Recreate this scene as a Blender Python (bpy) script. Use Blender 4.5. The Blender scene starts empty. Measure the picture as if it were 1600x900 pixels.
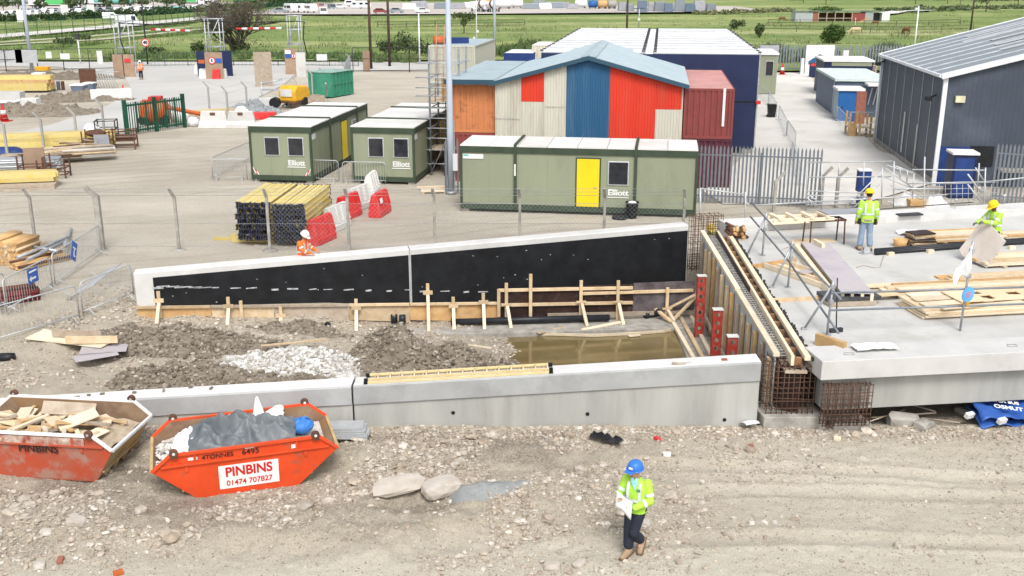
import bpy, math, random
import numpy as np
from mathutils import Vector, Matrix, Euler, noise
random.seed(7); NR = np.random.RandomState(11)
R = math.radians
scn = bpy.context.scene
COL = scn.collection
# ------------------------------------------------------------------ camera
HC = 9.5; FP = 1600.0; TH = math.atan(0.3); CT, ST = math.cos(TH), math.sin(TH)
cam = bpy.data.cameras.new('camera'); co = bpy.data.objects.new('camera', cam); COL.objects.link(co)
cam.lens = 36; cam.sensor_width = 36; cam.clip_end = 9000; cam.clip_start = .1
co.location = (0, 0, HC); co.rotation_euler = (math.pi/2 - TH, 0, 0); scn.camera = co
def at(px, py, z=0.0):
    u = (px-800)/FP; v = (450-py)/FP; t = (z-HC)/(v*CT-ST)
    return Vector((u*t, (CT+v*ST)*t, z))
def atY(px, py, Y):
    u = (px-800)/FP; v = (450-py)/FP; t = Y/(CT+v*ST)
    return Vector((u*t, Y, HC+t*(v*CT-ST)))
# ------------------------------------------------------------------ node materials
MATS = {}
def nd(nt, t, **k):
    n = nt.nodes.new(t)
    for a, b in k.items():
        if a.startswith('i_'): n.inputs[a[2:].replace('_', ' ')].default_value = b
        else: setattr(n, a, b)
    return n
def mat(name, c, rough=.75, metal=0.0, var=.18, sc=2.0, bump=0.0, bsc=30, c2=None, dirt=None, dsc=1.2, damt=.45, rnd=.12, spec=.3, stretch=(1, 1, 1), lo=.35, hi=.65, dlo=.5, dhi=.7, trans=0):
    if name in MATS: return MATS[name]
    m = bpy.data.materials.new(name); m.use_nodes = True; nt = m.node_tree; L = nt.links.new
    p = nt.nodes['Principled BSDF']; p.inputs['Roughness'].default_value = rough; p.inputs['Metallic'].default_value = metal
    p.inputs['Specular IOR Level'].default_value = spec
    tc = nd(nt, 'ShaderNodeTexCoord'); oi = nd(nt, 'ShaderNodeObjectInfo')
    off = nd(nt, 'ShaderNodeVectorMath', operation='SCALE'); off.inputs[0].default_value = (37, 53, 71); L(oi.outputs['Random'], off.inputs['Scale'])
    mp = nd(nt, 'ShaderNodeMapping'); L(tc.outputs['Object'], mp.inputs['Vector']); L(off.outputs[0], mp.inputs['Location']); mp.inputs['Scale'].default_value = stretch
    n1 = nd(nt, 'ShaderNodeTexNoise', i_Scale=sc, i_Detail=6.0, i_Roughness=.62); L(mp.outputs[0], n1.inputs['Vector'])
    r1 = nd(nt, 'ShaderNodeMapRange', i_From_Min=lo, i_From_Max=hi); L(n1.outputs['Fac'], r1.inputs['Value'])
    mx = nd(nt, 'ShaderNodeMix', data_type='RGBA'); L(r1.outputs[0], mx.inputs['Factor'])
    a = tuple(x*(1-var) for x in c); b = tuple(min(.95, x*(1+var)) for x in c) if c2 is None else c2
    if c2 is not None: a = c
    mx.inputs['A'].default_value = (*a, 1); mx.inputs['B'].default_value = (*b, 1)
    cur = mx.outputs['Result']
    if dirt is not None:
        n2 = nd(nt, 'ShaderNodeTexNoise', i_Scale=dsc, i_Detail=8.0, i_Roughness=.7); L(mp.outputs[0], n2.inputs['Vector'])
        r2 = nd(nt, 'ShaderNodeMapRange', i_From_Min=dlo, i_From_Max=dhi, i_To_Max=damt); L(n2.outputs['Fac'], r2.inputs['Value'])
        m2 = nd(nt, 'ShaderNodeMix', data_type='RGBA'); L(r2.outputs[0], m2.inputs['Factor']); L(cur, m2.inputs['A']); m2.inputs['B'].default_value = (*dirt, 1)
        cur = m2.outputs['Result']
    if rnd:
        h = nd(nt, 'ShaderNodeHueSaturation'); mr = nd(nt, 'ShaderNodeMapRange', i_To_Min=1-rnd, i_To_Max=1+rnd); L(oi.outputs['Random'], mr.inputs['Value'])
        L(mr.outputs[0], h.inputs['Value']); L(cur, h.inputs['Color']); cur = h.outputs['Color']
    L(cur, p.inputs['Base Color'])
    if bump:
        n3 = nd(nt, 'ShaderNodeTexNoise', i_Scale=bsc, i_Detail=5.0); L(mp.outputs[0], n3.inputs['Vector'])
        bp = nd(nt, 'ShaderNodeBump', i_Strength=bump, i_Distance=.02); L(n3.outputs['Fac'], bp.inputs['Height']); L(bp.outputs[0], p.inputs['Normal'])
    MATS[name] = m; return m
def vmat(name, rough=.9, bump=0, bsc=40, attr='tint', sat=1.0, noise_amt=.2, nsc=8):
    """colour from a per-face-corner tint (stones, leaves), varied by noise"""
    if name in MATS: return MATS[name]
    m = bpy.data.materials.new(name); m.use_nodes = True; nt = m.node_tree; L = nt.links.new
    p = nt.nodes['Principled BSDF']; p.inputs['Roughness'].default_value = rough; p.inputs['Specular IOR Level'].default_value = .2
    a = nd(nt, 'ShaderNodeAttribute', attribute_name=attr); tc = nd(nt, 'ShaderNodeTexCoord')
    n = nd(nt, 'ShaderNodeTexNoise', i_Scale=nsc, i_Detail=6.0); L(tc.outputs['Object'], n.inputs['Vector'])
    mr = nd(nt, 'ShaderNodeMapRange', i_From_Min=.3, i_From_Max=.7, i_To_Min=1-noise_amt, i_To_Max=1+noise_amt); L(n.outputs['Fac'], mr.inputs['Value'])
    h = nd(nt, 'ShaderNodeHueSaturation'); h.inputs['Saturation'].default_value = sat; L(mr.outputs[0], h.inputs['Value']); L(a.outputs['Color'], h.inputs['Color']); L(h.outputs[0], p.inputs['Base Color'])
    if bump:
        n3 = nd(nt, 'ShaderNodeTexNoise', i_Scale=bsc, i_Detail=5.0); L(tc.outputs['Object'], n3.inputs['Vector'])
        bp = nd(nt, 'ShaderNodeBump', i_Strength=bump, i_Distance=.02); L(n3.outputs['Fac'], bp.inputs['Height']); L(bp.outputs[0], p.inputs['Normal'])
    MATS[name] = m; return m
RUSTC = (.16, .07, .035); DUST = (.36, .32, .26)
M = dict(
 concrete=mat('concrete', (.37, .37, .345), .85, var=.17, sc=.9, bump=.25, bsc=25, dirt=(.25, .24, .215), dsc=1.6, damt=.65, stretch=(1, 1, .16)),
 concrete_pale=mat('concrete_pale', (.58, .575, .555), .85, var=.07, sc=1.3, bump=.15, bsc=40, dirt=(.42, .39, .35), dsc=1.1, damt=.4),
 deckc=mat('deck_concrete', (.455, .45, .43), .75, var=.10, sc=.45, bump=.1, bsc=30, dirt=(.33, .315, .28), dsc=.7, damt=.55),
 concrete_old=mat('concrete_old', (.31, .295, .265), .9, var=.25, sc=3, bump=.4, bsc=15, dirt=(.25, .2, .15), dsc=2),
 bitumen=mat('bitumen', (.010, .011, .013), .55, var=.4, sc=2.0, bump=.15, bsc=9, dirt=(.12, .12, .12), dsc=7, damt=.8, dlo=.68, dhi=.76),
 timber=mat('timber', (.52, .37, .21), .8, c2=(.62, .50, .34), sc=3, bump=.2, bsc=50, dirt=(.28, .2, .13), dsc=5, damt=.4, rnd=.2),
 timber_pale=mat('timber_pale', (.66, .55, .40), .8, c2=(.74, .64, .48), sc=3, dirt=(.40, .30, .2), dsc=5, damt=.3, rnd=.15),
 timber_old=mat('timber_old', (.34, .27, .2), .85, c2=(.42, .36, .29), sc=4, dirt=(.18, .14, .1), dsc=5, rnd=.2),
 timber_orange=mat('timber_orange', (.52, .30, .13), .8, c2=(.60, .41, .2), sc=3, dirt=(.25, .16, .1), dsc=4, rnd=.15),
 plybrown=mat('ply_brown', (.035, .018, .014), .5, var=.35, sc=2, dirt=(.16, .14, .13), dsc=3, damt=.5, dlo=.55),
 plypurple=mat('ply_purple', (.36, .32, .35), .5, c2=(.45, .42, .43), sc=2, dirt=(.3, .27, .22), dsc=2),
 plypink=mat('ply_pink', (.62, .54, .47), .6, c2=(.70, .64, .58), sc=1.5, dirt=(.45, .4, .36), dsc=2),
 ply=mat('plywood', (.66, .50, .31), .75, c2=(.74, .60, .42), sc=1.4, dirt=(.4, .3, .2), dsc=2.4, damt=.3),
 brownboard=mat('brown_board', (.33, .23, .16), .8, var=.12, sc=1.5, dirt=(.2, .15, .12), dsc=2),
 galv=mat('galvanised', (.42, .44, .46), .45, .55, var=.15, sc=5, rnd=.1),
 galv_mid=mat('galvanised_mid', (.205, .23, .255), .5, .35, var=.15, sc=5, rnd=.1),
 galv_pale=mat('galvanised_pale', (.50, .52, .53), .5, .35, var=.12, sc=5, rnd=.1),
 steel_dark=mat('steel_dark', (.05, .05, .055), .6, .3, var=.3, sc=5),
 rust=mat('rust', RUSTC, .85, c2=(.09, .05, .04), sc=6, rnd=.2),
 rebar=mat('rebar', (.17, .09, .06), .85, c2=(.10, .065, .05), sc=9, rnd=.15),
 skip_red=mat('skip_red', (.44, .070, .030), .65, c2=(.38, .10, .06), sc=2, bump=.1, bsc=8, dirt=(.33, .27, .22), dsc=1.9, damt=.6, dlo=.5, dhi=.62),
 skip_orange=mat('skip_orange', (.64, .070, .018), .5, var=.1, sc=2, bump=.08, bsc=6, dirt=(.26, .10, .06), dsc=2.6, damt=.75, dlo=.54, dhi=.64),
 skip_in=mat('skip_inside', (.30, .21, .13), .85, c2=(.17, .10, .07), sc=3, bump=.2, dirt=(.45, .24, .05), dsc=1.5, damt=.6),
 skip_yellow=mat('skip_yellow', (.58, .38, .14), .75, c2=(.46, .38, .27), sc=3, dirt=(.17, .09, .05), dsc=2, damt=.7, dlo=.45),
 white=mat('white_paint', (.72, .72, .71), .6, var=.05, sc=2, dirt=(.5, .47, .42), dsc=3, damt=.3),
 whiteroof=mat('white_roof', (.68, .67, .64), .6, var=.05, sc=1, dirt=(.52, .48, .42), dsc=.8, damt=.35),
 cabin=mat('cabin_green', (.26, .285, .195), .65, var=.05, sc=.7, dirt=(.19, .19, .14), dsc=1.5, damt=.5, rnd=.02, stretch=(1, 1, .25)),
 cabin_dark=mat('cabin_dark_green', (.045, .065, .042), .6, var=.15, sc=2, rnd=.02),
 yellow_door=mat('yellow_door', (.80, .60, .015), .45, var=.04, sc=2),
 glass=mat('dark_window', (.028, .03, .036), .12, var=.4, sc=2, spec=.6),
 cream=mat('cream_sheet', (.58, .56, .47), .6, var=.05, sc=.6, dirt=(.36, .31, .23), dsc=2.2, damt=.55, stretch=(1, 1, .12)),
 shed_blue=mat('shed_blue', (.022, .09, .185), .6, var=.1, sc=.8, dirt=(.075, .14, .21), dsc=2.2, damt=.6, stretch=(1, 1, .1)),
 shed_red=mat('shed_red', (.62, .045, .022), .6, var=.08, sc=.8, dirt=(.46, .10, .065), dsc=2.4, damt=.6, rnd=.02, stretch=(1, 1, .1)),
 blueroof=mat('blue_grey_roof', (.28, .355, .395), .6, c2=(.34, .41, .44), sc=.9, dirt=(.5, .47, .42), dsc=1.4, damt=.5, stretch=(1, 1, 1)),
 fascia=mat('blue_fascia', (.032, .078, .115), .5, var=.1),
 cont_orange=mat('container_orange', (.50, .19, .075), .7, var=.1, sc=1, dirt=(.17, .08, .05), dsc=2.2, damt=.8, dlo=.56, dhi=.68),
 cont_maroon=mat('container_maroon', (.24, .055, .05), .65, var=.12, sc=1, dirt=(.15, .06, .05), dsc=3, damt=.6),
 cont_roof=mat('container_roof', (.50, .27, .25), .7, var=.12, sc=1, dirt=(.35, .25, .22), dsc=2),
 cont_beige=mat('container_beige', (.46, .46, .38), .65, var=.05, sc=1, dirt=(.36, .35, .3), dsc=1),
 navy=mat('navy_panel', (.016, .025, .072), .5, var=.12, sc=.6, rnd=.02),
 shed_grey=mat('shed_grey', (.082, .10, .122), .55, var=.1, sc=.6, rnd=.02),
 shed_roof=mat('shed_roof_grey', (.20, .225, .245), .55, var=.04, sc=.3),
 trim=mat('white_trim', (.72, .74, .75), .5, var=.04),
 blue=mat('blue_paint', (.022, .115, .33), .5, var=.08, sc=2),
 blue_dark=mat('blue_dark', (.018, .045, .17), .55, var=.15, sc=2),
 slate=mat('slate_blue_panel', (.12, .16, .22), .6, var=.1, sc=2),
 brick=mat('brick_panel', (.30, .12, .085), .85, var=.15, sc=6),
 beam_yellow=mat('beam_yellow', (.58, .44, .13), .7, c2=(.66, .56, .25), sc=3, dirt=(.4, .3, .15), dsc=3, rnd=.15),
 beam_blue=mat('beam_blue', (.018, .025, .062), .75, c2=(.05, .05, .06), sc=14, rnd=.35),
 barrier_red=mat('barrier_red', (.62, .035, .035), .5, var=.08, sc=2, dirt=(.5, .25, .22), dsc=2, damt=.4, rnd=.08),
 barrier_white=mat('barrier_white', (.66, .66, .63), .55, var=.06, sc=2, dirt=(.45, .43, .38), dsc=2, damt=.5),
 black=mat('black_plastic', (.014, .015, .017), .5, var=.3, sc=3, rnd=.2),
 pipe=mat('black_pipe', (.022, .024, .03), .4, var=.25, sc=3),
 green_cont=mat('green_container', (.04, .22, .14), .6, var=.1, sc=1.5, dirt=(.15, .2, .15), dsc=1.5, damt=.3),
 gate_green=mat('gate_green', (.012, .075, .045), .5, var=.15),
 mach_yellow=mat('machine_yellow', (.68, .37, .02), .5, var=.1, sc=2, dirt=(.4, .25, .1), dsc=3),
 orange=mat('orange_paint', (.50, .115, .03), .5, var=.12, sc=3),
 red=mat('red_paint', (.48, .03, .025), .5, var=.12, sc=3),
 soldier=mat('red_soldier', (.36, .04, .028), .6, var=.2, sc=4, dirt=(.25, .18, .16), dsc=4, damt=.6),
 pole_wood=mat('pole_wood', (.075, .048, .034), .85, var=.25, sc=4),
 pole_grey=mat('pole_grey', (.38, .43, .49), .5, var=.05, sc=1),
 bark=mat('bark', (.10, .08, .065), .9, var=.3, sc=4),
 tarp=mat('tarpaulin_grey', (.10, .115, .125), .42, c2=(.17, .185, .195), sc=2, bump=.05, bsc=6),
 rag=mat('white_cloth', (.74, .74, .74), .8, var=.06, sc=3),
 bluebag=mat('blue_bag', (.05, .20, .56), .55, var=.15, sc=4),
 blackbag=mat('black_bag', (.02, .02, .024), .35, var=.3, sc=4),
 skin=mat('skin', (.50, .27, .18), .6, var=.06, sc=8, rnd=0),
 skin_dark=mat('skin_dark', (.16, .075, .045), .6, var=.06, sc=8, rnd=0),
 hair=mat('hair_dark', (.02, .014, .01), .7, var=.3, sc=30),
 hivis=mat('hivis_yellow', (.40, .68, .07), .7, var=.08, sc=6, bump=.5, bsc=9, rnd=0),
 hivis_orange=mat('hivis_orange', (.85, .17, .03), .7, var=.08, sc=6, bump=.5, bsc=9, rnd=0),
 reflect=mat('reflective_strip', (.62, .66, .66), .4, var=.08, sc=6),
 navycloth=mat('navy_cloth', (.022, .026, .042), .85, var=.25, sc=5, bump=.6, bsc=8, rnd=0),
 jeans=mat('jeans', (.20, .27, .37), .85, c2=(.27, .35, .45), sc=5, bump=.6, bsc=9, rnd=0),
 darkred=mat('dark_red_cloth', (.16, .03, .03), .85, var=.2, sc=5),
 shirt_blue=mat('shirt_blue', (.28, .58, .72), .8, var=.05),
 boot=mat('boot_tan', (.37, .27, .17), .8, c2=(.30, .2, .12), sc=8, rnd=0),
 sole=mat('boot_sole', (.14, .085, .06), .85, var=.15, rnd=0),
 glove=mat('glove_grey', (.14, .14, .16), .8, var=.15, rnd=0),
 helmet_blue=mat('helmet_blue', (.04, .17, .55), .35, var=.03, rnd=0),
 helmet_yellow=mat('helmet_yellow', (.80, .58, .02), .35, var=.03, rnd=0),
 helmet_white=mat('helmet_white', (.82, .82, .82), .35, var=.03, rnd=0),
 paper=mat('paper', (.82, .82, .82), .8, var=.03),
 logo=mat('teal_logo', (.02, .22, .20), .7, var=.05),
 letter_black=mat('letter_black', (.025, .018, .016), .7, var=.2),
 letter_red=mat('letter_red', (.50, .022, .018), .6, var=.1, sc=6),
 letter_white=mat('letter_white', (.78, .78, .76), .6, var=.04),
 sign_blue=mat('sign_blue', (.035, .11, .40), .45, var=.05),
 sign_red=mat('sign_red', (.60, .04, .05), .5, var=.05),
 rubble=mat('white_rubble_base', (.52, .51, .48), .95, var=.18, sc=3, bump=.6, bsc=18, dirt=(.28, .25, .2), dsc=2, damt=.6),
 soil=mat('dark_soil', (.165, .138, .105), .95, c2=(.25, .215, .17), sc=2.5, bump=.9, bsc=16, dirt=(.12, .095, .07), dsc=4, damt=.5),
 mortar=mat('wet_mortar', (.235, .245, .24), .95, c2=(.30, .31, .30), sc=2, bump=.4, bsc=30, dirt=(.14, .15, .15), dsc=9, damt=.6, dlo=.55, dhi=.62),
 rock=mat('rock', (.42, .37, .31), .9, c2=(.50, .46, .41), sc=3, bump=.5, bsc=14, dirt=(.30, .25, .2), dsc=4),
 vanwhite=mat('vehicle_white', (.75, .76, .77), .35, var=.04, rnd=.06),
 vangrey=mat('vehicle_grey', (.22, .25, .28), .35, var=.06, rnd=.2),
 vangreen=mat('vehicle_green', (.09, .42, .13), .4, var=.06),
 teal=mat('tank_teal', (.17, .46, .42), .4, var=.06),
 tyre=mat('tyre', (.02, .02, .02), .85, var=.2),
 horse=mat('horse_coat', (.50, .37, .22), .8, c2=(.58, .46, .31), sc=2, rnd=.0),
 horse_brown=mat('horse_brown', (.20, .085, .04), .8, var=.2, sc=2, rnd=.0),
 lead=mat('grey_sheet', (.33, .34, .37), .6, var=.2, sc=1, dirt=(.2, .13, .1), dsc=1),
 mast=mat('mast_white', (.70, .71, .70), .5, var=.05),
)
# ------------------------------------------------------------------ mesh builder
class MB:
    def __init__(s): s.v = []; s.f = []; s.m = []; s.sm = []
    def add(s, vs, fs, mi=0, smooth=False):
        o = len(s.v); s.v += [tuple(v) for v in vs]
        for f in fs: s.f.append(tuple(i+o for i in f)); s.m.append(mi); s.sm.append(smooth)
        return s
    def hexa(s, p, mi=0):
        return s.add(p, [(0, 3, 2, 1), (4, 5, 6, 7), (0, 1, 5, 4), (1, 2, 6, 5), (2, 3, 7, 6), (3, 0, 4, 7)], mi)
    def box(s, x0, x1, y0, y1, z0, z1, mi=0):
        return s.hexa([(x0, y0, z0), (x1, y0, z0), (x1, y1, z0), (x0, y1, z0), (x0, y0, z1), (x1, y0, z1), (x1, y1, z1), (x0, y1, z1)], mi)
    def cbox(s, c, sx, sy, sz, rz=0, mi=0, rx=0, ry=0):
        Mx = Matrix.Translation(Vector(c)) @ Euler((rx, ry, rz)).to_matrix().to_4x4()
        a, b, d = sx/2, sy/2, sz/2
        return s.hexa([Mx @ Vector(q) for q in [(-a, -b, -d), (a, -b, -d), (a, b, -d), (-a, b, -d), (-a, -b, d), (a, -b, d), (a, b, d), (-a, b, d)]], mi)
    def beam(s, p, q, w, h, mi=0, up=(0, 0, 1)):
        p, q = Vector(p), Vector(q); d = (q-p).normalized(); u = Vector(up)
        if abs(d.dot(u)) > .97: u = Vector((0, 1, 0))
        r = d.cross(u).normalized(); u = r.cross(d).normalized(); r = r*w/2; u = u*h/2
        return s.hexa([p-r-u, p+r-u, q+r-u, q-r-u, p-r+u, p+r+u, q+r+u, q-r+u], mi)
    def tube(s, pts, r, n=8, mi=0, caps=True, smooth=True):
        pts = [Vector(p) for p in pts]; k = len(pts); rr = r if isinstance(r, (list, tuple)) else [r]*k
        o = len(s.v); pu = None
        for i, p in enumerate(pts):
            d = (pts[min(i+1, k-1)]-pts[max(i-1, 0)]).normalized()
            u = Vector((0, 0, 1)) if abs(d.z) < .95 else Vector((0, 1, 0))
            if pu is not None and abs(pu.dot(d)) < .9: u = pu
            a = d.cross(u).normalized(); b = a.cross(d).normalized(); pu = b
            for j in range(n):
                t = 2*math.pi*j/n; s.v.append(tuple(p+(a*math.cos(t)+b*math.sin(t))*rr[i]))
        for i in range(k-1):
            for j in range(n):
                s.f.append((o+i*n+j, o+i*n+(j+1) % n, o+(i+1)*n+(j+1) % n, o+(i+1)*n+j)); s.m.append(mi); s.sm.append(smooth)
        if caps:
            s.f.append(tuple(o+j for j in range(n))[::-1]); s.m.append(mi); s.sm.append(False)
            s.f.append(tuple(o+(k-1)*n+j for j in range(n))); s.m.append(mi); s.sm.append(False)
        return s
    def lathe(s, prof, n=16, mi=0, c=(0, 0, 0), smooth=True, Mx=None):
        o = len(s.v); k = len(prof)
        for r, z in prof:
            for j in range(n):
                t = 2*math.pi*j/n; q = Vector((r*math.cos(t), r*math.sin(t), z))
                if Mx is not None: q = Mx @ q
                s.v.append(tuple(q+Vector(c)))
        for i in range(k-1):
            for j in range(n):
                s.f.append((o+i*n+j, o+i*n+(j+1) % n, o+(i+1)*n+(j+1) % n, o+(i+1)*n+j)); s.m.append(mi); s.sm.append(smooth)
        s.f.append(tuple(o+j for j in range(n))[::-1]); s.m.append(mi); s.sm.append(False)
        s.f.append(tuple(o+(k-1)*n+j for j in range(n))); s.m.append(mi); s.sm.append(False)
        return s
    def prism(s, poly, d, mi=0, caps=True):
        """poly: list of 3-D points, extruded by vector d"""
        n = len(poly); d = Vector(d); vs = [Vector(p) for p in poly]+[Vector(p)+d for p in poly]
        fs = [(i, (i+1) % n, n+(i+1) % n, n+i) for i in range(n)]
        if caps: fs += [tuple(range(n))[::-1], tuple(range(n, 2*n))]
        return s.add(vs, fs, mi)
    def grid(s, pts, mi=0, smooth=True):
        nr, nc = len(pts), len(pts[0]); vs = [p for r in pts for p in r]
        return s.add(vs, [(i*nc+j, i*nc+j+1, (i+1)*nc+j+1, (i+1)*nc+j) for i in range(nr-1) for j in range(nc-1)], mi, smooth)
    def ball(s, c, r, n=10, k=7, mi=0, sc=(1, 1, 1)):
        prof = []
        for i in range(k): 
            a = -math.pi/2+math.pi*(i+.5)/k if 0 < i < k-1 else (-math.pi/2+.08 if i == 0 else math.pi/2-.08)
            prof.append((r*math.cos(a), r*math.sin(a)))
        return s.lathe(prof, n, mi, c, True, Matrix.Diagonal((*sc, 1)))
    def build(s, name, mats, parent=None, bevel=0, solid=0):
        me = bpy.data.meshes.new(name); me.from_pydata(s.v, [], s.f)
        if not isinstance(mats, (list, tuple)): mats = [mats]
        for m in mats: me.materials.append((M.get(m) or MATS[m]) if isinstance(m, str) else m)
        me.polygons.foreach_set('material_index', s.m); me.polygons.foreach_set('use_smooth', s.sm); me.update()
        o = bpy.data.objects.new(name, me); COL.objects.link(o)
        if parent is not None: o.parent = parent
        if bevel:
            b = o.modifiers.new('b', 'BEVEL'); b.width = bevel; b.segments = 2; b.limit_method = 'ANGLE'; b.angle_limit = R(50)
        if solid:
            b = o.modifiers.new('s', 'SOLIDIFY'); b.thickness = solid; b.offset = 0
        return o
def tag(o, label, cat, group=None, kind=None):
    if label: o['label'] = label
    if cat: o['category'] = cat
    if group: o['group'] = group
    if kind: o['kind'] = kind
    return o
def T(name, label, cat, loc=(0, 0, 0), rz=0, group=None):
    o = bpy.data.objects.new(name, None); COL.objects.link(o); o.location = loc; o.rotation_euler = (0, 0, rz); o.empty_display_size = .3
    return tag(o, label, cat, group)
def dup(root, loc=None, rz=None, label=None, group=None):
    def cp(o, par):
        c = o.copy(); COL.objects.link(c)
        if par is not None: c.parent = par
        for ch in o.children: cp(ch, c)
        return c
    r = cp(root, None)
    if loc is not None: r.location = loc
    if rz is not None: r.rotation_euler = (root.rotation_euler[0], root.rotation_euler[1], rz)
    if label: r['label'] = label
    if group: r['group'] = group
    return r
def put(o, loc, rz=0, rx=0, ry=0): o.location = loc; o.rotation_euler = (rx, ry, rz); return o
def text(body, size, m, parent, Mx, name='lettering', bold=0.0, extrude=.002, sx=1.0, align='CENTER'):
    cu = bpy.data.curves.new('t', 'FONT'); cu.body = body; cu.size = size; cu.align_x = align; cu.align_y = 'CENTER'; cu.offset = bold; cu.extrude = extrude
    o = bpy.data.objects.new('t', cu); COL.objects.link(o); bpy.context.view_layer.update()
    me = bpy.data.meshes.new_from_object(o.evaluated_get(bpy.context.evaluated_depsgraph_get())); bpy.data.objects.remove(o)
    me.materials.clear(); me.materials.append(M[m]); me.transform(Matrix.Diagonal((sx, 1, 1, 1)))
    me.transform(Mx); q = bpy.data.objects.new(name, me); COL.objects.link(q)
    if parent is not None: q.parent = parent
    return q
def wallM(x, y, z, rz=0):   # text standing up, facing -Y (then turned by rz)
    return Matrix.Translation((x, y, z)) @ Matrix.Rotation(rz, 4, 'Z') @ Matrix.Rotation(math.pi/2, 4, 'X')
def corr(mb, x0, x1, zb, zt, pitch=.2, depth=.04, mi=0, y=0.0, P=None):
    """upright trapezoid-corrugated sheet in the plane y; zb/zt functions of x; mi may be fn"""
    xs = []; n = max(1, round((x1-x0)/pitch)); p = (x1-x0)/n
    for i in range(n):
        a = x0+i*p; xs += [(a, 0), (a+.3*p, 0), (a+.45*p, -depth), (a+.85*p, -depth)]
    xs.append((x1, 0)); fb = zb if callable(zb) else (lambda x: zb); ft = zt if callable(zt) else (lambda x: zt)
    P = P or (lambda x, d, z: (x, y+d, z))
    vs = []
    for x, d in xs: vs += [P(x, d, fb(x)), P(x, d, ft(x))]
    return mb.add(vs, [(2*i, 2*i+2, 2*i+3, 2*i+1) for i in range(len(xs)-1)], mi)
def lerp(a, b, t): return a+(b-a)*t
def tintmesh(name, V, F, cols, m, smooth=False, parent=None):
    me = bpy.data.meshes.new(name); V = np.asarray(V, dtype=np.float32); F = np.asarray(F, dtype=np.int32); k = F.shape[1]
    me.vertices.add(len(V)); me.vertices.foreach_set('co', V.ravel()); me.loops.add(F.size); me.loops.foreach_set('vertex_index', F.ravel())
    me.polygons.add(len(F)); me.polygons.foreach_set('loop_start', np.arange(0, F.size, k, dtype=np.int32)); me.polygons.foreach_set('loop_total', np.full(len(F), k, dtype=np.int32))
    me.polygons.foreach_set('use_smooth', np.full(len(F), smooth)); me.update(calc_edges=True)
    if cols is not None:
        a = me.color_attributes.new('tint', 'FLOAT_COLOR', 'POINT'); c = np.ones((len(V), 4), dtype=np.float32); c[:, :3] = cols; a.data.foreach_set('color', c.ravel())
    me.materials.append(m); o = bpy.data.objects.new(name, me); COL.objects.link(o)
    if parent is not None: o.parent = parent
    return o
# ================================================================== TERRAIN
def _h(ix, iy, s):
    n = (ix.astype(np.int64)*374761393+iy.astype(np.int64)*668265263+s*974711) & 0x7fffffff
    n = ((n ^ (n >> 13))*1274126177) & 0x7fffffff
    return ((n ^ (n >> 16)) & 0xffff)/65535.0
def vn(x, y, s=0):
    ix = np.floor(x); iy = np.floor(y); fx = x-ix; fy = y-iy; fx = fx*fx*(3-2*fx); fy = fy*fy*(3-2*fy)
    a = _h(ix, iy, s); b = _h(ix+1, iy, s); c = _h(ix, iy+1, s); d = _h(ix+1, iy+1, s)
    return (a*(1-fx)+b*fx)*(1-fy)+(c*(1-fx)+d*fx)*fy
def fbm(x, y, o=4, s=0, g=.5):
    t = 0; a = 1; n = 0
    for k in range(o): t = t+a*vn(x*2**k+k*17.3, y*2**k+k*9.1, s+k); n += a; a *= g
    return t/n
def ss(a, b, x): t = np.clip((x-a)/(b-a), 0, 1); return t*t*(3-2*t)
WA = Vector((-11.75, 30.58, 0)); WB = Vector((6.1, 34.5, 0))
def Yw(X): return 30.7+(X+11.2)*0.2197
SK2 = (-5.26, 19.35); SK1 = (-10.4, 20.1)
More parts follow.
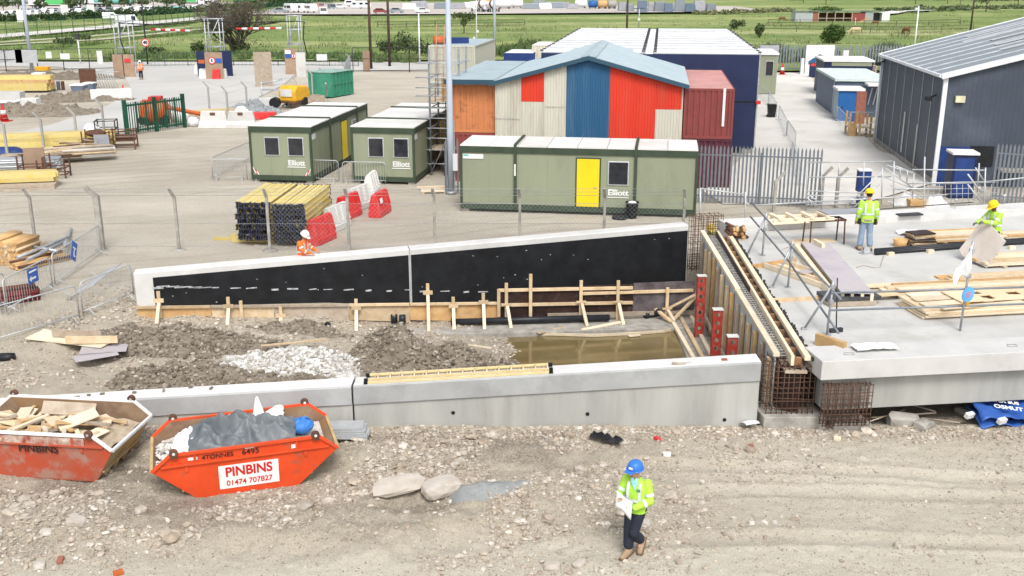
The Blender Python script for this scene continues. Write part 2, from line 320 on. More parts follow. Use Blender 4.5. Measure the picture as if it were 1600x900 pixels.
def hgt(X, Y, detail=True):
    X = np.asarray(X, float); Y = np.asarray(Y, float)
    front = -.30+0*X
    pit = np.interp(X, [-20, -11, -6, -3, -1, 1, 6], [-.28, -.33, -.55, -.9, -1.12, -1.42, -1.5])
    leftb = 1-ss(-13.5, -11, X); pit = pit*(1-leftb)+leftb*lerp(-.28, .0, ss(22, 31, Y))
    under = -.42+0*X
    inner = pit*(1-ss(6.3, 6.8, X))+under*ss(6.3, 6.8, X)
    yw = np.where(X > 6.1, 34.6, np.where(X < -11.2, 31, Yw(X)))
    z = front*(1-ss(21.68, 22.05, Y))+inner*ss(21.68, 22.05, Y)
    z = z*(1-ss(.08, .42, Y-yw))+0*ss(.08, .42, Y-yw)
    if detail:
        near = ss(10, 14, Y)*(1-ss(21.3, 21.75, Y))
        roughx = (1-ss(-1.0, 4.5, X))*.85+.15
        roughy = ss(15.4, 16.9, Y+.25*(fbm(X*.5, Y*.5, 2, 5)-.5))*.9+.1
        r = near*roughx*roughy
        b = (fbm(X*.55, Y*.8, 3, 3)-.5)*.46+(fbm(X*2.1, Y*2.1, 4, 9)-.5)*.30+(fbm(X*9, Y*9, 2, 21)-.5)*.08
        for sx, sy in (SK1, SK2):
            k = np.exp(-(((X-sx)/1.7)**4+((Y-sy)/1.1)**4)); b = b*(1-k)-.05*k
        for cx, cy, rx, ry, hh in ((.9, 18.2, 2.3, .55, .26), (-2.6, 17.2, 2.8, .5, .26), (-5.5, 16.6, 2.2, .4, .2), (-.2, 20.3, 3.2, .5, .16), (2.6, 19.2, .9, 1.2, .16), (-9, 17.2, 3, .6, .18)):
            b = b+hh*np.exp(-(((X-cx)/rx)**2+((Y-cy)/ry)**2))*(.5+fbm(X*1.7, Y*1.7, 3, 31))
        z = z+b*r+near*(fbm(X*6, Y*6, 3, 41)-.5)*.055
        z = z-.17*np.exp(-((Y-(29.85+(X+11.2)*.132)+.45)/.55)**2)*ss(-12, -11, X)*(1-ss(-3, -1, X))
        for ry_, sl_ in ((16.3, .03), (18.1, .03), (19.4, -.02)): z = z+near*ss(.5, 3, X)*(.03*np.exp(-((np.abs(Y-ry_-sl_*X-.25*np.sin(X*.4))-.3)/.1)**2)-.05*np.exp(-((Y-ry_-sl_*X-.25*np.sin(X*.4))/.2)**2))*(.5+fbm(X*.8, Y*.8, 2, 151))
        pitm = ss(22.1, 23, Y)*(1-ss(-1.5, -.3, Y-yw))*(1-ss(5.6, 6.1, X))
        z = z+pitm*((fbm(X*.8, Y*.9, 4, 51)-.5)*.35+(fbm(X*4, Y*4, 3, 61)-.5)*.12)*(1-.6*ss(-1, 1.5, X))
        yard = ss(.5, 2.5, Y-yw)*(1-ss(90, 130, Y))
        z = z+yard*((fbm(X*.25, Y*.25, 3, 71)-.5)*.06+(fbm(X*3, Y*3, 3, 73)-.5)*.025)
    return z
ys = [-25, -10, 0, 5, 8]+list(np.arange(10, 14.6, .2))+list(np.arange(14.6, 22.6, .045))+list(np.arange(22.6, 38, .13))
y = 38.0
while y < 6000: ys.append(y); y += max(.2, (y-22)*.022)
ys = np.array(ys); us = np.linspace(-1, 1, 660)
us = us*.62+us**3*.38
W = np.maximum(17, ys*.86); GX = W[:, None]*us[None, :]; GY = np.repeat(ys[:, None], len(us), 1)
GZ = hgt(GX, GY); nr, nc = GX.shape
YL = list(ys)
import bisect
def hz(x, y):
    r = min(max(bisect.bisect_right(YL, y)-1, 0), nr-2); t = (y-YL[r])/(YL[r+1]-YL[r]); z = 0
    for k, w_ in ((r, 1-t), (r+1, t)):
        f = np.interp(x/W[k], us, UI); i_ = min(int(f), nc-2); z += w_*(GZ[k, i_]*(1-f+i_)+GZ[k, i_+1]*(f-i_))
    return float(z)
UI = np.arange(len(us))
V = np.stack([GX, GY, GZ], -1).reshape(-1, 3); i = np.arange((nr-1)*(nc-1)); r_ = i//(nc-1); c_ = i % (nc-1); q = r_*nc+c_
F = np.stack([q, q+1, q+nc+1, q+nc], 1)
X, Y = V[:, 0], V[:, 1]
damp_dark = ss(.44, .60, fbm(X*.45, Y*.9, 5, 81))*ss(16.2, 18, Y)*(1-ss(21, 21.6, Y))*(1-ss(0, 4, X))*.95
ywv = np.where(X > 6.1, 34.6, np.where(X < -11.2, 31, Yw(X)))
damp_dark = np.maximum(damp_dark, ss(22.1, 22.6, Y)*(1-ss(-.4, .3, Y-ywv))*ss(-7, 1, X)*(.4+.6*fbm(X*.6, Y*.6, 3, 7)))
damp_dark = np.maximum(damp_dark, ss(6.3, 7.5, X)*ss(21.4, 22.4, Y)*(1-ss(33, 34.6, Y))*.9)  # ground within the deck footprint is darker as well
wetl = ss(.50, .60, fbm(X*.12, Y*.22, 4, 91))*ss(45, 55, Y)*(1-ss(-17, -12, X))*.35
track = np.maximum(1-ss(15.6, 17.0, Y+.9*(fbm(X*.3, Y*.6, 3, 15)-.5)-.05*X), ss(1.5, 6, X)*(1-ss(20.5, 21.3, Y))*.7)*(1-ss(22, 23, Y))
yardm = ss(-.2, .6, Y-ywv)
cols = np.stack([np.clip(damp_dark+wetl, 0, 1), np.clip(track, 0, 1), yardm], 1)
gm = bpy.data.materials.new('dirt_ground'); gm.use_nodes = True; nt = gm.node_tree; L = nt.links.new; p = nt.nodes['Principled BSDF']; p.inputs['Roughness'].default_value = .95; p.inputs['Specular IOR Level'].default_value = .15
at_ = nd(nt, 'ShaderNodeAttribute', attribute_name='tint'); sp = nd(nt, 'ShaderNodeSeparateColor'); L(at_.outputs['Color'], sp.inputs[0]); tc = nd(nt, 'ShaderNodeTexCoord')
def nz(scale, det=6, rough=.65, stretch=(1, 1, 1)):
    mp = nd(nt, 'ShaderNodeMapping'); mp.inputs['Scale'].default_value = stretch; L(tc.outputs['Object'], mp.inputs[0])
    n = nd(nt, 'ShaderNodeTexNoise', i_Scale=scale, i_Detail=det, i_Roughness=rough); L(mp.outputs[0], n.inputs['Vector']); return n.outputs['Fac']
def rmp(f, a, b, c=0., d=1.):
    r = nd(nt, 'ShaderNodeMapRange', i_From_Min=a, i_From_Max=b, i_To_Min=c, i_To_Max=d); L(f, r.inputs['Value']); return r.outputs[0]
def mixc(f, a, b):
    m = nd(nt, 'ShaderNodeMix', data_type='RGBA'); 
    if isinstance(f, float): m.inputs['Factor'].default_value = f
    else: L(f, m.inputs['Factor'])
    for s_, v_ in (('A', a), ('B', b)):
        if isinstance(v_, tuple): m.inputs[s_].default_value = (*v_, 1)
        else: L(v_, m.inputs[s_])
    return m.outputs['Result']
base = mixc(rmp(nz(.9, 8, .7), .35, .65), (.28, .235, .172), (.39, .34, .262))
base = mixc(rmp(nz(14, 6, .75), .40, .68, 0, .6), base, (.46, .415, .34))
base = mixc(rmp(nz(9, 8, .8), .54, .68, 0, .55), base, (.20, .165, .13))
trk = mixc(rmp(nz(.8, 8, .7, (.35, 1.3, 1)), .35, .65), (.47, .425, .34), (.58, .54, .445)); trk = mixc(rmp(nz(8, 8, .8), .55, .7, 0, .5), trk, (.33, .28, .225))
yd = mixc(rmp(nz(.22, 8, .7, (.5, 1, 1)), .35, .65), (.325, .29, .232), (.43, .395, .33)); yd = mixc(rmp(nz(6, 8, .8), .5, .68, 0, .6), yd, (.24, .205, .165)); yd = mixc(rmp(nz(11, 6, .8), .55, .7, 0, .6), yd, (.55, .51, .45))
yd = mixc(rmp(nz(.35, 7, .75, (.25, 1.2, 1)), .52, .66, 0, .55), yd, (.51, .46, .39))
yd = mixc(rmp(nz(.16, 8, .75, (.6, 1, 1)), .53, .66, 0, .6), yd, (.27, .23, .185))
wv = nd(nt, 'ShaderNodeTexWave', wave_type='BANDS', bands_direction='X', i_Scale=.55, i_Distortion=9., i_Detail=2.0); wv.inputs['Detail Scale'].default_value = .35; mpw = nd(nt, 'ShaderNodeMapping'); mpw.inputs['Rotation'].default_value = (0, 0, 1.15); mpw.inputs['Scale'].default_value = (.45, .45, 1); L(tc.outputs['Object'], mpw.inputs[0]); L(mpw.outputs[0], wv.inputs['Vector'])
mm = nd(nt, 'ShaderNodeMath', operation='MULTIPLY'); L(rmp(wv.outputs['Fac'], .78, .97, 0, .55), mm.inputs[0]); L(rmp(nz(.12, 4, .6), .42, .58), mm.inputs[1])
yd = mixc(mm.outputs[0], yd, (.25, .21, .17))
gr_ = rmp(nz(34, 5, .85), .50, .68, 0, .42); gl_ = rmp(nz(27, 5, .85), .47, .64, 0, .55)  # fine grit speckle; its dark flecks also paint tiny shadows between grains
base = mixc(sp.outputs['Green'], base, trk); base = mixc(sp.outputs['Blue'], base, yd)
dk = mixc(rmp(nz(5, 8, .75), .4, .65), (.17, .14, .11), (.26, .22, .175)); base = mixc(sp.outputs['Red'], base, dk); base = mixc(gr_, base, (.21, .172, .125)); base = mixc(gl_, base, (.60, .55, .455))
hv = nd(nt, 'ShaderNodeHueSaturation', i_Value=1.25, i_Saturation=.97); L(base, hv.inputs['Color']); L(hv.outputs[0], p.inputs['Base Color']); bp = nd(nt, 'ShaderNodeBump', i_Strength=.9, i_Distance=.07); L(nz(24, 7, .8), bp.inputs['Height']); L(bp.outputs[0], p.inputs['Normal'])
g = tintmesh('ground', V, F, cols, gm, True); g['kind'] = 'structure'
# ------------------------------------------------------------------ stones
def ico():
    t = (1+5**.5)/2
    v = np.array([(-1, t, 0), (1, t, 0), (-1, -t, 0), (1, -t, 0), (0, -1, t), (0, 1, t), (0, -1, -t), (0, 1, -t), (t, 0, -1), (t, 0, 1), (-t, 0, -1), (-t, 0, 1)], float)
    f = np.array([(0, 11, 5), (0, 5, 1), (0, 1, 7), (0, 7, 10), (0, 10, 11), (1, 5, 9), (5, 11, 4), (11, 10, 2), (10, 7, 6), (7, 1, 8), (3, 9, 4), (3, 4, 2), (3, 2, 6), (3, 6, 8), (3, 8, 9), (4, 9, 5), (2, 4, 11), (6, 2, 10), (8, 6, 7), (9, 8, 1)])
    return v/np.linalg.norm(v[0]), f
IV, IF = ico()
def ico2():
    v = [tuple(a) for a in IV]; c = {}; f = []
    def mid(a, b):
        k = (min(a, b), max(a, b))
        if k not in c:
            m = np.array(v[a])+np.array(v[b]); m /= np.linalg.norm(m); v.append(tuple(m)); c[k] = len(v)-1
        return c[k]
    for a, b, d in IF:
        x, y_, z = mid(a, b), mid(b, d), mid(d, a); f += [(a, x, z), (b, y_, x), (d, z, y_), (x, y_, z)]
    return np.array(v), np.array(f)
IV2, IF2 = ico2()
def stones(name, P, S, pal, m, hi=False, flat=.62, sink=.25, rs=1):
    rr = np.random.RandomState(rs); bv, bf = (IV2, IF2) if hi else (IV, IF); n = len(P); k = len(bv)
    j = 1+(rr.rand(n, k)-.5)*.5; v = bv[None]*j[:, :, None]
    sc = S[:, None]*np.stack([.8+rr.rand(n)*.7, .65+rr.rand(n)*.5, flat*(.7+rr.rand(n)*.6)], 1); v = v*sc[:, None, :]
    a = rr.rand(n)*6.283; b = (rr.rand(n)-.5)*.8; ca, sa, cb, sb = np.cos(a), np.sin(a), np.cos(b), np.sin(b)
    y1 = v[:, :, 1]*cb[:, None]-v[:, :, 2]*sb[:, None]; z1 = v[:, :, 1]*sb[:, None]+v[:, :, 2]*cb[:, None]
    x2 = v[:, :, 0]*ca[:, None]-y1*sa[:, None]; y2 = v[:, :, 0]*sa[:, None]+y1*ca[:, None]
    v = np.stack([x2, y2, z1], -1)+P[:, None, :]; v[:, :, 2] += (S*flat*(1-2*sink))[:, None]*.6
    F_ = (bf[None]+(np.arange(n)*k)[:, None, None]).reshape(-1, 3); pal = np.array(pal); c = pal[rr.randint(0, len(pal), n)]*(.85+.3*rr.rand(n, 1))
    return tintmesh(name, v.reshape(-1, 3), F_, np.repeat(c, k, 0), m)
STM = vmat('stone_gravel', .9, .4, 30)
PAL = [(.37, .315, .25), (.42, .365, .295), (.46, .41, .345), (.34, .285, .225), (.40, .355, .30), (.30, .245, .19), (.53, .49, .43), (.38, .32, .255)]
def scatter(n, x0, x1, y0, y1, dens, rs):
    rr = np.random.RandomState(rs); X = rr.rand(n*3)*(x1-x0)+x0; Y = rr.rand(n*3)*(y1-y0)+y0
    k = rr.rand(n*3) < dens(X, Y); X, Y = X[k][:n], Y[k][:n]; return np.stack([X, Y, hgt(X, Y)], 1)
def dfront(X, Y):
    d = ss(.45, .60, fbm(X*.8, Y*1.1, 5, 101))*.96+.04
    d *= np.clip((1-ss(0, 4.5, X))+.16, 0, 1)*(ss(15.3, 16.9, Y+.5*(fbm(X*.4, Y*.4, 2, 5)-.5))*.85+.15)
    d = np.maximum(d, ss(20.6, 21.3, Y+.3*(fbm(X*1.2, Y, 2, 8)-.5))*ss(-4, -2.5, X)*.95)
    d = np.maximum(d, .9*ss(6.5, 8, X)*ss(20.7, 21.3, Y+.25*(fbm(X, Y, 2, 12)-.5)))
    for sx, sy in (SK1, SK2): d = d*(1-np.exp(-(((X-sx)/1.5)**6+((Y-sy)/.9)**6)))
    return d
P1 = scatter(42000, -13, 14, 14.6, 21.6, dfront, 1); S1 = .009+.019*NR.rand(len(P1))**2.2
P2 = scatter(7600, -13, 14, 14.6, 21.6, dfront, 2); S2 = .024+.042*NR.rand(len(P2))**2
PP = np.concatenate([P1, P2]); SS_ = np.concatenate([S1, S2]); tag(stones('gravel', PP, SS_, PAL, STM, rs=3), 'pale gravel and small stones strewn over the rough ground before the long concrete wall', 'gravel', kind='stuff')
PG = scatter(30000, -13, 14, 14.6, 21.6, lambda X, Y: .25+.75*ss(.4, .6, fbm(X*1.3, Y*1.6, 4, 141)), 16); SG = .006+.013*NR.rand(len(PG))**2
tag(stones('grit', PG, SG, [(.36, .305, .23), (.30, .25, .185), (.42, .37, .295), (.50, .45, .37), (.25, .205, .15)], STM, rs=17), 'fine grit and crumbs of soil over the whole dusty foreground', 'grit', kind='stuff')
P3 = scatter(330, -13, 9, 15.2, 21.55, lambda X, Y: dfront(X, Y)**1.3, 4); S3 = .06+.08*NR.rand(len(P3))**3
tag(stones('rubble_stones', P3, S3, PAL, STM, True, rs=5), 'fist sized and larger rubble stones lying among the gravel before the long concrete wall', 'rubble', kind='stuff')
def dpit(X, Y): return (ss(.42, .6, fbm(X*.7, Y*.7, 3, 111))*.8+.2)*(1-ss(-.5, 1.5, X))*(1-ss(-1.4, -.6, Y-np.where(X < -11.2, 33, Yw(X))))
P4 = scatter(9000, -14, 1.5, 24, 33, dpit, 6); S4 = .015+.05*NR.rand(len(P4))**2.5
tag(stones('pit_gravel', P4, S4, PAL, STM, rs=7), 'stones and clods lying on the muddy floor between the two concrete walls', 'gravel', kind='stuff')
def dyard(X, Y): return ss(.45, .62, fbm(X*.3, Y*.3, 3, 121))*.8+.2
P5 = scatter(3500, -24, 7, 35.2, 52, dyard, 8); S5 = .010+.02*NR.rand(len(P5))**3
tag(stones('yard_gravel', P5, S5, [(.44, .40, .33), (.37, .33, .265), (.48, .44, .375)], STM, rs=9), 'loose gravel on the yard behind the black faced wall', 'gravel', kind='stuff')
# named rocks
def rockmesh(name, rx, ry, rz_, seed, m, lab, cat, loc, rot, flat=1, hull=None):
    rr = np.random.RandomState(seed); bv = IV2.copy(); v = np.sign(bv)*np.abs(bv)**.55*np.array([rx, ry, rz_])*(1+(rr.rand(len(bv), 1)-.5)*.22)
    mb = MB(); mb.add([tuple(q) for q in v], [tuple(f) for f in IF2]); o = mb.build(name, m); tag(o, lab, cat)
    o.location = (loc[0], loc[1], hz(loc[0], loc[1])+loc[2]); o.rotation_euler = rot; return o
a = at(690, 770, -.2); rockmesh('boulder', .40, .24, .16, 3, 'rock', 'rounded sandy boulder lying at the edge of the grey mortar spill', 'boulder', (a.x, a.y, .14), (.1, -.15, .25))
a = at(622, 765, -.2); rockmesh('concrete_slab', .52, .26, .07, 5, 'rock', 'flat broken slab of pale concrete left of the rounded boulder', 'slab', (a.x, a.y, .12), (.25, -.16, .2))
for k, (px, py, s_, lb) in enumerate([(123, 834, .15, 'angular grey stone standing in the gravel below the two skips'), (222, 813, .10, 'upright rounded stone in the gravel below the orange skip'), (61, 882, .11, 'pale block of stone in gravel at the far left front'), (862, 882, .13, 'flat pale stone on the gravel left of the walking man'), (905, 880, .10, 'small flat stone between the walking man and a larger flat stone'), (843, 754, .10, 'round pale stone right of the mortar spill'), (1005, 820, .12, 'brownish stone just behind the walking man'), (118, 823, .08, 'smaller grey stone leaning at the gravel below the rusty red skip')]):
    a = at(px, py, -.25); rockmesh('stone', s_*1.2, s_*.9, s_*.6, 20+k, 'rock', lb, 'stone', (a.x, a.y, s_*.25), (.1, .1, k))
rr = np.random.RandomState(77)
# mortar spill
a = at(760, 777, -.2); mb = MB(); pts = []
for i in range(9):
    row = []
    for j in range(28):
        t = 2*math.pi*j/27; rad = (i/8)*(1+.22*math.sin(2*t+.6)+.12*math.sin(5*t))
        x_, y_ = a.x+.72*rad*math.cos(t), a.y+.34*rad*math.sin(t); row.append((x_, y_, hz(x_, y_)+.09*(1-(i/8)**2)-.01*(i == 8)*2+.012*noise.noise((x_*8, y_*8, 0))))
    pts.append(row)
mb.grid(pts); tag(mb.build('mortar_spill', 'mortar'), 'patch of wet grey mortar dumped on the stony ground beside a boulder', 'mortar')
# ------------------------------------------------------------------ heaps
def heap(name, c, rx, ry, h, m, lab, cat, rz_=0, seed=1, lump=.35, clods=500, pal=None, cs=(.018, .075), z0=None, m2=None):
    nr_, nc_ = 40, 110; pts = []; P_ = []
    def hh(r, t):
        x_, y_ = rx*r*math.cos(t), ry*r*math.sin(t); q = Vector((x_*1.1+seed*7, y_*1.1, seed)); e = 1+.25*noise.noise((math.cos(t)*1.5+seed, math.sin(t)*1.5, 0))
        f = max(0, 1-r*r); return x_*e, y_*e, h*f*(.75+.9*noise.noise(q*.9))+f**.5*lump*h*(noise.noise(q*2.6)+.55*noise.noise(q*6)+.3*noise.noise(q*13))
    cr, sr = math.cos(rz_), math.sin(rz_)
    def w(r, t):
        x_, y_, z_ = hh(r, t); X_, Y_ = c[0]+x_*cr-y_*sr, c[1]+x_*sr+y_*cr; return (X_, Y_, (hz(X_, Y_) if z0 is None else z0)+z_-.05*(r > .97))
    for i in range(nr_):
        pts.append([w(i/(nr_-1), 2*math.pi*j/(nc_-1)) for j in range(nc_)])
    mb = MB(); mb.grid(pts); o = mb.build(name, m); tag(o, lab, cat)
    rs = random.Random(seed); P_ = np.array([w(math.sqrt(rs.random()), rs.random()*6.283) for _ in range(clods)]); S_ = cs[0]+(cs[1]-cs[0])*np.array([rs.random()**2.2 for _ in range(clods)])
    s = stones('clods', P_, S_, pal or [(.19, .16, .122), (.25, .212, .165), (.15, .125, .095), (.22, .185, .145), (.34, .30, .245)], STM, rs=seed, flat=.8); s.parent = o; return o
heap('soil_heap', (*at(275, 538, -.4)[:2],), 2.9, 1.2, .42, 'soil', 'low dark clod heap in front of the left end of the black wall', 'soil heap', .05, 2, clods=2200)
heap('soil_heap', (*at(648, 568, -.9)[:2],), 2.3, 1.9, .95, 'soil', 'tallest dark soil heap between the white rubble and the brown puddle', 'soil heap', -.1, 3, clods=2600)
heap('soil_heap', (*at(280, 594, -.4)[:2],), 1.75, .95, .5, 'soil', 'small dark soil heap just behind the near wall left of the white rubble', 'soil heap', .15, 4, clods=1300)
heap('soil_heap', (*at(450, 590, -.5)[:2],), 1.6, .55, .3, 'soil', 'narrow dark soil ridge at the near foot of the white rubble', 'soil heap', .0, 9, clods=500)
heap('soil_heap', (*at(770, 570, -1.1)[:2],), 1.1, .8, .35, 'soil', 'low soil heap sloping into the left edge of the brown puddle', 'soil heap', -.25, 12, clods=500)
heap('soil_heap', (*at(470, 518, -.6)[:2],), 1.5, .6, .2, 'soil', 'flat soil heap by the timber edging behind the white rubble', 'soil heap', 0, 13, clods=400)
heap('rubble_heap', (*at(465, 572, -.55)[:2],), 2.1, 1.3, .50, 'rubble', 'heap of crushed white concrete rubble between dark soil heaps', 'rubble heap', .05, 5, lump=.3, clods=3600, pal=[(.54, .53, .50), (.46, .44, .41), (.60, .59, .56), (.36, .33, .28)], cs=(.018, .085))
# puddle
mb = MB(); mb.add([(-3.2, 22.3, -1.22), (6.25, 22.3, -1.22), (6.25, 32.2, -1.22), (-3.2, 32.2, -1.22)], [(0, 1, 2, 3)])
wm = mat('muddy_water', (.135, .098, .04), .09, c2=(.19, .145, .068), sc=.5, rnd=0, bump=.05, bsc=5, spec=.5); o = mb.build('water', wm); o['kind'] = 'structure'
# ------------------------------------------------------------------ roads, tracks, field
def strip(name, pts, m, z, sub=6):
    """pts: (px,py,halfwidth_m) centreline on the ground"""
    cs = [(at(x_, y_, 0), w_) for x_, y_, w_ in pts]; A = []; B = []
    for i, (c_, w_) in enumerate(cs):
        d = (cs[min(i+1, len(cs)-1)][0]-cs[max(i-1, 0)][0]); n_ = Vector((-d.y, d.x, 0)).normalized()*w_
        A.append((c_+n_).to_tuple()[:2]+(z,)); B.append((c_-n_).to_tuple()[:2]+(z,))
    mb = MB(); mb.grid([A, B]); o = mb.build(name, m); o['kind'] = 'structure'; return o
def poly(name, pxs, m, z):
    mb = MB(); vs = [at(x_, y_, 0).to_tuple()[:2]+(z,) for x_, y_ in pxs]; mb.add(vs, [tuple(range(len(vs)))]); o = mb.build(name, m); o['kind'] = 'structure'; return o
roadm = mat('pale_concrete_road', (.56, .54, .495), .9, c2=(.64, .62, .575), sc=.25, bump=.1, bsc=6, dirt=(.36, .34, .31), dsc=.3, damt=.5, rnd=0)
asph = mat('worn_asphalt', (.42, .41, .39), .9, c2=(.50, .49, .46), sc=.12, dirt=(.52, .5, .46), dsc=.15, damt=.7, rnd=0)
poly('road', [(1130, 320), (1345, 320), (1500, 275), (1372, 236), (1352, 215), (1290, 160), (1262, 112), (1150, 112), (1160, 150), (1178, 232), (1098, 300)], roadm, .05)
poly('yard_road', [(-60, 262), (0, 214), (80, 196), (170, 165), (205, 140), (195, 122), (90, 105), (-80, 104), (-80, 94), (690, 96), (700, 109), (470, 112), (440, 135), (380, 165), (300, 178), (195, 205), (120, 212), (60, 240), (-20, 275)], asph, .05)
fm = bpy.data.materials.new('meadow_grass'); fm.use_nodes = True; nt = fm.node_tree; L = nt.links.new; p = nt.nodes['Principled BSDF']; p.inputs['Roughness'].default_value = 1; p.inputs['Specular IOR Level'].default_value = .05; tc = nd(nt, 'ShaderNodeTexCoord')
c = mixc(rmp(nz(.035, 8, .7, (.7, 1, 1)), .38, .62), (.155, .22, .072), (.24, .29, .11))
c = mixc(rmp(nz(.022, 6, .6, (.4, 1.3, 1)), .5, .62, 0, .8), c, (.37, .38, .16))
c = mixc(rmp(nz(.018, 5, .6, (.3, 2.2, 1)), .54, .66, 0, .9), c, (.42, .41, .22))
c = mixc(rmp(nz(.35, 8, .85, (.8, 1, 1)), .48, .64, 0, .75), c, (.10, .165, .045)); c = mixc(rmp(nz(.09, 8, .85, (.7, 1, 1)), .50, .66, 0, .7), c, (.12, .19, .055))
L(c, p.inputs['Base Color']); bp = nd(nt, 'ShaderNodeBump', i_Strength=.5, i_Distance=.3); L(nz(1.3, 6, .8), bp.inputs['Height']); L(bp.outputs[0], p.inputs['Normal'])
rows = []
for j, yy in enumerate(list(np.geomspace(112, 2500, 70))):
    row = []
    for i in range(90):
        x_ = (i/89-.5)*2*max(260, yy*.95); d = max(0, 128-.16*max(0, -x_)*0-yy) if x_ < 15 else 0
        yv = max(yy, 127.5 if x_ < 18 else 111.5); row.append((x_, yv+.0001*j, .10+.35*noise.noise((x_*.02, yv*.02, 0))+.15))
    rows.append(row)
mb = MB(); mb.grid(rows); o = mb.build('field', fm); o['kind'] = 'structure'
trackm = mat('field_track', (.44, .41, .33), .95, c2=(.52, .49, .42), sc=.1, rnd=0); farm = mat('far_yard_surface', (.42, .38, .34), .95, c2=(.50, .46, .42), sc=.05, rnd=0)
strip('lane', [(-120, 75, 3.6), (0, 62, 3.6), (100, 53, 3.6), (200, 43.5, 3.6), (330, 30.5, 3.6), (480, 15, 4)], roadm, .62)
strip('track', [(-100, 83, .8), (0, 76.5, .8), (150, 68, .8), (320, 50, .8), (430, 38, .8)], trackm, .62)
strip('track', [(-100, 78, .6), (0, 72.5, .6), (140, 62, .6), (300, 46.5, .6)], trackm, .64)
strip('path', [(1345, 28, 3), (1385, 24.5, 3), (1405, 21, 2.5), (1455, 19.5, 2)], mat('pale_path', (.6, .59, .56), .9, rnd=0), .75)
poly('far_yard', [(370, 26.5), (700, 26), (1110, 22), (1200, 20), (1150, 13), (1000, 12), (880, 9), (700, 7), (560, 6), (470, 8), (430, 17)], farm, .7)
poly('car_park', [(-200, 36), (0, 30), (150, 25), (330, 20), (420, 12), (330, 3), (0, 3), (-300, 8)], farm, .7)
# ================================================================== WALLS, DECK, FORMWORK
def atP(px, py, P0, n):
    u = (px-800)/FP; v = (450-py)/FP; d = Vector((u, CT+v*ST, v*CT-ST)); o = Vector((0, 0, HC)); t = (Vector(P0)-o).dot(Vector(n))/d.dot(Vector(n)); return o+d*t
def fz(X): return .69+.0627*(X+3.63)
w = T('retaining_wall', 'long pale concrete retaining wall in the foreground with overhanging coping, behind the skips', 'wall')
def wseg(x0, x1, y0, y1, b0, b1, t0, t1, cham=.0):
    mb = MB()
    if cham:
        for_ = [(y0, b0, b1), (y1, b0, b1), (y1, t0, t1), (y0+cham, t0, t1), (y0, t0-cham, t1-cham)]
        mb.prism([(x0, y_, a) for y_, a, b in for_], (x1-x0, 0, 0)); n = 5
        mb.v = [(x, y_, for_[i % 5][1] if i < 5 else for_[i-5][2]) for i, (x, y_, z) in enumerate(mb.v)]
        return mb
    return mb.hexa([(x0, y0, b0), (x1, y0, b1), (x1, y1, b1), (x0, y1, b0), (x0, y0, t0), (x1, y0, t1), (x1, y1, t1), (x0, y1, t0)])
for x0, x1 in ((-17.5, -3.65), (-3.61, 5.62)):
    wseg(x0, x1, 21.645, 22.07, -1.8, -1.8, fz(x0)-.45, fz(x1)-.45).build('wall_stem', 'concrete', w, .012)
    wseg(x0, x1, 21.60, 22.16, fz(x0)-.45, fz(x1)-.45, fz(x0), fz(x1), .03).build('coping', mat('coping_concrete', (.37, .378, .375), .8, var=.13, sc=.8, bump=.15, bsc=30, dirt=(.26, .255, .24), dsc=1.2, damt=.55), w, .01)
    wseg(x0+.005, x1-.005, 21.64, 22.15, fz(x0)+.0, fz(x1)+.0, fz(x0)+.006, fz(x1)+.006).build('coping_top', mat('toplight_concrete', (.68, .67, .65), .85, var=.06, sc=1.5, dirt=(.48, .45, .40), dsc=1.4, damt=.5), w)  # coping top painted paler, overcast top light put into its colour
MB().box(-3.648, -3.612, 21.66, 22.1, -1.5, fz(-3.63)-.03).build('joint_seal', 'steel_dark', w)
for px, py in ((708, 645), (918, 647), (1132, 656)):
    q = atY(px, py, 21.64); MB().lathe([(.045, -.004), (.045, .004)], 16, 0, (0, 0, 0), False, Matrix.Translation(q) @ Matrix.Rotation(math.pi/2, 4, 'X')).build('weep_hole', 'black', w)
# back wall
wa = math.atan2(WB.y-WA.y, WB.x-WA.x); WLn = (WB-WA).length
w = T('retaining_wall', 'concrete retaining wall behind the pit with its face coated in black bitumen', 'wall', WA, wa)
def bz(x): return .8+.62*x/WLn
wd = Vector((math.cos(wa), math.sin(wa), 0)); wn = Vector((math.sin(wa), -math.cos(wa), 0))
def onw(px, py, off=0.0):
    q = atP(px, py, WA+wn*off, wn); return (q-WA).dot(wd), q.z
xj = onw(641, 430)[0]
for x0, x1 in ((0, xj-.02), (xj+.02, WLn)):
    wseg(x0, x1, 0.0, .5, -1.9, -1.9, bz(x0), bz(x1), .025).build('wall_stem', 'concrete_pale', w)
    m0 = x0+.55 if x0 == 0 else x0+.02
    wseg(m0, x1-.02, -.012, -.002, -1.9, -1.9, bz(m0)-.19, bz(x1)-.19).build('bitumen_coat', 'bitumen', w)
MB().box(xj-.018, xj+.018, -.02, .3, -1.8, bz(xj)-.04).build('joint_seal', 'galv_pale', w)
mb = MB(); rs = random.Random(5)
chm = mat('chalk_mark', (.36, .37, .38), .9, var=.5, sc=9)
for px in range(246, 1000, 30):
    if px < 330: px += 0
    x, z = onw(px+rs.uniform(-4, 4), 449+rs.uniform(-1, 1.5)+(px-246)*.012); ln = rs.uniform(.18, .36); 
    mb.cbox((x, -.0165, z), ln, .003, rs.uniform(.03, .06), 0, 0, 0, rs.uniform(-.06, .06))
for px in (255, 270, 290, 305, 320): x, z = onw(px, 447+(px-255)*.03); mb.cbox((x, -.0165, z), .4, .003, .035)
for _ in range(26):
    x = rs.uniform(.9, WLn-.5); z = rs.uniform(-.6, bz(x)-.35); mb.cbox((x, -.0165, z), rs.uniform(.02, .06), .003, rs.uniform(.012, .035), 0, 0, 0, rs.uniform(-.5, .5))
mb.build('chalk_mark', chm, w)
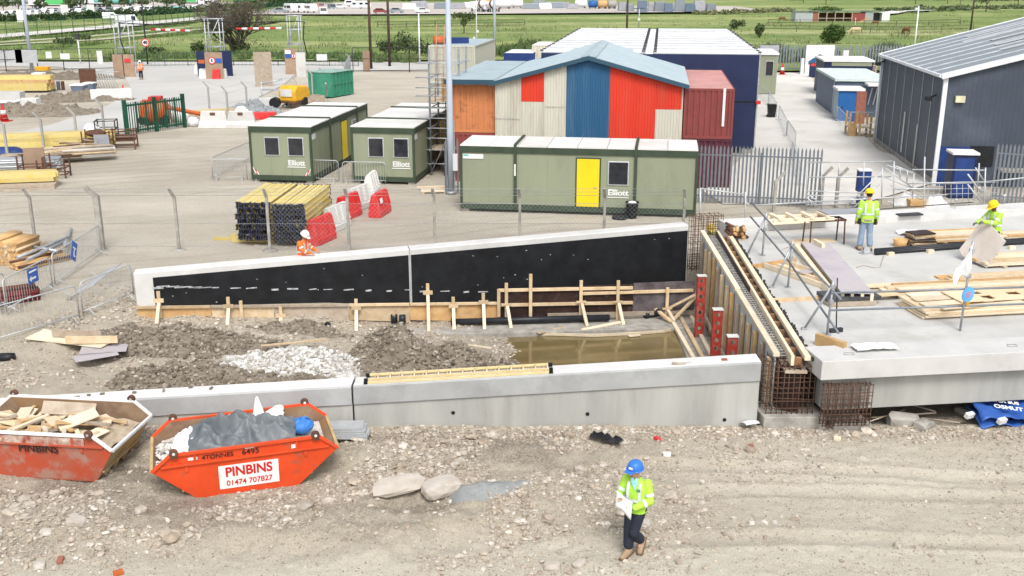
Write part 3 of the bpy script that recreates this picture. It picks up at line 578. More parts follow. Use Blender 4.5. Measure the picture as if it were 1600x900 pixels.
# bridge deck
F0 = at(1285, 565, 1.45); F1 = at(1600, 550, 1.45); fd = (F1-F0); fd.z = 0; fd.normalize(); fn = Vector((-fd.y, fd.x, 0)); FE = F0+fd*12
K0 = at(1140, 352, 1.56); K1 = at(1600, 326, 1.56); kd = (K1-K0); kd.z = 0; kd.normalize(); kn = Vector((-kd.y, kd.x, 0)); KE = K0+kd*15
b = T('bridge_deck', 'unfinished concrete bridge deck with pale edge beams where the workmen stand', 'bridge')
def up(p, z): return Vector((p.x, p.y, z))
def slab(p, q, d, z0, z1, name, m, bev=.015):
    mb = MB(); mb.hexa([up(p, z0), up(q, z0), up(q+d, z0), up(p+d, z0), up(p, z1), up(q, z1), up(q+d, z1), up(p+d, z1)]); return mb.build(name, m, b, bev)
slab(F0, FE, fn*.98, 1.0, 1.45, 'parapet_beam', 'concrete_pale')
slab(F0+fn*.26+fd*.25, FE+fn*.26, fn*.5, .15, 1.0, 'edge_beam', 'concrete')
DL0 = F0+fn*.985+fd*.03; DL1 = K0-kn*.01
mb = MB(); A_ = [DL0, FE+fn*.985, KE-kn*.01, DL1]
mb.hexa([up(q_, .92) for q_ in A_]+[up(q_, 1.3) for q_ in A_]); mb.build('deck_slab', 'deckc', b)
slab(K0, KE, kn*.95, .9, 1.56, 'kerb_beam', 'concrete_pale'); slab(K0+kn*.1, KE+kn*.1, kn*.6, -.6, .9, 'edge_beam', 'concrete')  # lower back web added to keep light from showing through beneath the deck
for px, py in ((1327, 554), (1582, 541)):
    q_ = at(px, py, 1.45); mb = MB(); mb.tube([q_+Vector(d)+Vector((0, 0, .012)) for d in ((-.12, -.03, 0), (.10, -.03, 0), (.13, .09, 0), (-.08, .1, 0), (-.12, -.03, 0))], .006, 5); mb.build('lifting_wire', 'galv', b)
for nm, pts, z0, z1, lb in (('concrete_footing', [(1193, 660), (1292, 660)], -.5, -.02, 'low concrete footing under the tall rebar cage beside the wall end'), ('concrete_footing', [(1303, 664), (1362, 664)], -.5, -.12, 'small concrete footing under the rebar cage below the bridge beam')):
    p0, p1 = at(*pts[0], -.15), at(*pts[1], -.15); mb = MB(); mb.hexa([up(p0, z0), up(p1, z0), up(p1+fn*1., z0), up(p0+fn*1., z0), up(p0, z1), up(p1, z1), up(p1+fn*1., z1), up(p0+fn*1., z1)]); tag(mb.build(nm, 'concrete_old', None, .02), lb, 'footing')
def cage(name, p0, p1, dep, z0, z1, nx, nz_, lab, hooks=False, jit=.015, ny=3, rad=.011):
    mb = MB(); d = (p1-p0); rs_ = random.Random(hash(lab) % 999 if 0 else len(lab))
    for k in range(ny):
        o_ = fn*dep*k/(ny-1)
        for i in range(nx+1):
            q_ = p0+d*(i/nx)+o_; j = Vector((rs_.uniform(-jit, jit), rs_.uniform(-jit, jit), 0)); tz = z1+rs_.uniform(-.06, .06)
            mb.tube([up(q_, z0), up(q_+j, tz)], rad, 5)
            if hooks and k == 0 and i % 2 == 0 and i < nx:
                e = p0+d*((i+.7)/nx)+o_; mb.tube([up(q_+j, tz), up(lerp(q_, e, .5), tz+.07), up(e, tz), up(e, z0)], rad, 5)
        for i in range(nz_+1):
            z_ = lerp(z0+.05, z1-.05, i/nz_)+rs_.uniform(-.02, .02); mb.tube([up(p0+o_-d*.03, z_+rs_.uniform(-.03, .03)), up(p1+o_+d*.02, z_+rs_.uniform(-.03, .03))], rad*.9, 5)
    for i in range(nx+1):
        for z_ in (z0+.1, (z0+z1)/2, z1-.03):
            q_ = p0+d*(i/nx); mb.tube([up(q_, z_), up(q_+fn*dep, z_+rs_.uniform(-.03, .03))], rad*.9, 5)
    return tag(mb.build(name, 'rebar'), lab, 'rebar')
cage('rebar_cage', at(1199, 655, -.1)+fn*.12, at(1272, 655, -.1)+fn*.12, .75, -.05, 1.18, 9, 9, 'tall rusty rebar cage filling the gap between the wall end and the bridge deck', jit=.02)
cage('rebar_cage', at(1284, 668, -.15)-fn*.02, at(1357, 666, -.15)-fn*.02, .16, -.12, .88, 12, 7, 'rusty rebar cage with hooked bars in front of the bridge beam', True, ny=2)
q0 = Vector((6.25, 34.35, 0)); q1 = Vector((7.3, 34.6, 0)); cage('rebar_cage', q0, q1, .5, -.2, 1.75, 6, 9, 'far rusty rebar cage at the end of the black wall with a worker behind it', jit=.04)
# formwork along the deck end
C0 = Vector((6.03, 22.0, 0)); C1 = Vector((6.45, 33.7, 0)); E0 = up(DL0, 0)+Vector((0, -.55, 0)); E1 = up(DL1, 0)+Vector((0, -.2, 0)); cd = (C1-C0).normalized(); cl = Vector((-cd.y, cd.x, 0))  # cl points to -x
s = T('timber_shutter', 'long timber shutter with upright studs running along the end of the bridge deck', 'formwork')
mb = MB(); mb.beam(up(C0, .05), up(C1, .05), .03, 2.5); mb.build('sheeting', mat('pale_shutter_sheet', (.50, .52, .52), .7, var=.12, sc=1.5, dirt=(.3, .28, .24), dsc=2), s)
mb = MB(); mb.beam(up(C0-cd*.1, 1.34), up(lerp(C0, C1, .42), 1.34), .14, .08); mb.build('top_rail', 'timber_pale', s)
mb = MB(); mb.beam(up(lerp(C0, C1, .425), 1.36), up(C1+cd*.1, 1.36), .14, .09); mb.build('top_rail', 'timber_pale', s)
for k in range(14):
    q_ = C0+(C1-C0)*((k+.3)/14)+cl*.085; tz = 1.22+random.uniform(-.12, .05); MB().beam(up(q_, -1.35), up(q_+cl*random.uniform(-.01, .02), tz), .10, .13, up=(0, 1, 0)).build('stud', ['timber', 'timber_old', 'timber_orange', 'timber'][k % 4], s)
for z_, off in ((-.75, .19),): MB().beam(up(C0+cl*off, z_), up(C1+cl*off, z_), .07, .1).build('waler', 'timber_old', s)
for k in range(3):
    q_ = C0+cd*(3.2+.3*k)+cl*(.28+.24*k); o = MB().beam((0, 0, 0), (.05, 8.5, 0), .12, .10).build('timber_baulk', 'timber_pale' if k != 1 else 'timber', None, .004)
    put(o, up(q_, -1.11+.0*k), .02*k); tag(o, ['long pale baulk lying against the foot of the studded shutter', 'middle long baulk at the foot of the studded shutter', 'outermost long pale baulk at the foot of the studded shutter beside the puddle'][k], 'timber')
s = T('timber_shutter', 'low plank shutter with brown spacer blocks along the edge of the deck slab', 'formwork')
ed = (E1-E0).normalized(); el = Vector((-ed.y, ed.x, 0))
MB().beam(up(E0+el*.10, 1.36), up(E1+el*.10, 1.36), .13, .10).build('edge_plank', 'timber_pale', s)
MB().beam(up(E0+el*.43, 1.30), up(lerp(E0, E1, .48)+el*.43, 1.30), .07, .24).build('inner_plank', 'timber_pale', s)
MB().beam(up(lerp(E0, E1, .485)+el*.43, 1.30), up(E1+el*.43, 1.30), .07, .24).build('inner_plank', 'timber_pale', s)
MB().beam(up(lerp(E0, E1, .45)+el*.485, 1.2), up(E1+el*.485, 1.2), .03, .38).build('ply_facing', 'plybrown', s)
for k in range(19):
    q_ = E0+(E1-E0)*((k+.4)/19); MB().beam(up(q_+el*.17, 1.20), up(q_+el*.39, 1.20), .13, .17).build('spacer_block', mat('spacer_brown', (.20, .095, .05), .8, c2=(.30, .17, .09), sc=6, rnd=.25), s)
MB().beam(up(E0+el*.33, 1.02), up(E1+el*.33, 1.02), .5, .06).build('bottom_board', 'timber_old', s)
mb = MB()
for k in range(60):
    q_ = E0+(E1-E0)*((k+.3)/60); q_ = q_+ed*random.uniform(-.05, .05); mb.cbox(up(q_-el*random.uniform(.0, .07), 1.34), .07, random.uniform(.04, .11), .09, random.uniform(-.4, .4))
o = mb.build('starter_bars', 'steel_dark'); tag(o, 'row of dark starter bars along the end of the deck slab', 'rebar')
mb = MB()
for k in range(5): mb.tube([up(C0+cd*.4-cl*(.1+.07*k), 1.25), up(C1-cl*(.1+.07*k), 1.25)], .014, 5)
for k in range(64): q_ = C0+(C1-C0)*((k+.3)/64); mb.tube([up(q_-cl*.04, 1.27), up(q_-cl*.46, 1.27)], .016, 5)
o = mb.build('rebar_mesh', mat('grey_rebar', (.30, .29, .275), .8, var=.3, sc=8)); tag(o, 'grey reinforcing mesh lying in the narrow channel between the two timber shutters', 'rebar')
mb = MB(); mb.beam(up(C0-cl*.24+cd*.4, 1.14), up(C1-cl*.24, 1.14), .42, .12); o = mb.build('concrete_strip', 'concrete_old'); tag(o, 'narrow strip of concrete at the bottom of the channel between the shutters', 'concrete')
mb = MB(); mb.beam(up(lerp(C0, E0, .2), .35), up(lerp(C0, E0, .75), .35), .03, 1.5); o = mb.build('end_board', 'plybrown'); tag(o, 'dark brown board closing the near end of the channel behind the rebar cage', 'board')
mb = MB(); mb.hexa([up(C0+cl*.95, -1.9), up(C0+cl*.12, -1.9), up(C1+cl*.12, -1.9), up(C1+cl*1.2, -1.9), up(C0+cl*.95, -1.17), up(C0+cl*.12, -1.17), up(C1+cl*.12, -1.17), up(C1+cl*1.2, -1.17)]); tag(mb.build('concrete_footing', 'concrete_old', None, .02), 'concrete footing strip under the studded shutter beside the puddle', 'footing')
# red soldiers
def soldier(base, h, lab):
    t = T('soldier_post', lab, 'post', base, 0, 'red perforated steel posts at the shutter'); w_ = .25; n = int(h/.25); mb = MB()
    for i in range(n):
        z0 = i*h/n; z1 = (i+1)*h/n; c_ = (z0+z1)/2; r_ = .065; sq = [(-w_/2, z0), (0, z0), (w_/2, z0), (w_/2, c_), (w_/2, z1), (0, z1), (-w_/2, z1), (-w_/2, c_)]
        vs = [(x, 0, z) for x, z in sq]+[(r_*math.cos(-math.pi*3/4+k*math.pi/4), 0, c_+r_*math.sin(-math.pi*3/4+k*math.pi/4)) for k in range(8)]
        mb.add(vs, [(k, (k+1) % 8, 8+(k+1) % 8, 8+k) for k in range(8)])
    o = mb.build('web_plate', 'soldier', t, 0, .012); 
    for sx in (-1, 1): MB().box(sx*w_/2-.008, sx*w_/2+.008, -.012, .17, 0, h).build('flange', 'soldier', t)
    MB().box(-w_/2-.02, w_/2+.02, -.03, .19, h, h+.03).build('end_plate', 'concrete_pale', t)
soldier(Vector((5.84, 30.2, -1.25)), 2.05, 'tallest red perforated post standing at the corner of the brown puddle')
soldier(Vector((5.72, 27.0, -1.25)), 2.0, 'middle red perforated post with a pink end plate beside the studded shutter')
soldier(Vector((5.70, 24.9, -1.25)), 1.95, 'nearest red perforated post just behind the concrete wall')
# timber edging and brown ply shutter in front of the black wall
G0 = Vector((-11.2, 29.85, 0)); G1 = Vector((5.85, 32.1, 0)); gd = (G1-G0).normalized(); gn = Vector((gd.y, -gd.x, 0)); ga = math.atan2(gd.y, gd.x)
def ong(px, py, off=0.0): q_ = atP(px, py, G0+gn*off, gn); return (q_-G0).dot(gd), q_.z
s = T('timber_edging', 'low timber board edging with braced stakes along the foot of the black wall', 'formwork', G0, ga)
segs = [213, 330, 428, 545, 640, 778]
for a_, b_ in zip(segs[:-1], segs[1:]):
    x0, zt0 = ong(a_, 480-(a_-213)*.012); x1, zt1 = ong(b_, 480-(b_-213)*.012); _, zb0 = ong(a_, 500); _, zb1 = ong(b_, 503)
    mb = MB(); mb.hexa([(x0+.01, 0, zb0), (x1-.01, 0, zb1), (x1-.01, .04, zb1), (x0+.01, .04, zb0), (x0+.01, 0, zt0-.02), (x1-.01, 0, zt1-.02), (x1-.01, .04, zt1-.02), (x0+.01, .04, zt0-.02)]); mb.build('side_board', ['timber_orange', 'timber', 'timber_old', 'timber', 'timber_orange'][segs.index(a_)], s)
    MB().beam((x0, -.03, zt0), (x1-.02, -.03, zt1), .10, .07).build('top_rail', ['timber', 'timber_old', 'timber_old', 'timber', 'timber'][segs.index(a_)], s)
for px, ty, by, br in ((247, 455, 497, 1), (356, 464, 508, 1), (376, 470, 510, 0), (438, 479, 510, 1), (556, 467, 513, 1), (668, 443, 514, 1), (708, 464, 515, 1), (755, 458, 512, 1)):
    x0, z0 = ong(px, ty, .08); _, z1 = ong(px, by, .1); MB().beam((x0, -.09, z0), (x0, -.09, z1), .10, .06, up=(0, 1, 0)).build('stake', 'timber', s)
    if br: MB().beam((x0, -.14, z0-.35), (x0-.02, -.62, z1-.02), .10, .06).build('brace', 'timber_pale', s); MB().cbox((x0, -.15, z0-.28), .30, .04, .12).build('cleat', 'timber', s)
s = T('plywood_shutter', 'dark brown plywood shutter with pale timber walings at the right end of the pit', 'formwork', G0, ga)
x0, zt = ong(778, 452); x1, _ = ong(1086, 450); _, zb = ong(900, 494); xm, _ = ong(990, 452); _, zt2 = ong(1086, 450)
MB().box(x0, xm-.01, 0, .03, zb, zt).build('panel', 'plybrown', s); MB().box(xm, x1, .001, .03, zb, zt+.03).build('panel', mat('ply_stained', (.07, .055, .06), .6, c2=(.16, .14, .15), sc=2.5), s)
def wal(pa, pb, m='timber', h=.09): a_, b_ = ong(*pa), ong(*pb); MB().beam((a_[0], -.045, a_[1]), (b_[0], -.045, b_[1]), .08, h).build('waling', m, s)
wal((778, 453), (988, 449)); wal((905, 458), (1082, 453)); wal((782, 476), (988, 472)); wal((855, 492), (1084, 487), 'timber_old', .12)
for px, ty, by, br in ((779, 452, 495, 0), (791, 442, 513, 1), (829, 428, 496, 0), (908, 438, 500, 1), (966, 438, 504, 1), (1043, 449, 492, 1)):
    a_, b_ = ong(px, ty, .1), ong(px, by, .12); MB().beam((a_[0], -.12, a_[1]), (a_[0], -.12, b_[1]), .10, .06, up=(0, 1, 0)).build('stake', 'timber', s)
    if br: MB().beam((a_[0]+.02, -.17, a_[1]-.75), (a_[0]+.12, -.62, b_[1]-.05), .10, .06).build('brace', 'timber_pale', s); MB().cbox((a_[0], -.18, a_[1]-.7), .32, .04, .06).build('cleat', 'timber', s)
# footing strip
x0, _ = ong(640, 500); zf = -1.12
mb = MB(); mb.hexa([G0+gd*x0+gn*.9+Vector((0, 0, -1.9)), G1+gn*1.1+Vector((0, 0, -1.9)), G1+Vector((0, 0, -1.9)), G0+gd*x0+Vector((0, 0, -1.9)), G0+gd*x0+gn*.9+Vector((0, 0, zf+.1)), G1+gn*1.1+Vector((0, 0, zf)), G1+Vector((0, 0, zf)), G0+gd*x0+Vector((0, 0, zf+.1))])
tag(mb.build('concrete_footing', 'concrete_old', None, .02), 'long concrete footing strip at the edge of the brown puddle carrying the black pipe', 'footing')
mb = MB(); p_ = at(705, 503, -.88); q_ = at(952, 496, -.94); mb.tube([p_, q_], .10, 16); mb.tube([p_+(p_-q_).normalized()*.001, lerp(p_, q_, .012)], .115, 16); tag(mb.build('drain_pipe', 'pipe'), 'long black drain pipe lying on the footing by the puddle', 'pipe')
for px, py, lb in ((616, 503, 'left of two short black pipe stubs standing by the timber edging'), (629, 504, 'right of two short black pipe stubs standing by the timber edging')):
    q_ = at(px, py, -.85); o = MB().lathe([(.105, 0), (.105, .24), (.09, .24), (.09, .05)], 16).build('pipe_stub', 'pipe'); put(o, q_); tag(o, lb, 'pipe')
o = MB().lathe([(.10, 0), (.10, .26), (.085, .26), (.085, .04)], 16).build('pipe_stub', 'pipe'); put(o, at(512, 507, -.6), 0, 1.45, .2); tag(o, 'black pipe stub lying on its side at the foot of the timber edging', 'pipe')
q_ = at(1008, 498, zf); mb = MB(); mb.tube([q_+Vector((0, 0, .12)), q_+Vector((.3, .1, .12)), q_+Vector((.62, .16, .17))], .10, 14); mb.tube([q_+Vector((-.02, -.01, .12)), q_+Vector((.09, .03, .12))], .13, 14); mb.tube([q_+Vector((.55, .14, .16)), q_+Vector((.66, .17, .18))], .13, 14); mb.tube([q_+Vector((.3, .1, .12)), q_+Vector((.42, -.1, .3))], .09, 12)
tag(mb.build('pipe_junction', 'pipe'), 'black pipe junction piece lying on the footing near the red post', 'pipe')
q_ = at(946, 494, zf); o = MB().lathe([(.1, 0), (.1, .12), (.08, .12), (.08, .03)], 14).build('pipe_stub', 'pipe'); put(o, q_); tag(o, 'short black pipe stub on the footing behind the end of the long pipe', 'pipe')
def plank(pa, pb, za, zb_, w_, h_, m, lab, cat='plank', name='plank', grp=None):
    p0, p1 = at(*pa, za), at(*pb, zb_); o = MB().beam(p0-(p0+p1)/2, p1-(p0+p1)/2, w_, h_).build(name, m, None, .003); o.location = (p0+p1)/2+Vector((0, 0, h_/2)); return tag(o, lab, cat, grp)
plank((907, 517), (975, 503), zf, zf+.05, .16, .04, 'timber_pale', 'pale plank lying askew on the footing below the stakes')
plank((1024, 484), (1050, 505), zf+.3, zf+.02, .13, .06, 'timber', 'short timber leaning down beside the black pipe junction')
plank((1037, 487), (1086, 462), zf+.2, -.25, .09, .07, 'timber', 'left of two raking timber props by the tall red post')
plank((1051, 502), (1090, 462), zf+.02, -.3, .09, .07, 'timber', 'right of two raking timber props by the tall red post')
plank((982, 526), (1000, 524), -1.2, -1.2, .14, .03, 'timber_pale', 'small pale offcut floating at the edge of the puddle', 'offcut')
plank((408, 541), (510, 531), -.3, -.3, .10, .03, 'timber', 'thin pale batten lying behind the white rubble heap', 'batten')
plank((732, 540), (768, 545), -.75, -.85, .06, .04, 'timber_pale', 'short stick at the right foot of the tallest soil heap', 'stick')
mb = MB(); pts = [at(px, py, -1.16) for px, py in ((688, 521), (730, 524), (790, 523), (860, 522), (930, 524), (990, 521), (1040, 517), (1085, 505))]
for a_, b_ in zip(pts[:-1], pts[1:]): mb.beam(a_, b_, .03, .09)
tag(mb.build('edging_strip', 'timber_pale'), 'thin wavy pale strip along the waterline of the puddle', 'strip')
for k, (pa, pb) in enumerate((((700, 516), (742, 518)), ((722, 514), (745, 508)), ((840, 521), (880, 512)))): plank(pa, pb, zf+.02, zf+.03, .15, .025, 'timber', ['thin board on the footing below the left end of the long pipe', 'short triangular offcut on the footing left of the long pipe', 'thin lath on the footing under the long pipe'][k])
q_ = at(1098, 545, -1.3)
# left loose boards on the mud
def board(c, L_, w_, th, rz, z, m, lab, name='board', rx=0, ry=0, cat='board', grp=None):
    o = MB().box(-L_/2, L_/2, -w_/2, w_/2, 0, th).build(name, m, None, .002); put(o, (c[0], c[1], z), rz, rx, ry); return tag(o, lab, cat, grp)
c_ = at(113, 537, -.2); board(c_, 2.5, .75, .03, -.30, -.06, 'timber_pale', 'largest pale board in the pile left of the dark soil heap', rx=.03)
c_ = at(163, 550, -.2); board(c_, 1.2, .6, .02, .25, -.12, 'plypurple', 'dark purplish ply sheet at the right of the board pile', ry=.02)
c_ = at(150, 559, -.2); board(c_, 1.1, .5, .02, .55, -.15, 'plypurple', 'lowest purplish ply sheet at the front of the board pile')
c_ = at(122, 538, -.2); board(c_, 1.45, .05, .2, -.12, .01, 'timber_old', 'brown timber on edge at the back of the board pile')
c_ = at(145, 547, -.2); board(c_, 1.4, .06, .2, .05, .0, 'timber', 'pale brown timber on edge at the front of the board pile')
c_ = at(-4, 566, -.25); o = MB().tube([(0, 0, .12), (.3, .05, .12), (.45, .1, .14)], [.13, .13, .09], 12).build('pipe_stub', 'black'); put(o, c_); tag(o, 'black rounded pipe end on the mud at the far left edge', 'pipe')
# ladder
t = T('ladder', 'yellow two-section ladder lying flat on top of the foreground concrete wall', 'ladder')
lx0, lx1 = -3.30, .88
def wl(x, y, dz): return Vector((x, y, fz(x)+dz))
for y_, z_ in ((21.67, .04), (22.10, .04), (21.73, .09), (22.04, .09)):
    MB().beam(wl(lx0, y_, z_), wl(lx1-(.05 if z_ > .06 else 0), y_, z_), .03, .05).build('stile', mat('ladder_yellow', (.62, .48, .22), .6, c2=(.68, .56, .32), sc=3, dirt=(.45, .38, .25), dsc=4), t)
    for xx in (lx0-.03, lx1): MB().beam(wl(xx-.04, y_, z_), wl(xx+.05, y_, z_), .045, .06).build('end_cap', 'black', t)
for k in range(15):
    x = lx0+.15+k*(lx1-lx0-.3)/14; MB().tube([wl(x, 21.67, .04), wl(x, 22.10, .04)], .018, 6).build('rung', 'timber_pale', t); MB().tube([wl(x+.08, 21.73, .09), wl(x+.08, 22.04, .09)], .018, 6).build('rung', 'timber_pale', t)
def onwall(px, py): # on coping top
    X_ = 0
    for _ in range(6): q_ = at(px, py, fz(X_)); X_ = q_.x
    return Vector((q_.x, q_.y, fz(q_.x)+.006))
q_ = onwall(1050, 570); t = T('paint_roller', 'paint roller with brown handle lying on the concrete wall top', 'tool', q_, -.1); MB().tube([(0, 0, .03), (.3, 0, .03)], .03, 10).build('roller_head', 'timber_old', t); MB().tube([(.3, 0, .03), (.32, .08, .03), (.55, .08, .02), (.56, -.02, .02)], .008, 6).build('wire_frame', 'galv', t)
q_ = onwall(1132, 563); o = MB().cbox((0, 0, .015), .12, .1, .03).build('red_block', mat('red_brown', (.3, .08, .06), .8)); put(o, q_); tag(o, 'small red block on the right end of the foreground wall top', 'block')
rs = random.Random(9)
for k, px in enumerate((210, 256, 298, 139, 120, 100, 72, 330, 160, 58)):
    q_ = onwall(px, 608+(300-px)*.075+rs.uniform(-2, 3)); o = MB().cbox((0, 0, .02), rs.uniform(.05, .14), rs.uniform(.05, .1), rs.uniform(.02, .06), rs.uniform(0, 3)).build('dirt_clod', 'soil'); put(o, q_); tag(o, 'dark crumb of soil on the left part of the foreground wall top', 'clod', 'soil crumbs on the wall top')
# galvanised sheets behind orange skip
q_ = at(528, 683, -.3)
for k in range(5):
    o = MB().box(-.7+.05*k*0, .7, -.22, .22, 0, .035).build('metal_sheet', 'galv_pale'); put(o, (q_.x+.02*(k % 2)-.03*k, q_.y+.02*k, -.3+.045*k+.05), .02*(k-2)); tag(o, 'galvanised metal plank in the small stack between the orange skip and the wall', 'metal plank', 'galvanised planks behind the orange skip')
# paper at wall foot, blue bag under bridge
q_ = at(1172, 664, -.25); mb = MB(); mb.grid([[(i*.07-.2, j*.04, .22-.02*j*j*.5+.05*noise.noise((i*.6, j*.6, 3))-.03*abs(i-3)*.4+.0) for i in range(6)] for j in range(6)]); o = mb.build('torn_paper', 'paper', None, 0, .006); put(o, (q_.x, q_.y-.1, -.28), .3, .7); tag(o, 'crumpled white paper standing against the foot of the concrete wall', 'paper')
t = T('plastic_sack', 'blue plastic sack with white lettering dumped under the bridge beam', 'sack', at(1562, 655, -.3), .15)
mb = MB()
for i in range(2): mb.grid([[((u_-.5)*1.5+.1*v_, (v_-.5)*.9, (.18 if i == 0 else 0)+.22*v_+.09*math.sin(u_*5+v_*3)+.10*noise.noise((u_*5, v_*5, i))) for u_ in np.linspace(0, 1, 16)] for v_ in np.linspace(0, 1, 12)])
mb.build('sack_body', 'sign_blue', t, 0, .02)
text('ETSA 8US', .15, 'letter_white', t, Matrix.Translation((.10, .05, .41)) @ Matrix.Rotation(.24, 4, 'X') @ Matrix.Rotation(-.35, 4, 'Z'), bold=.004)
text('OSMUT', .19, 'letter_white', t, Matrix.Translation((.05, -.18, .36)) @ Matrix.Rotation(.24, 4, 'X') @ Matrix.Rotation(-.35, 4, 'Z'), bold=.006)
for k, (x, y_) in enumerate(((-.85, -.1), (-.3, -.5))): MB().cbox((x, y_, .2), .22, .1, .12, .3, 0, .3).build('torn_flap', 'rag', t)
for k, (px, py, L_, rz) in enumerate(((1385, 655, 1.3, .5), (1432, 640, .9, -.9), (1412, 654, 1.6, .1), (1470, 662, .8, -.5))):
    c_ = at(px, py, -.3); o = MB().tube([(-L_/2, 0, 0), (L_/2, .03, .04)], .018, 5).build('stick', 'timber_old'); put(o, (c_.x, c_.y, -.24), rz); tag(o, 'thin stick lying on the rubble in the shade under the bridge beam', 'stick', 'sticks under the bridge beam')
for k, (px, py, s_) in enumerate(((1412, 662, .28), (1443, 668, .2), (1425, 650, .16), (1510, 640, .18))):
    c_ = at(px, py, -.3); rockmesh('rubble_block', s_*1.4, s_*.8, s_*.6, 60+k, 'concrete_old', ['largest flat concrete lump under the bridge beam', 'round concrete lump right of the largest one under the bridge beam', 'smaller broken lump behind the flat one under the bridge beam', 'concrete lump left of the blue sack'][k], 'rubble', (c_.x, c_.y, s_*.3), (.1, .1, k*.7))
q_ = at(940, 683, -.2); mb = MB(); mb.grid([[(i*.09, j*.05, .10+.12*noise.noise((i*.9, j*1.1, 7))) for i in range(9)] for j in range(7)]); o = mb.build('plastic_scrap', 'blackbag', None, 0, .008); put(o, (q_.x-.3, q_.y-.1, hz(q_.x, q_.y)+.02), -.5); tag(o, 'torn black plastic scrap on the stones before the concrete wall', 'plastic')
for k, (px, py, m, lb) in enumerate(((1042, 714, 'rag', 'small white scrap on the bare dirt right of the blue helmet'), (1027, 688, 'sign_red', 'small red scrap on the dirt before the wall'), (1172, 700, 'brick', 'broken red brick on the dirt near the wall end'), (1308, 686, 'timber_pale', 'small pale block on the dirt below the rebar'), (95, 878, 'brick', 'red brick fragment in the stones at the lower left'), (185, 897, 'orange', 'orange brick fragment at the bottom edge of the dirt'), (1000, 818, 'brick', 'reddish brick just behind the walking man'))):
    q_ = at(px, py, -.28); o = MB().cbox((0, 0, .04), .16, .1, .08, k, 0, .1).build('scrap', m, None, .01); put(o, (q_.x, q_.y, hz(q_.x, q_.y)), k); tag(o, lb, 'scrap')
# ================================================================== SKIPS
def skip(t, mo, mi, mend, rim, lugm, hw=.85, bx=1.0):
    pr = [(-bx, 0), (bx, 0), (1.8, .72), (1.43, 1.03), (-1.43, 1.03), (-1.8, .72)]; tp = .08
    def yy(z, s_, i=0): return s_*(hw-tp+tp*z/1.03-i)
    for s_, nm in ((-1, 'side_panel'), (1, 'side_panel')):
        mb = MB(); mb.prism([(x, yy(z, s_), z) for x, z in pr], (0, -s_*.012, 0)); mb.build(nm, mo, t, .004)
        mb = MB(); mb.prism([(x*.99, yy(z, s_, .016), z*.985+.008) for x, z in pr], (0, -s_*.006, 0)); mb.build('inner_lining', mi, t)
        MB().beam((-1.62, yy(.78, s_)+s_*.02, .80), (1.62, yy(.78, s_)+s_*.02, .80), .05, .045).build('side_rail', mo, t, .004)
        for a, c_ in ((3, 4), (3, 2), (4, 5)):
            (xa, za), (xb, zb_) = pr[a], pr[c_]; MB().beam((xa, yy(za, s_)+s_*.012, za+.01), (xb, yy(zb_, s_)+s_*.012, zb_+.01), .06, .06).build('rim', rim if a == 3 and c_ == 4 or rim == 'white' else mo, t, .005)
        for sx in (-1, 1):
            MB().cbox((sx*.98, yy(.9, s_)+s_*.02, .9), .05, .03, .2).build('rail_bracket', mo, t); MB().cbox((sx*1.15, yy(.72, s_)+s_*.015, .7), .06, .025, .1).build('rail_bracket', mo, t)
            lg = MB(); lg.lathe([(.075, -.045), (.085, -.03), (.085, .03), (.075, .045)], 14, 0, (0, 0, 0), True, Matrix.Rotation(math.pi/2, 4, 'X')); lg.cbox((0, 0, -.06), .13, .07, .1); o = lg.build('lifting_lug', lugm, t, .006); o.location = (sx*1.36, yy(1.03, s_)+s_*.03, 1.09)
            h_ = MB().lathe([(.028, -.052), (.028, .052)], 10, 0, (0, 0, 0), False, Matrix.Rotation(math.pi/2, 4, 'X')).build('lug_hole', 'galv_pale' if rim == 'white' else 'white', o)
    for sx in (-1, 1):
        mb = MB(); h0, h1 = yy(0, 1, .012), yy(.72, 1, .012); mb.prism([(sx*bx, -h0, 0), (sx*1.8, -h1, .72), (sx*1.8, h1, .72), (sx*bx, h0, 0)], (-sx*.012, 0, .012)); mb.build('end_plate', mend, t)
        mb = MB(); mb.prism([(sx*(bx-.03), -h0+.02, .02), (sx*1.77, -h1+.02, .72), (sx*1.77, h1-.02, .72), (sx*(bx-.03), h0-.02, .02)], (-sx*.006, 0, .008)); mb.build('inner_lining', mi, t)
        MB().beam((sx*1.8, -h1-.02, .725), (sx*1.8, h1+.02, .725), .06, .06).build('rim', rim if rim == 'white' else mend, t, .005)
        for k in range(4):
            y_ = lerp(-h0+.2, h0-.2, k/3); xr = bx+(1.8-bx)*.28+.03; MB().beam((sx*(bx+.04), y_, .01), (sx*xr, y_, .20), .07, .03, up=(0, 1, 0)).build('end_rib', mend, t)
        MB().beam((sx*xr, -h1+.05, .21), (sx*xr, h1-.05, .21), .04, .03).build('end_rib', mend, t)
    MB().box(-bx, bx, -yy(0, 1), yy(0, 1), -.02, 0).build('floor_plate', mo, t)
pa, pb = at(305, 778, -.3), at(472, 754, -.3); a2 = math.atan2(pb.y-pa.y, pb.x-pa.x); c2_ = (pa+pb)/2+Vector((-math.sin(a2), math.cos(a2), 0))*.78
S2 = T('skip', 'bright orange skip full of tarpaulin and rags, with a white painted sign on its side', 'skip', (c2_.x, c2_.y, -.33), a2)
skip(S2, 'skip_orange', 'skip_in', 'skip_yellow', 'skip_orange', 'rust')
pb = at(147, 748, -.3); a1 = R(-6.5); c1_ = pb+Vector((-math.cos(a1), -math.sin(a1), 0))*1.36+Vector((-math.sin(a1), math.cos(a1), 0))*.80
S1_ = T('skip', 'battered faded red skip with a white rim, loaded with timber offcuts', 'skip', (c1_.x+.07, c1_.y, -.34), a1)
skip(S1_, 'skip_red', 'skip_in', 'skip_yellow', 'white', 'rust', .90, 1.36)
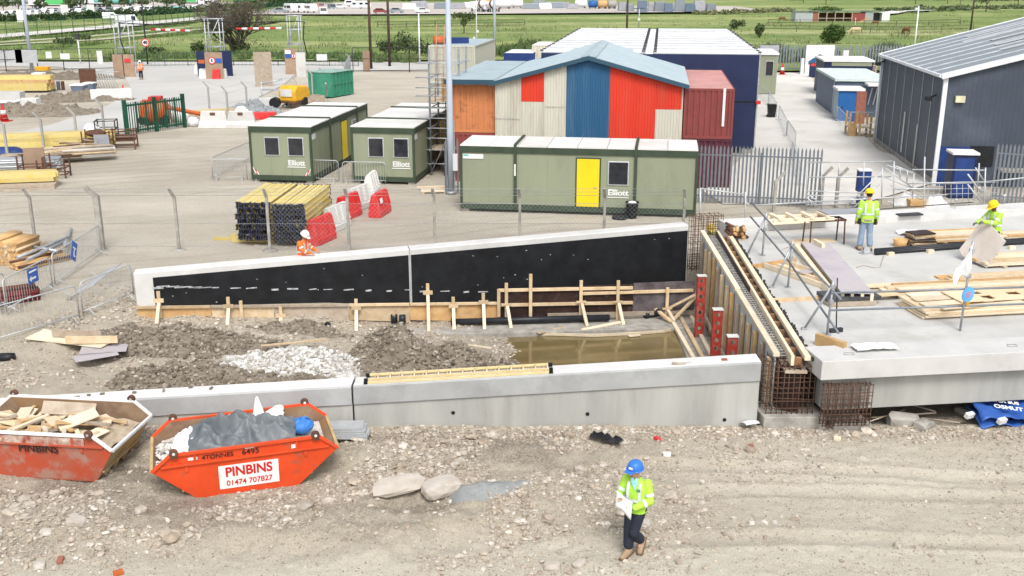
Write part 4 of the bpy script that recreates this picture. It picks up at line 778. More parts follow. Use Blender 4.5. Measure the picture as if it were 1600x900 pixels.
MB().cbox((-.12, -.912, .90), 2.7, .008, .17).build('peeling_band', mat('peeling_band', (.55, .48, .40), .7, c2=(.26, .05, .03), sc=5, dirt=(.2, .1, .06), dsc=4, damt=.7), S1_)
text('PINBINS', .24, 'letter_black', S1_, wallM(.22, -.905, .70), bold=.004)
smear = mat('faded_paint', (.46, .36, .30), .8, c2=(.40, .10, .07), sc=4, lo=.45, hi=.55)
for k, (x, z, w_, h_) in enumerate(((-.75, .52, .5, .2), (-.1, .50, .22, .2), (.25, .53, .3, .14), (.75, .42, .16, .2), (-.35, .34, .3, .16), (.5, .3, .4, .07), (-1.0, .3, .4, .12))): MB().cbox((x+.33, -(.77+.13*z*.62)-.004-.002*k*0, z), w_, .006, h_, 0, 0, -.0).build('faded_patch', smear, S1_)
# lettering on the orange skip
def sy(z): return -(.85-.08+.08*z/1.03)-.006
tl = -math.atan(.08/1.03)*-1
def sM(x, z, dy=0): return Matrix.Translation((x, sy(z)-dy, z)) @ Matrix.Rotation(math.pi/2+tl, 4, 'X')
sg = MB().cbox((0, 0, 0), 1.16, .005, .52, 0, 0, tl).build('sign_panel', mat('sign_white', (.74, .73, .70), .6, var=.06, sc=4, dirt=(.5, .2, .12), dsc=5, damt=.6, dlo=.6, dhi=.66), S2); sg.location = (.02, sy(.40)-.002, .40)
for body, sz, z, m, sx in (('PINBINS', .29, .50, 'letter_red', .88), ('01474 707827', .165, .255, 'letter_red', .94)):
    o = text(body, sz, m, sg, Matrix.Translation((0, -.0065-.0777*(z-.40), z-.40)) @ Matrix.Rotation(math.pi/2+tl, 4, 'X'), 'lettering', .009 if sz > .2 else .003, .002, sx)
text('6495', .17, 'letter_black', S2, sM(.08, .905, .008), bold=.0012); text('4TONNES', .135, 'letter_black', S2, sM(-.55, .90, .008), bold=.001)
for x, z, w_, h_ in ((-1.02, .91, .18, .06), (.92, .89, .09, .08), (.06, 1.0, .18, .05)): MB().cbox((x, sy(z)-.004, z), w_, .005, h_).build('sticker', 'white', S2)
# contents
def cloth(name, m, lab, cat, P, nu=80, nv=56, amp=.16, sc=3.0, seed=0, thick=.01, parent=None, top=None):
    """crumpled sheet spread between four corners P (world)"""
    rows = []
    for i in range(nv+1):
        row = []
        for j in range(nu+1):
            u_, v_ = j/nu, i/nv; q_ = (P[0]*(1-u_)+P[1]*u_)*(1-v_)+(P[3]*(1-u_)+P[2]*u_)*v_
            n_ = .9-1.9*abs(noise.noise((u_*sc*1.1+seed+.9*v_, v_*sc*.6+seed, seed)))-.75*abs(noise.noise((u_*sc*2.2+v_*3.5, v_*sc*1.1-u_*2, seed+5)))-.12*abs(noise.noise((u_*sc*6-v_*5, v_*sc*5+u_*4, seed+8)))
            e = min(1, 5*min(u_, 1-u_, v_, 1-v_)+.25); row.append((q_.x+.06*noise.noise((u_*4, v_*4, seed+2)), q_.y+.06*noise.noise((u_*4, v_*4, seed+3)), q_.z+amp*n_*e+(top(u_, v_) if top else 0)))
        rows.append(row)
    mb = MB(); mb.grid(rows); o = mb.build(name, m, None, 0, thick); return tag(o, lab, cat)
def s2w(x, y_, z): return S2.matrix_world @ Vector((x, y_, z))
bpy.context.view_layer.update()
def fill(S, m, z, lab, amp=.1):
    rows = [[(x, y_, z+amp*noise.noise((x*2.2, y_*2.2, z*9))) for x in np.linspace(-1.62, 1.62, 40)] for y_ in np.linspace(-.76, .76, 18)]
    mb = MB(); mb.grid(rows); o = mb.build('rubbish', m); o.matrix_world = S.matrix_world.copy(); o['label'] = lab; o['category'] = 'rubbish'; o['kind'] = 'stuff'; return o
fill(S2, mat('mixed_rubbish', (.34, .28, .22), .9, c2=(.58, .56, .53), sc=5, bump=.8, bsc=14), .70, 'mixed rubbish filling the bright orange skip')
fill(S1_, mat('wood_rubbish', (.30, .24, .17), .9, c2=(.46, .38, .28), sc=6, bump=.8, bsc=14), .66, 'broken wood and dirt filling the faded red skip')
cloth('tarpaulin', 'tarp', 'crumpled dark grey tarpaulin heaped on top of the orange skip', 'tarpaulin', [s2w(-1.1, -.72, .86), s2w(1.0, -.66, .90), s2w(1.05, .25, 1.02), s2w(-1.05, .42, 1.02)], amp=.42, sc=3.0, seed=2, top=lambda u_, v_: .16*math.sin(math.pi*u_)*math.sin(math.pi*v_))
cloth('cloth', 'rag', 'white sheet peaking highest at the back of the orange skip', 'cloth', [s2w(.15, .2, .98), s2w(.85, .25, 1.0), s2w(.9, .72, 1.02), s2w(.1, .7, 1.02)], 50, 40, .10, 1.6, 7, top=lambda u_, v_: .48*math.exp(-((u_-.32)/.13)**2-((v_-.5)/.3)**2)+.12*math.exp(-((u_-.85)/.2)**2))
cloth('cloth', 'rag', 'white rag bundle draped at the left end of the orange skip', 'cloth', [s2w(-1.45, -.35, .82), s2w(-.95, -.4, .84), s2w(-.9, .35, 1.0), s2w(-1.3, .4, .95)], 44, 44, .2, 2.6, 11)
cloth('cloth', 'rag', 'small white rag in the middle of the back edge of the orange skip', 'cloth', [s2w(-.35, .4, .98), s2w(.1, .45, 1.0), s2w(.1, .75, 1.0), s2w(-.35, .72, .98)], 36, 36, .16, 2.6, 15)
for k, (x, y_, z, sc_, lb) in enumerate(((-.35, .45, .98, (.22, .15, .13), 'small blue bag behind the grey tarpaulin in the orange skip'), (1.18, .05, .92, (.26, .24, .17), 'blue bag at the right end of the orange skip'), (-.35, -.66, .9, (.34, .12, .10), 'flat blue bag squeezed under the front edge of the tarpaulin'))):
    mb = MB(); rows = []
    for i in range(11):
        ph = -math.pi/2+math.pi*i/10; rows.append([(sc_[0]*math.cos(ph)*math.cos(t)*(1+.25*noise.noise((t*1.3, ph*2, k))), sc_[1]*math.cos(ph)*math.sin(t), sc_[2]*math.sin(ph)*(1+.3*noise.noise((t*2, ph*3, k+4)))) for t in np.linspace(0, 2*math.pi, 19)])
    mb.grid(rows, 0, False); o = mb.build('bag', 'bluebag'); put(o, s2w(x, y_, z), a2); tag(o, lb, 'bag')
rs = random.Random(3)
Pq = np.array([s2w(rs.uniform(-1.7, -1.15), rs.uniform(-.7, .5), rs.uniform(.70, .80)) for _ in range(150)]); o = stones('plaster_lumps', Pq, np.array([rs.uniform(.02, .07) for _ in range(150)]), [(.60, .58, .54), (.46, .43, .38), (.66, .64, .61)], STM, rs=31); tag(o, 'white plaster lumps at the left end of the orange skip', 'rubble', kind='stuff')
for k in range(70):
    L_ = rs.uniform(.25, .95); x, y_ = rs.uniform(-1.3, 1.15), rs.uniform(-.6, .62); m = rs.choice(['timber_pale', 'timber_pale', 'timber', 'ply', 'timber_orange', 'timber_old'])
    wide = rs.random() < .3; o = MB().box(-L_/2, L_/2, -(.14 if wide else .04), (.14 if wide else .04), 0, .02 if wide else .05).build('offcut', m)
    q_ = S1_.matrix_world @ Vector((x, y_, .76+rs.uniform(0, .16)-.08*abs(y_))); put(o, q_, rs.uniform(0, 3.1), rs.uniform(-.2, .2), rs.uniform(-.22, .22)); tag(o, 'broken timber offcut in the jumble filling the faded red skip', 'offcut', 'timber offcuts in the red skip')
o = MB().box(-.55, .55, -.15, .15, 0, .03).build('offcut', 'timber_old'); put(o, S1_.matrix_world @ Vector((.05, .66, .90)), a1+.25, .8, .12); tag(o, 'wide brown board leaning on the back panel inside the faded red skip', 'offcut')
o = MB().box(-.4, .4, -.2, .2, 0, .03).build('offcut', 'timber_pale'); put(o, S1_.matrix_world @ Vector((.62, .0, .96)), a1+.7, .1, -.2); tag(o, 'widest pale board on top of the wood in the faded red skip', 'offcut')
# ================================================================== PEOPLE
def fuse(mb, vox, it=3, fac=.6):
    o = mb.build('tmp', 'skin'); r = o.modifiers.new('r', 'REMESH'); r.mode = 'VOXEL'; r.voxel_size = vox; r.use_smooth_shade = True
    s = o.modifiers.new('s', 'SMOOTH'); s.iterations = it; s.factor = fac
    bpy.context.view_layer.update(); me = bpy.data.meshes.new_from_object(o.evaluated_get(bpy.context.evaluated_depsgraph_get())); bpy.data.objects.remove(o)
    out = MB(); out.add([tuple(v.co) for v in me.vertices], [tuple(p.vertices) for p in me.polygons], 0, True); bpy.data.meshes.remove(me); return out
def limb(mb, pts, rad, n=12):
    pts = [Vector(p) for p in pts]; P_ = [pts[0]]; R_ = [rad[0]]
    for i in range(len(pts)-1):
        for k in range(1, 5): P_.append(pts[i].lerp(pts[i+1], k/4)); R_.append(lerp(rad[i], rad[i+1], k/4))
    mb.tube(P_, R_, n)
    for p, r in zip(pts, rad): mb.ball(p, r*.99, n, 7)
def torso(mb, rings, n=20):
    vs = []
    for c_, rx, ry in rings:
        for j in range(n):
            t = 2*math.pi*j/n; ca, sa = math.cos(t), math.sin(t); vs.append((c_[0]+rx*abs(ca)**.8*math.copysign(1, ca), c_[1]+ry*abs(sa)**.8*math.copysign(1, sa), c_[2]))
    k = len(rings); fs = [(i*n+j, i*n+(j+1) % n, (i+1)*n+(j+1) % n, (i+1)*n+j) for i in range(k-1) for j in range(n)]
    fs += [tuple(range(n))[::-1], tuple((k-1)*n+j for j in range(n))]; mb.add(vs, fs, 0, True)
def hand(mb, wr, d, nrm, side, curl=.5, s=1.0):
    """palm from the wrist along d, palm normal nrm, five bent fingers"""
    d = Vector(d).normalized(); n_ = Vector(nrm).normalized(); r = d.cross(n_).normalized()*side; wr = Vector(wr)
    mb.beam(wr, wr+d*.09*s, .082*s, .03*s, up=n_)
    for k, (o_, L_) in enumerate(((-.032, .062), (-.011, .075), (.011, .07), (.031, .055))):
        p = wr+d*.085*s+r*o_*s; a = p+(d*math.cos(curl*.6)+n_*math.sin(curl*.6))*L_*.5*s; e = a+(d*math.cos(curl*1.9)+n_*math.sin(curl*1.9))*L_*.5*s; mb.tube([p, a, e], [.0095*s, .009*s, .007*s], 6)
    p = wr+d*.03*s-r*.038*s; a = p+(d*.6-r*.7+n_*.3).normalized()*.04*s; e = a+(d*.9-r*.1+n_*.5).normalized()*.032*s; mb.tube([p, a, e], [.012*s, .010*s, .008*s], 6)
DJ = dict(pel=(0, 0, .94), wai=(0, 0, 1.06), che=(0, 0, 1.28), nek=(0, .005, 1.45), hd=(0, -.02, 1.63), shR=(-.19, 0, 1.39), shL=(.19, 0, 1.39), elR=(-.25, .03, 1.12), elL=(.25, .03, 1.12), wrR=(-.26, -.06, .88), wrL=(.26, -.06, .88),
          hiR=(-.09, 0, .90), hiL=(.09, 0, .90), knR=(-.11, -.02, .50), knL=(.11, -.02, .50), anR=(-.12, .02, .09), anL=(.12, .02, .09))
def person(label, base, rz, J=None, hp=0, hyaw=0, top='hivis', leg='navycloth', hat='helmet_yellow', skin='skin', boots='boot', gloves=None, scale=1.0, hands=None, fine=True, toe=None, vest=True, straps=True):
    j = {k: Vector(v) for k, v in DJ.items()}
    for k, v in (J or {}).items(): j[k] = Vector(v)
    t = T('person', label, 'person', base, rz); t.scale = (scale,)*3; vx = .013 if fine else .022
    Mh = Matrix.Translation(j['hd']) @ Matrix.Rotation(hyaw, 4, 'Z') @ Matrix.Rotation(hp, 4, 'X')
    mb = MB(); torso(mb, [(j['pel']-Vector((0, 0, .08)), .14, .10), (j['wai'], .135, .095), (j['che'], .165, .105), (j['che'].lerp(j['nek'], .7), .13, .08), (j['nek'], .055, .055)])
    limb(mb, [j['nek']-Vector((0, 0, .05)), j['nek'].lerp(j['hd'], .6)], [.058, .052])
    for s_ in 'RL':
        limb(mb, [j['sh'+s_], j['el'+s_], j['wr'+s_]], [.055, .043, .03]); limb(mb, [j['hi'+s_], j['kn'+s_], j['an'+s_]], [.08, .055, .04]); limb(mb, [j['an'+s_], j['an'+s_]+Vector((0, -.1, -.05))], [.04, .035])
    hb = MB(); hb.ball((0, 0, .015), .118, 16, 11, 0, (.70, .86, 1.0)); hb.ball((0, -.03, -.075), .062, 12, 7, 0, (.85, .95, .75)); hb.ball((0, -.11, -.025), .02, 8, 5, 0, (.8, 1.1, 1.4))
    for sx in (-1, 1): hb.ball((sx*.082, .012, -.02), .03, 8, 5, 0, (.35, .7, 1.1))
    mb.add([Mh @ Vector(v) for v in hb.v], hb.f, 0, True); B_ = fuse(mb, vx*.8, 2)
    hs_ = hands or {}; gl = MB()
    for s_, sd_ in (('R', 1), ('L', -1)):
        d, n_, cu = hs_.get(s_, ((j['wr'+s_]-j['el'+s_]), (0, -.2, -1) if abs((j['wr'+s_]-j['el'+s_]).normalized().z) < .7 else (0, -1, .0), .5))
        hand(gl if gloves and s_ in gloves else B_, j['wr'+s_], d, n_, sd_, cu)
    body = B_.build('body', skin, t)
    fc = MB()
    for sx in (-1, 1): fc.ball(Mh @ Vector((sx*.032, -.096, .008)), .011, 8, 5, 0)
    fc.build('eye', 'hair', t); MB().cbox((0, 0, 0), .045, .006, .009).build('mouth', 'darkred', t).matrix_local = Mh @ Matrix.Translation((0, -.093, -.078))
    hr = MB(); hr.ball((0, .018, .02), .12, 14, 9, 0, (.72, .80, .88)); o = hr.build('hair', 'hair', t); o.matrix_local = Mh
    if gl.v: gl.build('glove', 'glove', t)
    mb = MB(); hem = j['pel']-Vector((0, 0, .10)); tr = [(hem, .195, .15), (j['pel'], .19, .148), (j['wai'], .183, .14), (j['che'], .20, .142), (j['che'].lerp(j['nek'], .6), .175, .11), (j['nek'].lerp(j['hd'], .1), .075, .07)]
    torso(mb, tr)
    for s_ in 'RL': limb(mb, [j['sh'+s_], j['el'+s_], j['wr'+s_].lerp(j['el'+s_], .06)], [.083, .072, .056])
    jk = fuse(mb, vx, 3); jk.build('jacket', top, t)
    if straps:
        mb = MB()
        def band(c_, rx, ry, h_):
            n = 26; vs = []
            for zz in (-h_/2, h_/2):
                for k in range(n): a = 2*math.pi*k/n; ca, sa = math.cos(a), math.sin(a); vs.append((c_.x+rx*abs(ca)**.8*math.copysign(1, ca), c_.y+ry*abs(sa)**.8*math.copysign(1, sa), c_.z+zz))
            mb.add(vs, [(k, (k+1) % n, n+(k+1) % n, n+k) for k in range(n)], 0, True)
        band(j['wai']+Vector((0, 0, .03)), .198, .156, .055)
        for s_, sx in (('R', -1), ('L', 1)):
            a, b, c_ = j['sh'+s_], j['el'+s_], j['wr'+s_]
            for p, q_, u_, r in ((a, b, .62, .081), (b, c_, .35, .073)):
                m_ = p.lerp(q_, u_); d = (q_-p).normalized()*.026; mb.tube([m_-d, m_+d], r, 14, 0, False)
            x = sx*.105; w0 = j['wai']+Vector((x, 0, .05)); ch = j['che']; n5 = j['che'].lerp(j['nek'], .62)
            for sy_ in (-1, 1): mb.beam(w0+Vector((0, sy_*.143, 0)), (ch.x+x, ch.y+sy_*.140, ch.z), .05, .012, up=(0, 1, 0)); mb.beam((ch.x+x, ch.y+sy_*.140, ch.z), (n5.x+x, n5.y+sy_*.085, n5.z+.02), .05, .012, up=(0, 1, 0))
        mb.build('reflective_strip', 'reflect', t)
    mb = MB(); torso(mb, [(j['pel']-Vector((0, 0, .12)), .155, .12), (j['pel'], .168, .128), (j['wai']-Vector((0, 0, .03)), .15, .115)])
    for s_ in 'RL': limb(mb, [j['hi'+s_], j['kn'+s_], j['an'+s_]+(j['kn'+s_]-j['an'+s_]).normalized()*.10], [.11, .086, .092])
    fuse(mb, vx, 3).build('trousers', leg, t)
    for s_ in 'RL':
        mb = MB(); a = j['an'+s_]; d = Vector((toe or {}).get(s_, (0, -1, 0))).normalized(); up_ = (j['kn'+s_]-a).normalized()
        limb(mb, [a+up_*.17, a-up_*.02], [.072, .068]); limb(mb, [a-up_*.025-d*.04, a-up_*.03+d*.11, a-up_*.04+d*.20], [.060, .060, .050])
        bt = fuse(mb, vx, 2); lo_ = min(v[2] for v in bt.v); o = bt.build('boot', boots, t)
        mb = MB(); q_ = a-up_*.075; mb.beam(q_-d*.10, q_+d*.25, .12, .03, up=up_); mb.build('sole', 'sole', o, .01)
    hm = MB(); hm.lathe([(.128, .035), (.130, .06), (.126, .10), (.108, .145), (.075, .172), (.03, .185), (.004, .187)], 20, 0, (0, .005, 0)); hm.lathe([(.128, .030), (.150, .028), (.150, .036), (.128, .045)], 20, 0, (0, .0, 0))
    hm.add([(-.10, -.10, .034), (.10, -.10, .034), (.075, -.185, .018), (-.075, -.185, .018), (-.10, -.10, .046), (.10, -.10, .046), (.075, -.185, .026), (-.075, -.185, .026)], [(0, 3, 2, 1), (4, 5, 6, 7), (2, 3, 7, 6), (0, 1, 5, 4), (1, 2, 6, 5), (3, 0, 4, 7)])
    for x in (-.03, 0, .03): hm.tube([(x, -.10+.0, .118), (x, -.055, .166), (x, .02, .187), (x, .09, .155)], .007, 5)
    o = hm.build('helmet', hat, t); o.matrix_local = Mh @ Matrix.Diagonal((1, 1.08, 1, 1))
    return t, j, Mh, o
g0 = at(991, 864, -.3); zz = hz(g0.x, g0.y)
t, j, Mh, hel = person('man in blue hard hat and lime jacket walking over the dirt reading paper', (g0.x, g0.y, zz+.02), -.5,
    dict(elR=(-.28, -.06, 1.13), wrR=(-.20, -.27, 1.17), elL=(.27, -.05, 1.10), wrL=(.06, -.27, 1.02), hd=(-.015, -.07, 1.62), nek=(0, -.01, 1.45), knR=(-.085, -.10, .50), anR=(-.07, -.09, .10), knL=(.04, -.16, .50), anL=(.07, .14, .20)), hp=.06, hyaw=-.3, hat='helmet_blue', gloves='L', toe={'R': (-.15, -1, -.08), 'L': (.1, -.8, -.62)}, hands={'R': ((.25, -.5, .2), (.6, .2, -.5), .8), 'L': ((-.9, -.35, .15), (.2, -.4, .8), .7)}, scale=1.03)
mb = MB(); mb.grid([[(-.24+.29*u_*1.0+.03*v_, -.34-.035*v_+.02*math.sin(u_*4), .99+.32*v_-.13*u_+.02*math.sin(u_*5+v_*2)) for u_ in np.linspace(0, 1, 7)] for v_ in np.linspace(0, 1, 7)])
o = mb.build('paper_sheets', 'paper', None, 0, .008); bpy.context.view_layer.update(); o.matrix_world = t.matrix_world.copy(); tag(o, 'white sheets of paper held by the man in the blue hard hat', 'paper')
mb = MB(); mb.prism([(-.05, -.135, 1.43), (.075, -.135, 1.43), (.015, -.155, 1.30)], (0, .02, 0)); mb.build('shirt_collar', 'shirt_blue', t)
for x0 in (-1, 1): MB().beam((x0*.045, -.11, 1.50), (x0*.02, -.145, 1.42), .05, .012, up=(0, 1, 0)).build('shirt_collar', 'shirt_blue', t)
text('CE', .055, 'logo', t, wallM(.09, -.155, 1.30), 'jacket_badge', .004)
o = text('CRB', .04, 'letter_white', hel, Matrix.Translation((.02, -.131, .095)) @ Matrix.Rotation(math.pi/2-.25, 4, 'X'), 'helmet_badge', .005, .004)
person('workman in yellow hard hat standing with back turned beside the steel trestle', at(1350, 391, 1.3), math.pi-.1, dict(wrR=(-.27, -.03, .87), wrL=(.27, -.05, .87), anR=(-.15, .02, .09), anL=(.13, -.02, .09)), hp=.25, leg='jeans', scale=1.10)[0]
tb = bpy.data.objects[-1] if 0 else None
q_ = at(1546, 409, 1.3); t, j, Mh, hel = person('workman in yellow hard hat holding up a sheet of plywood on the bridge deck', q_, -1.25, dict(elR=(-.26, -.22, 1.15), wrR=(-.16, -.48, 1.13), elL=(.25, -.24, 1.18), wrL=(.12, -.52, 1.22), nek=(0, -.05, 1.44), che=(0, -.02, 1.28), hd=(0, -.12, 1.60), shR=(-.19, -.03, 1.38), shL=(.19, -.03, 1.38)), hp=.45, leg='navycloth', skin='skin_dark', gloves='RL', scale=1.08, boots='boot', hands={'R': ((.1, -1, -.2), (.3, 0, -1), .9), 'L': ((-.1, -1, -.2), (-.3, 0, -1), .9)})
MB().lathe([(.178, -.05), (.178, .03)], 18, 0, (0, 0, .95), True, Matrix.Diagonal((1, .8, 1, 1))).build('tool_belt', 'hair', t)
bt_ = [o for o in bpy.data.objects if o.name.startswith('person') and 'trestle' in o.get('label', '')][0]; MB().lathe([(.200, -.035), (.200, .035)], 18, 0, (0, 0, .92), True, Matrix.Diagonal((1, .80, 1, 1))).build('tool_belt', 'timber_old', bt_); MB().cbox((.22, .02, .86), .07, .14, .16).build('tool_pouch', 'hair', bt_); MB().cbox((-.22, .02, .86), .07, .14, .16).build('tool_pouch', 'hair', bt_)
# plywood sheet in his hands
pz = [at(1542, 420, 1.3), at(1492, 403, 1.3)]; d_ = (pz[1]-pz[0]).normalized(); bck = Vector((d_.y, -d_.x, 0)); bck = bck if bck.y > 0 else -bck
mb = MB(); P0 = pz[0]+Vector((0, 0, .03)); poly_ = [P0, P0+d_*1.02+Vector((0, 0, .12)), P0+d_*1.17+Vector((0, 0, .28)), P0+d_*.72+bck*.35+Vector((0, 0, 1.34)), P0-d_*.30+bck*.28+Vector((0, 0, .86))]
mb.prism(poly_, -bck*.02+Vector((0, 0, .003))); tag(mb.build('plywood_sheet', 'plypink', None, .002), 'pale plywood sheet held upright by the workman on the deck', 'plywood')
q_ = at(1108, 372, 0); person('workman in yellow hard hat crouching behind the far rebar cage', (6.95, 35.35, .0), .2, dict(pel=(0, .12, .50), wai=(0, .06, .62), che=(0, -.06, .82), nek=(0, -.14, .97), hd=(0, -.2, 1.14), shR=(-.19, -.1, .92), shL=(.19, -.1, .92), elR=(-.27, -.3, .72), elL=(.27, -.3, .72), wrR=(-.15, -.42, .62), wrL=(.15, -.42, .62), hiR=(-.1, .12, .46), hiL=(.1, .12, .46), knR=(-.16, -.28, .46), knL=(.16, -.28, .46), anR=(-.15, -.02, .1), anL=(.15, -.02, .1)), hp=.5, fine=False)
q_ = atY(476, 362, 32.25); person('workman in white hard hat and orange hi-vis jacket standing behind the black faced wall', (q_.x-.1, 32.25, 0), 1.25, dict(elR=(-.26, -.16, 1.16), wrR=(-.16, -.36, 1.08), elL=(.25, -.16, 1.16), wrL=(.16, -.4, 1.1), hd=(0, -.1, 1.60), nek=(0, -.05, 1.44)), hp=.55, top='hivis_orange', hat='helmet_white', scale=1.0)
person('man in orange jacket walking away on the pale site road in the distance', (*at(221, 125, 0)[:2], .05), math.pi+.3, dict(knR=(-.1, -.1, .5), anR=(-.1, -.02, .1), knL=(.1, .02, .5), anL=(.1, .2, .14), wrR=(-.24, -.2, .95), wrL=(.25, .12, .9)), top='hivis_orange', hat='helmet_white', fine=False, scale=1.04)
# ================================================================== THINGS ON THE DECK
fa = math.atan2(fd.y, fd.x); ka = math.atan2(kd.y, kd.x); ma = (fa+ka)/2
def dk(px, py, h=0): return at(px, py, 1.3+h)
t = T('trestle', 'dark red steel trestle carrying timber frames beside the workman with his back turned', 'trestle', dk(1286, 380), ma)
for x in (-.58, .58):
    for y_ in (-.22, .22): MB().tube([(x*1.02, y_*1.2, 0), (x, y_, .78)], .028, 6).build('leg', 'rust', t)
MB().beam((-.62, -.22, .80), (.62, -.22, .80), .06, .06).build('rail', 'rust', t); MB().beam((-.62, .22, .80), (.62, .22, .80), .06, .06).build('rail', 'rust', t); MB().beam((-.6, -.22, .795), (-.6, .22, .795), .05, .05).build('cross_bar', 'rust', t); MB().beam((.6, -.22, .795), (.6, .22, .795), .05, .05).build('cross_bar', 'rust', t)
tz = 1.3+.83; c0 = dk(1286, 380)
o = MB().box(-1.75, .35, -.35, -.27, 0, .1).box(-1.75, .35, .22, .3, 0, .1)
for x in (-1.55, -1.0, -.45, .1): o.box(x-.06, x+.06, -.4, .35, .10, .17)
o = o.build('ladder_rack', 'timber_pale'); put(o, (c0.x-.2, c0.y, tz), ma+.02); tag(o, 'pale timber ladder frame laid over the red steel trestle', 'frame')
o = MB().box(0, 1.75, -.34, .36, .0, .03).build('plank', 'lead'); put(o, (c0.x-.1, c0.y, tz+.18), ma+.02); tag(o, 'grey board lying on the timber frame over the trestle', 'board')
def brd(px, py, L_, w_, th, rz, m, lab, z=0, name='board', cat='board', grp=None, rx=0, ry=0):
    q_ = dk(px, py, z); o = MB().box(-L_/2, L_/2, -w_/2, w_/2, 0, th).build(name, m, None, .002); put(o, q_, rz, rx, ry); return tag(o, lab, cat, grp)
# long shutter panel with purplish ply face
p0, p1 = dk(1274, 381, .3), dk(1340, 459, .3); L_ = (p0-p1).length; pa_ = math.atan2(p0.y-p1.y, p0.x-p1.x)
t = T('shuttering', 'long shuttering panel with purplish plywood face lying in the middle of the deck', 'panel', ((p0.x+p1.x)/2, (p0.y+p1.y)/2, 1.3), pa_)
MB().box(-L_/2, L_/2, -.42, .42, .30, .33).build('plywood_face', 'plypurple', t)
for y_ in (-.38, -.13, .13, .38): MB().box(-L_/2-.0, L_/2+.15*(y_ > .3), y_-.04, y_+.04, .10, .299).build('joist', 'timber_old' if y_ > 0 else 'timber_pale', t)
for x in (-.42, 0, .4): MB().box(x*L_-.05, x*L_+.05, -.5, .5, 0, .099).build('bearer', 'timber', t)
MB().box(-L_/2+.2, L_/2+.2, .46, .60, .0, .22).build('side_plank', 'timber_pale', t)
o = MB().box(-.35, .35, -.05, .05, 0, .12).build('timber_block', 'timber_pale'); put(o, dk(1279, 383, .335), 1.7); tag(o, 'pale timber block resting on the far end of the purplish shutter panel', 'block')
brd(1268, 377, 1.5, .5, .03, ma+.05, 'ply', 'tan plywood piece on the deck under the red steel trestle', 0)
p_ = dk(1325, 471); o = MB().box(-.75, .75, -.34, .34, 0, .10).build('panel', mat('charcoal_ply', (.05, .052, .058), .5, var=.3, sc=2, dirt=(.2, .19, .18), dsc=3)); put(o, (p_.x, p_.y, 1.42), ma-.05); tag(o, 'dark slate coloured panel at the near end of the purplish shutter panel', 'panel')
brd(1326, 474, 1.3, .5, .1, ma-.05, 'timber_old', 'timber bearer under the dark slate panel', .01, 'bearer', 'bearer')
# tray
q_ = dk(1256, 432); t = T('shutter_box', 'small shallow plywood box frame lying left of the purplish panel', 'frame', q_, 2.05)
MB().box(-1.25, 1.25, -.42, .42, .0, .03).build('base_board', 'ply', t)
for y_ in (-.40, .40): MB().box(-1.25, 1.25, y_-.03, y_+.03, .031, .16).build('side_plank', 'timber_pale', t)
MB().box(-.9, 1.1, -.02, .06, .031, .12).build('batten', 'timber_pale', t); MB().box(-1.29, -1.252, -.42, .42, 0, .10).build('end_plank', 'timber', t); MB().box(1.3, 1.4, -.9, .75, 0, .12).build('end_plank', 'timber_orange', t)
o = brd(1258, 425, .4, .3, .02, .4, 'plypurple', 'scrap of purplish ply lying in the small shallow box frame', .12, 'scrap')
brd(1262, 469, 2.1, .11, .09, ma-.03, 'timber', 'timber baulk lying across the deck by the corner scaffold post', 0, 'baulk', 'timber')
# plank stacks
def pile(px, py, L_, cols, layers, w_, th, rz, mats_, lab, grp, seed, jx=.25, gap=.01, z0=0.0, bear=True):
    rs = random.Random(seed); b_ = dk(px, py); c_, s_ = math.cos(rz), math.sin(rz)
    if bear:
        for x in (-.3, .3):
            o = MB().box(-.05, .05, -w_*cols/2-.1, w_*cols/2+.1, 0, .07).build('bearer', 'timber_old'); put(o, (b_.x+x*L_*c_, b_.y+x*L_*s_, 1.3), rz); tag(o, 'short timber bearer under '+grp, 'bearer', 'bearers under '+grp)
        z0 += .072
    for l in range(layers):
        n = cols-(rs.random() < .4 and l > layers/2)
        for k in range(n):
            dx = rs.uniform(-jx, jx); dy = (k-(cols-1)/2)*(w_+gap)+rs.uniform(-.01, .01); LL = L_*rs.uniform(.82, 1.0)
            o = MB().box(-LL/2, LL/2, -w_/2, w_/2, 0, th).build('plank', rs.choice(mats_), None, .002); put(o, (b_.x+dx*c_-dy*s_, b_.y+dx*s_+dy*c_, 1.3+z0+l*(th+.002)), rz+rs.uniform(-.012, .012)); tag(o, lab, 'plank', grp)
TP = ['timber_pale', 'timber', 'timber_pale', 'ply', 'timber_orange']
pile(1515, 456, 5.6, 4, 4, .20, .055, fa+.03, TP, 'plank in the long jagged-ended timber stack on the right of the deck', 'the long jagged timber stack', 1, .45)
pile(1575, 443, 4.2, 3, 4, .22, .06, fa+.05, ['timber_orange', 'timber', 'ply'], 'plank in the taller orange-tinted timber stack at the right edge of the deck', 'the taller timber stack at the right edge', 2, .1)
pile(1500, 376, 2.6, 4, 4, .18, .06, ma, TP, 'plank in the timber stack behind the workman holding plywood', 'the timber stack behind the plywood holder', 3, .3)
pile(1600, 411, 3.2, 4, 3, .2, .06, ma, TP, 'plank in the timber stack right of the workman holding plywood', 'the timber stack right of the plywood holder', 4, .2)
pile(1600, 372, 2.0, 3, 2, .2, .06, ma, TP, 'plank in the low stack by the black pipes at the right edge', 'the low stack by the pipe ends', 14, .2)
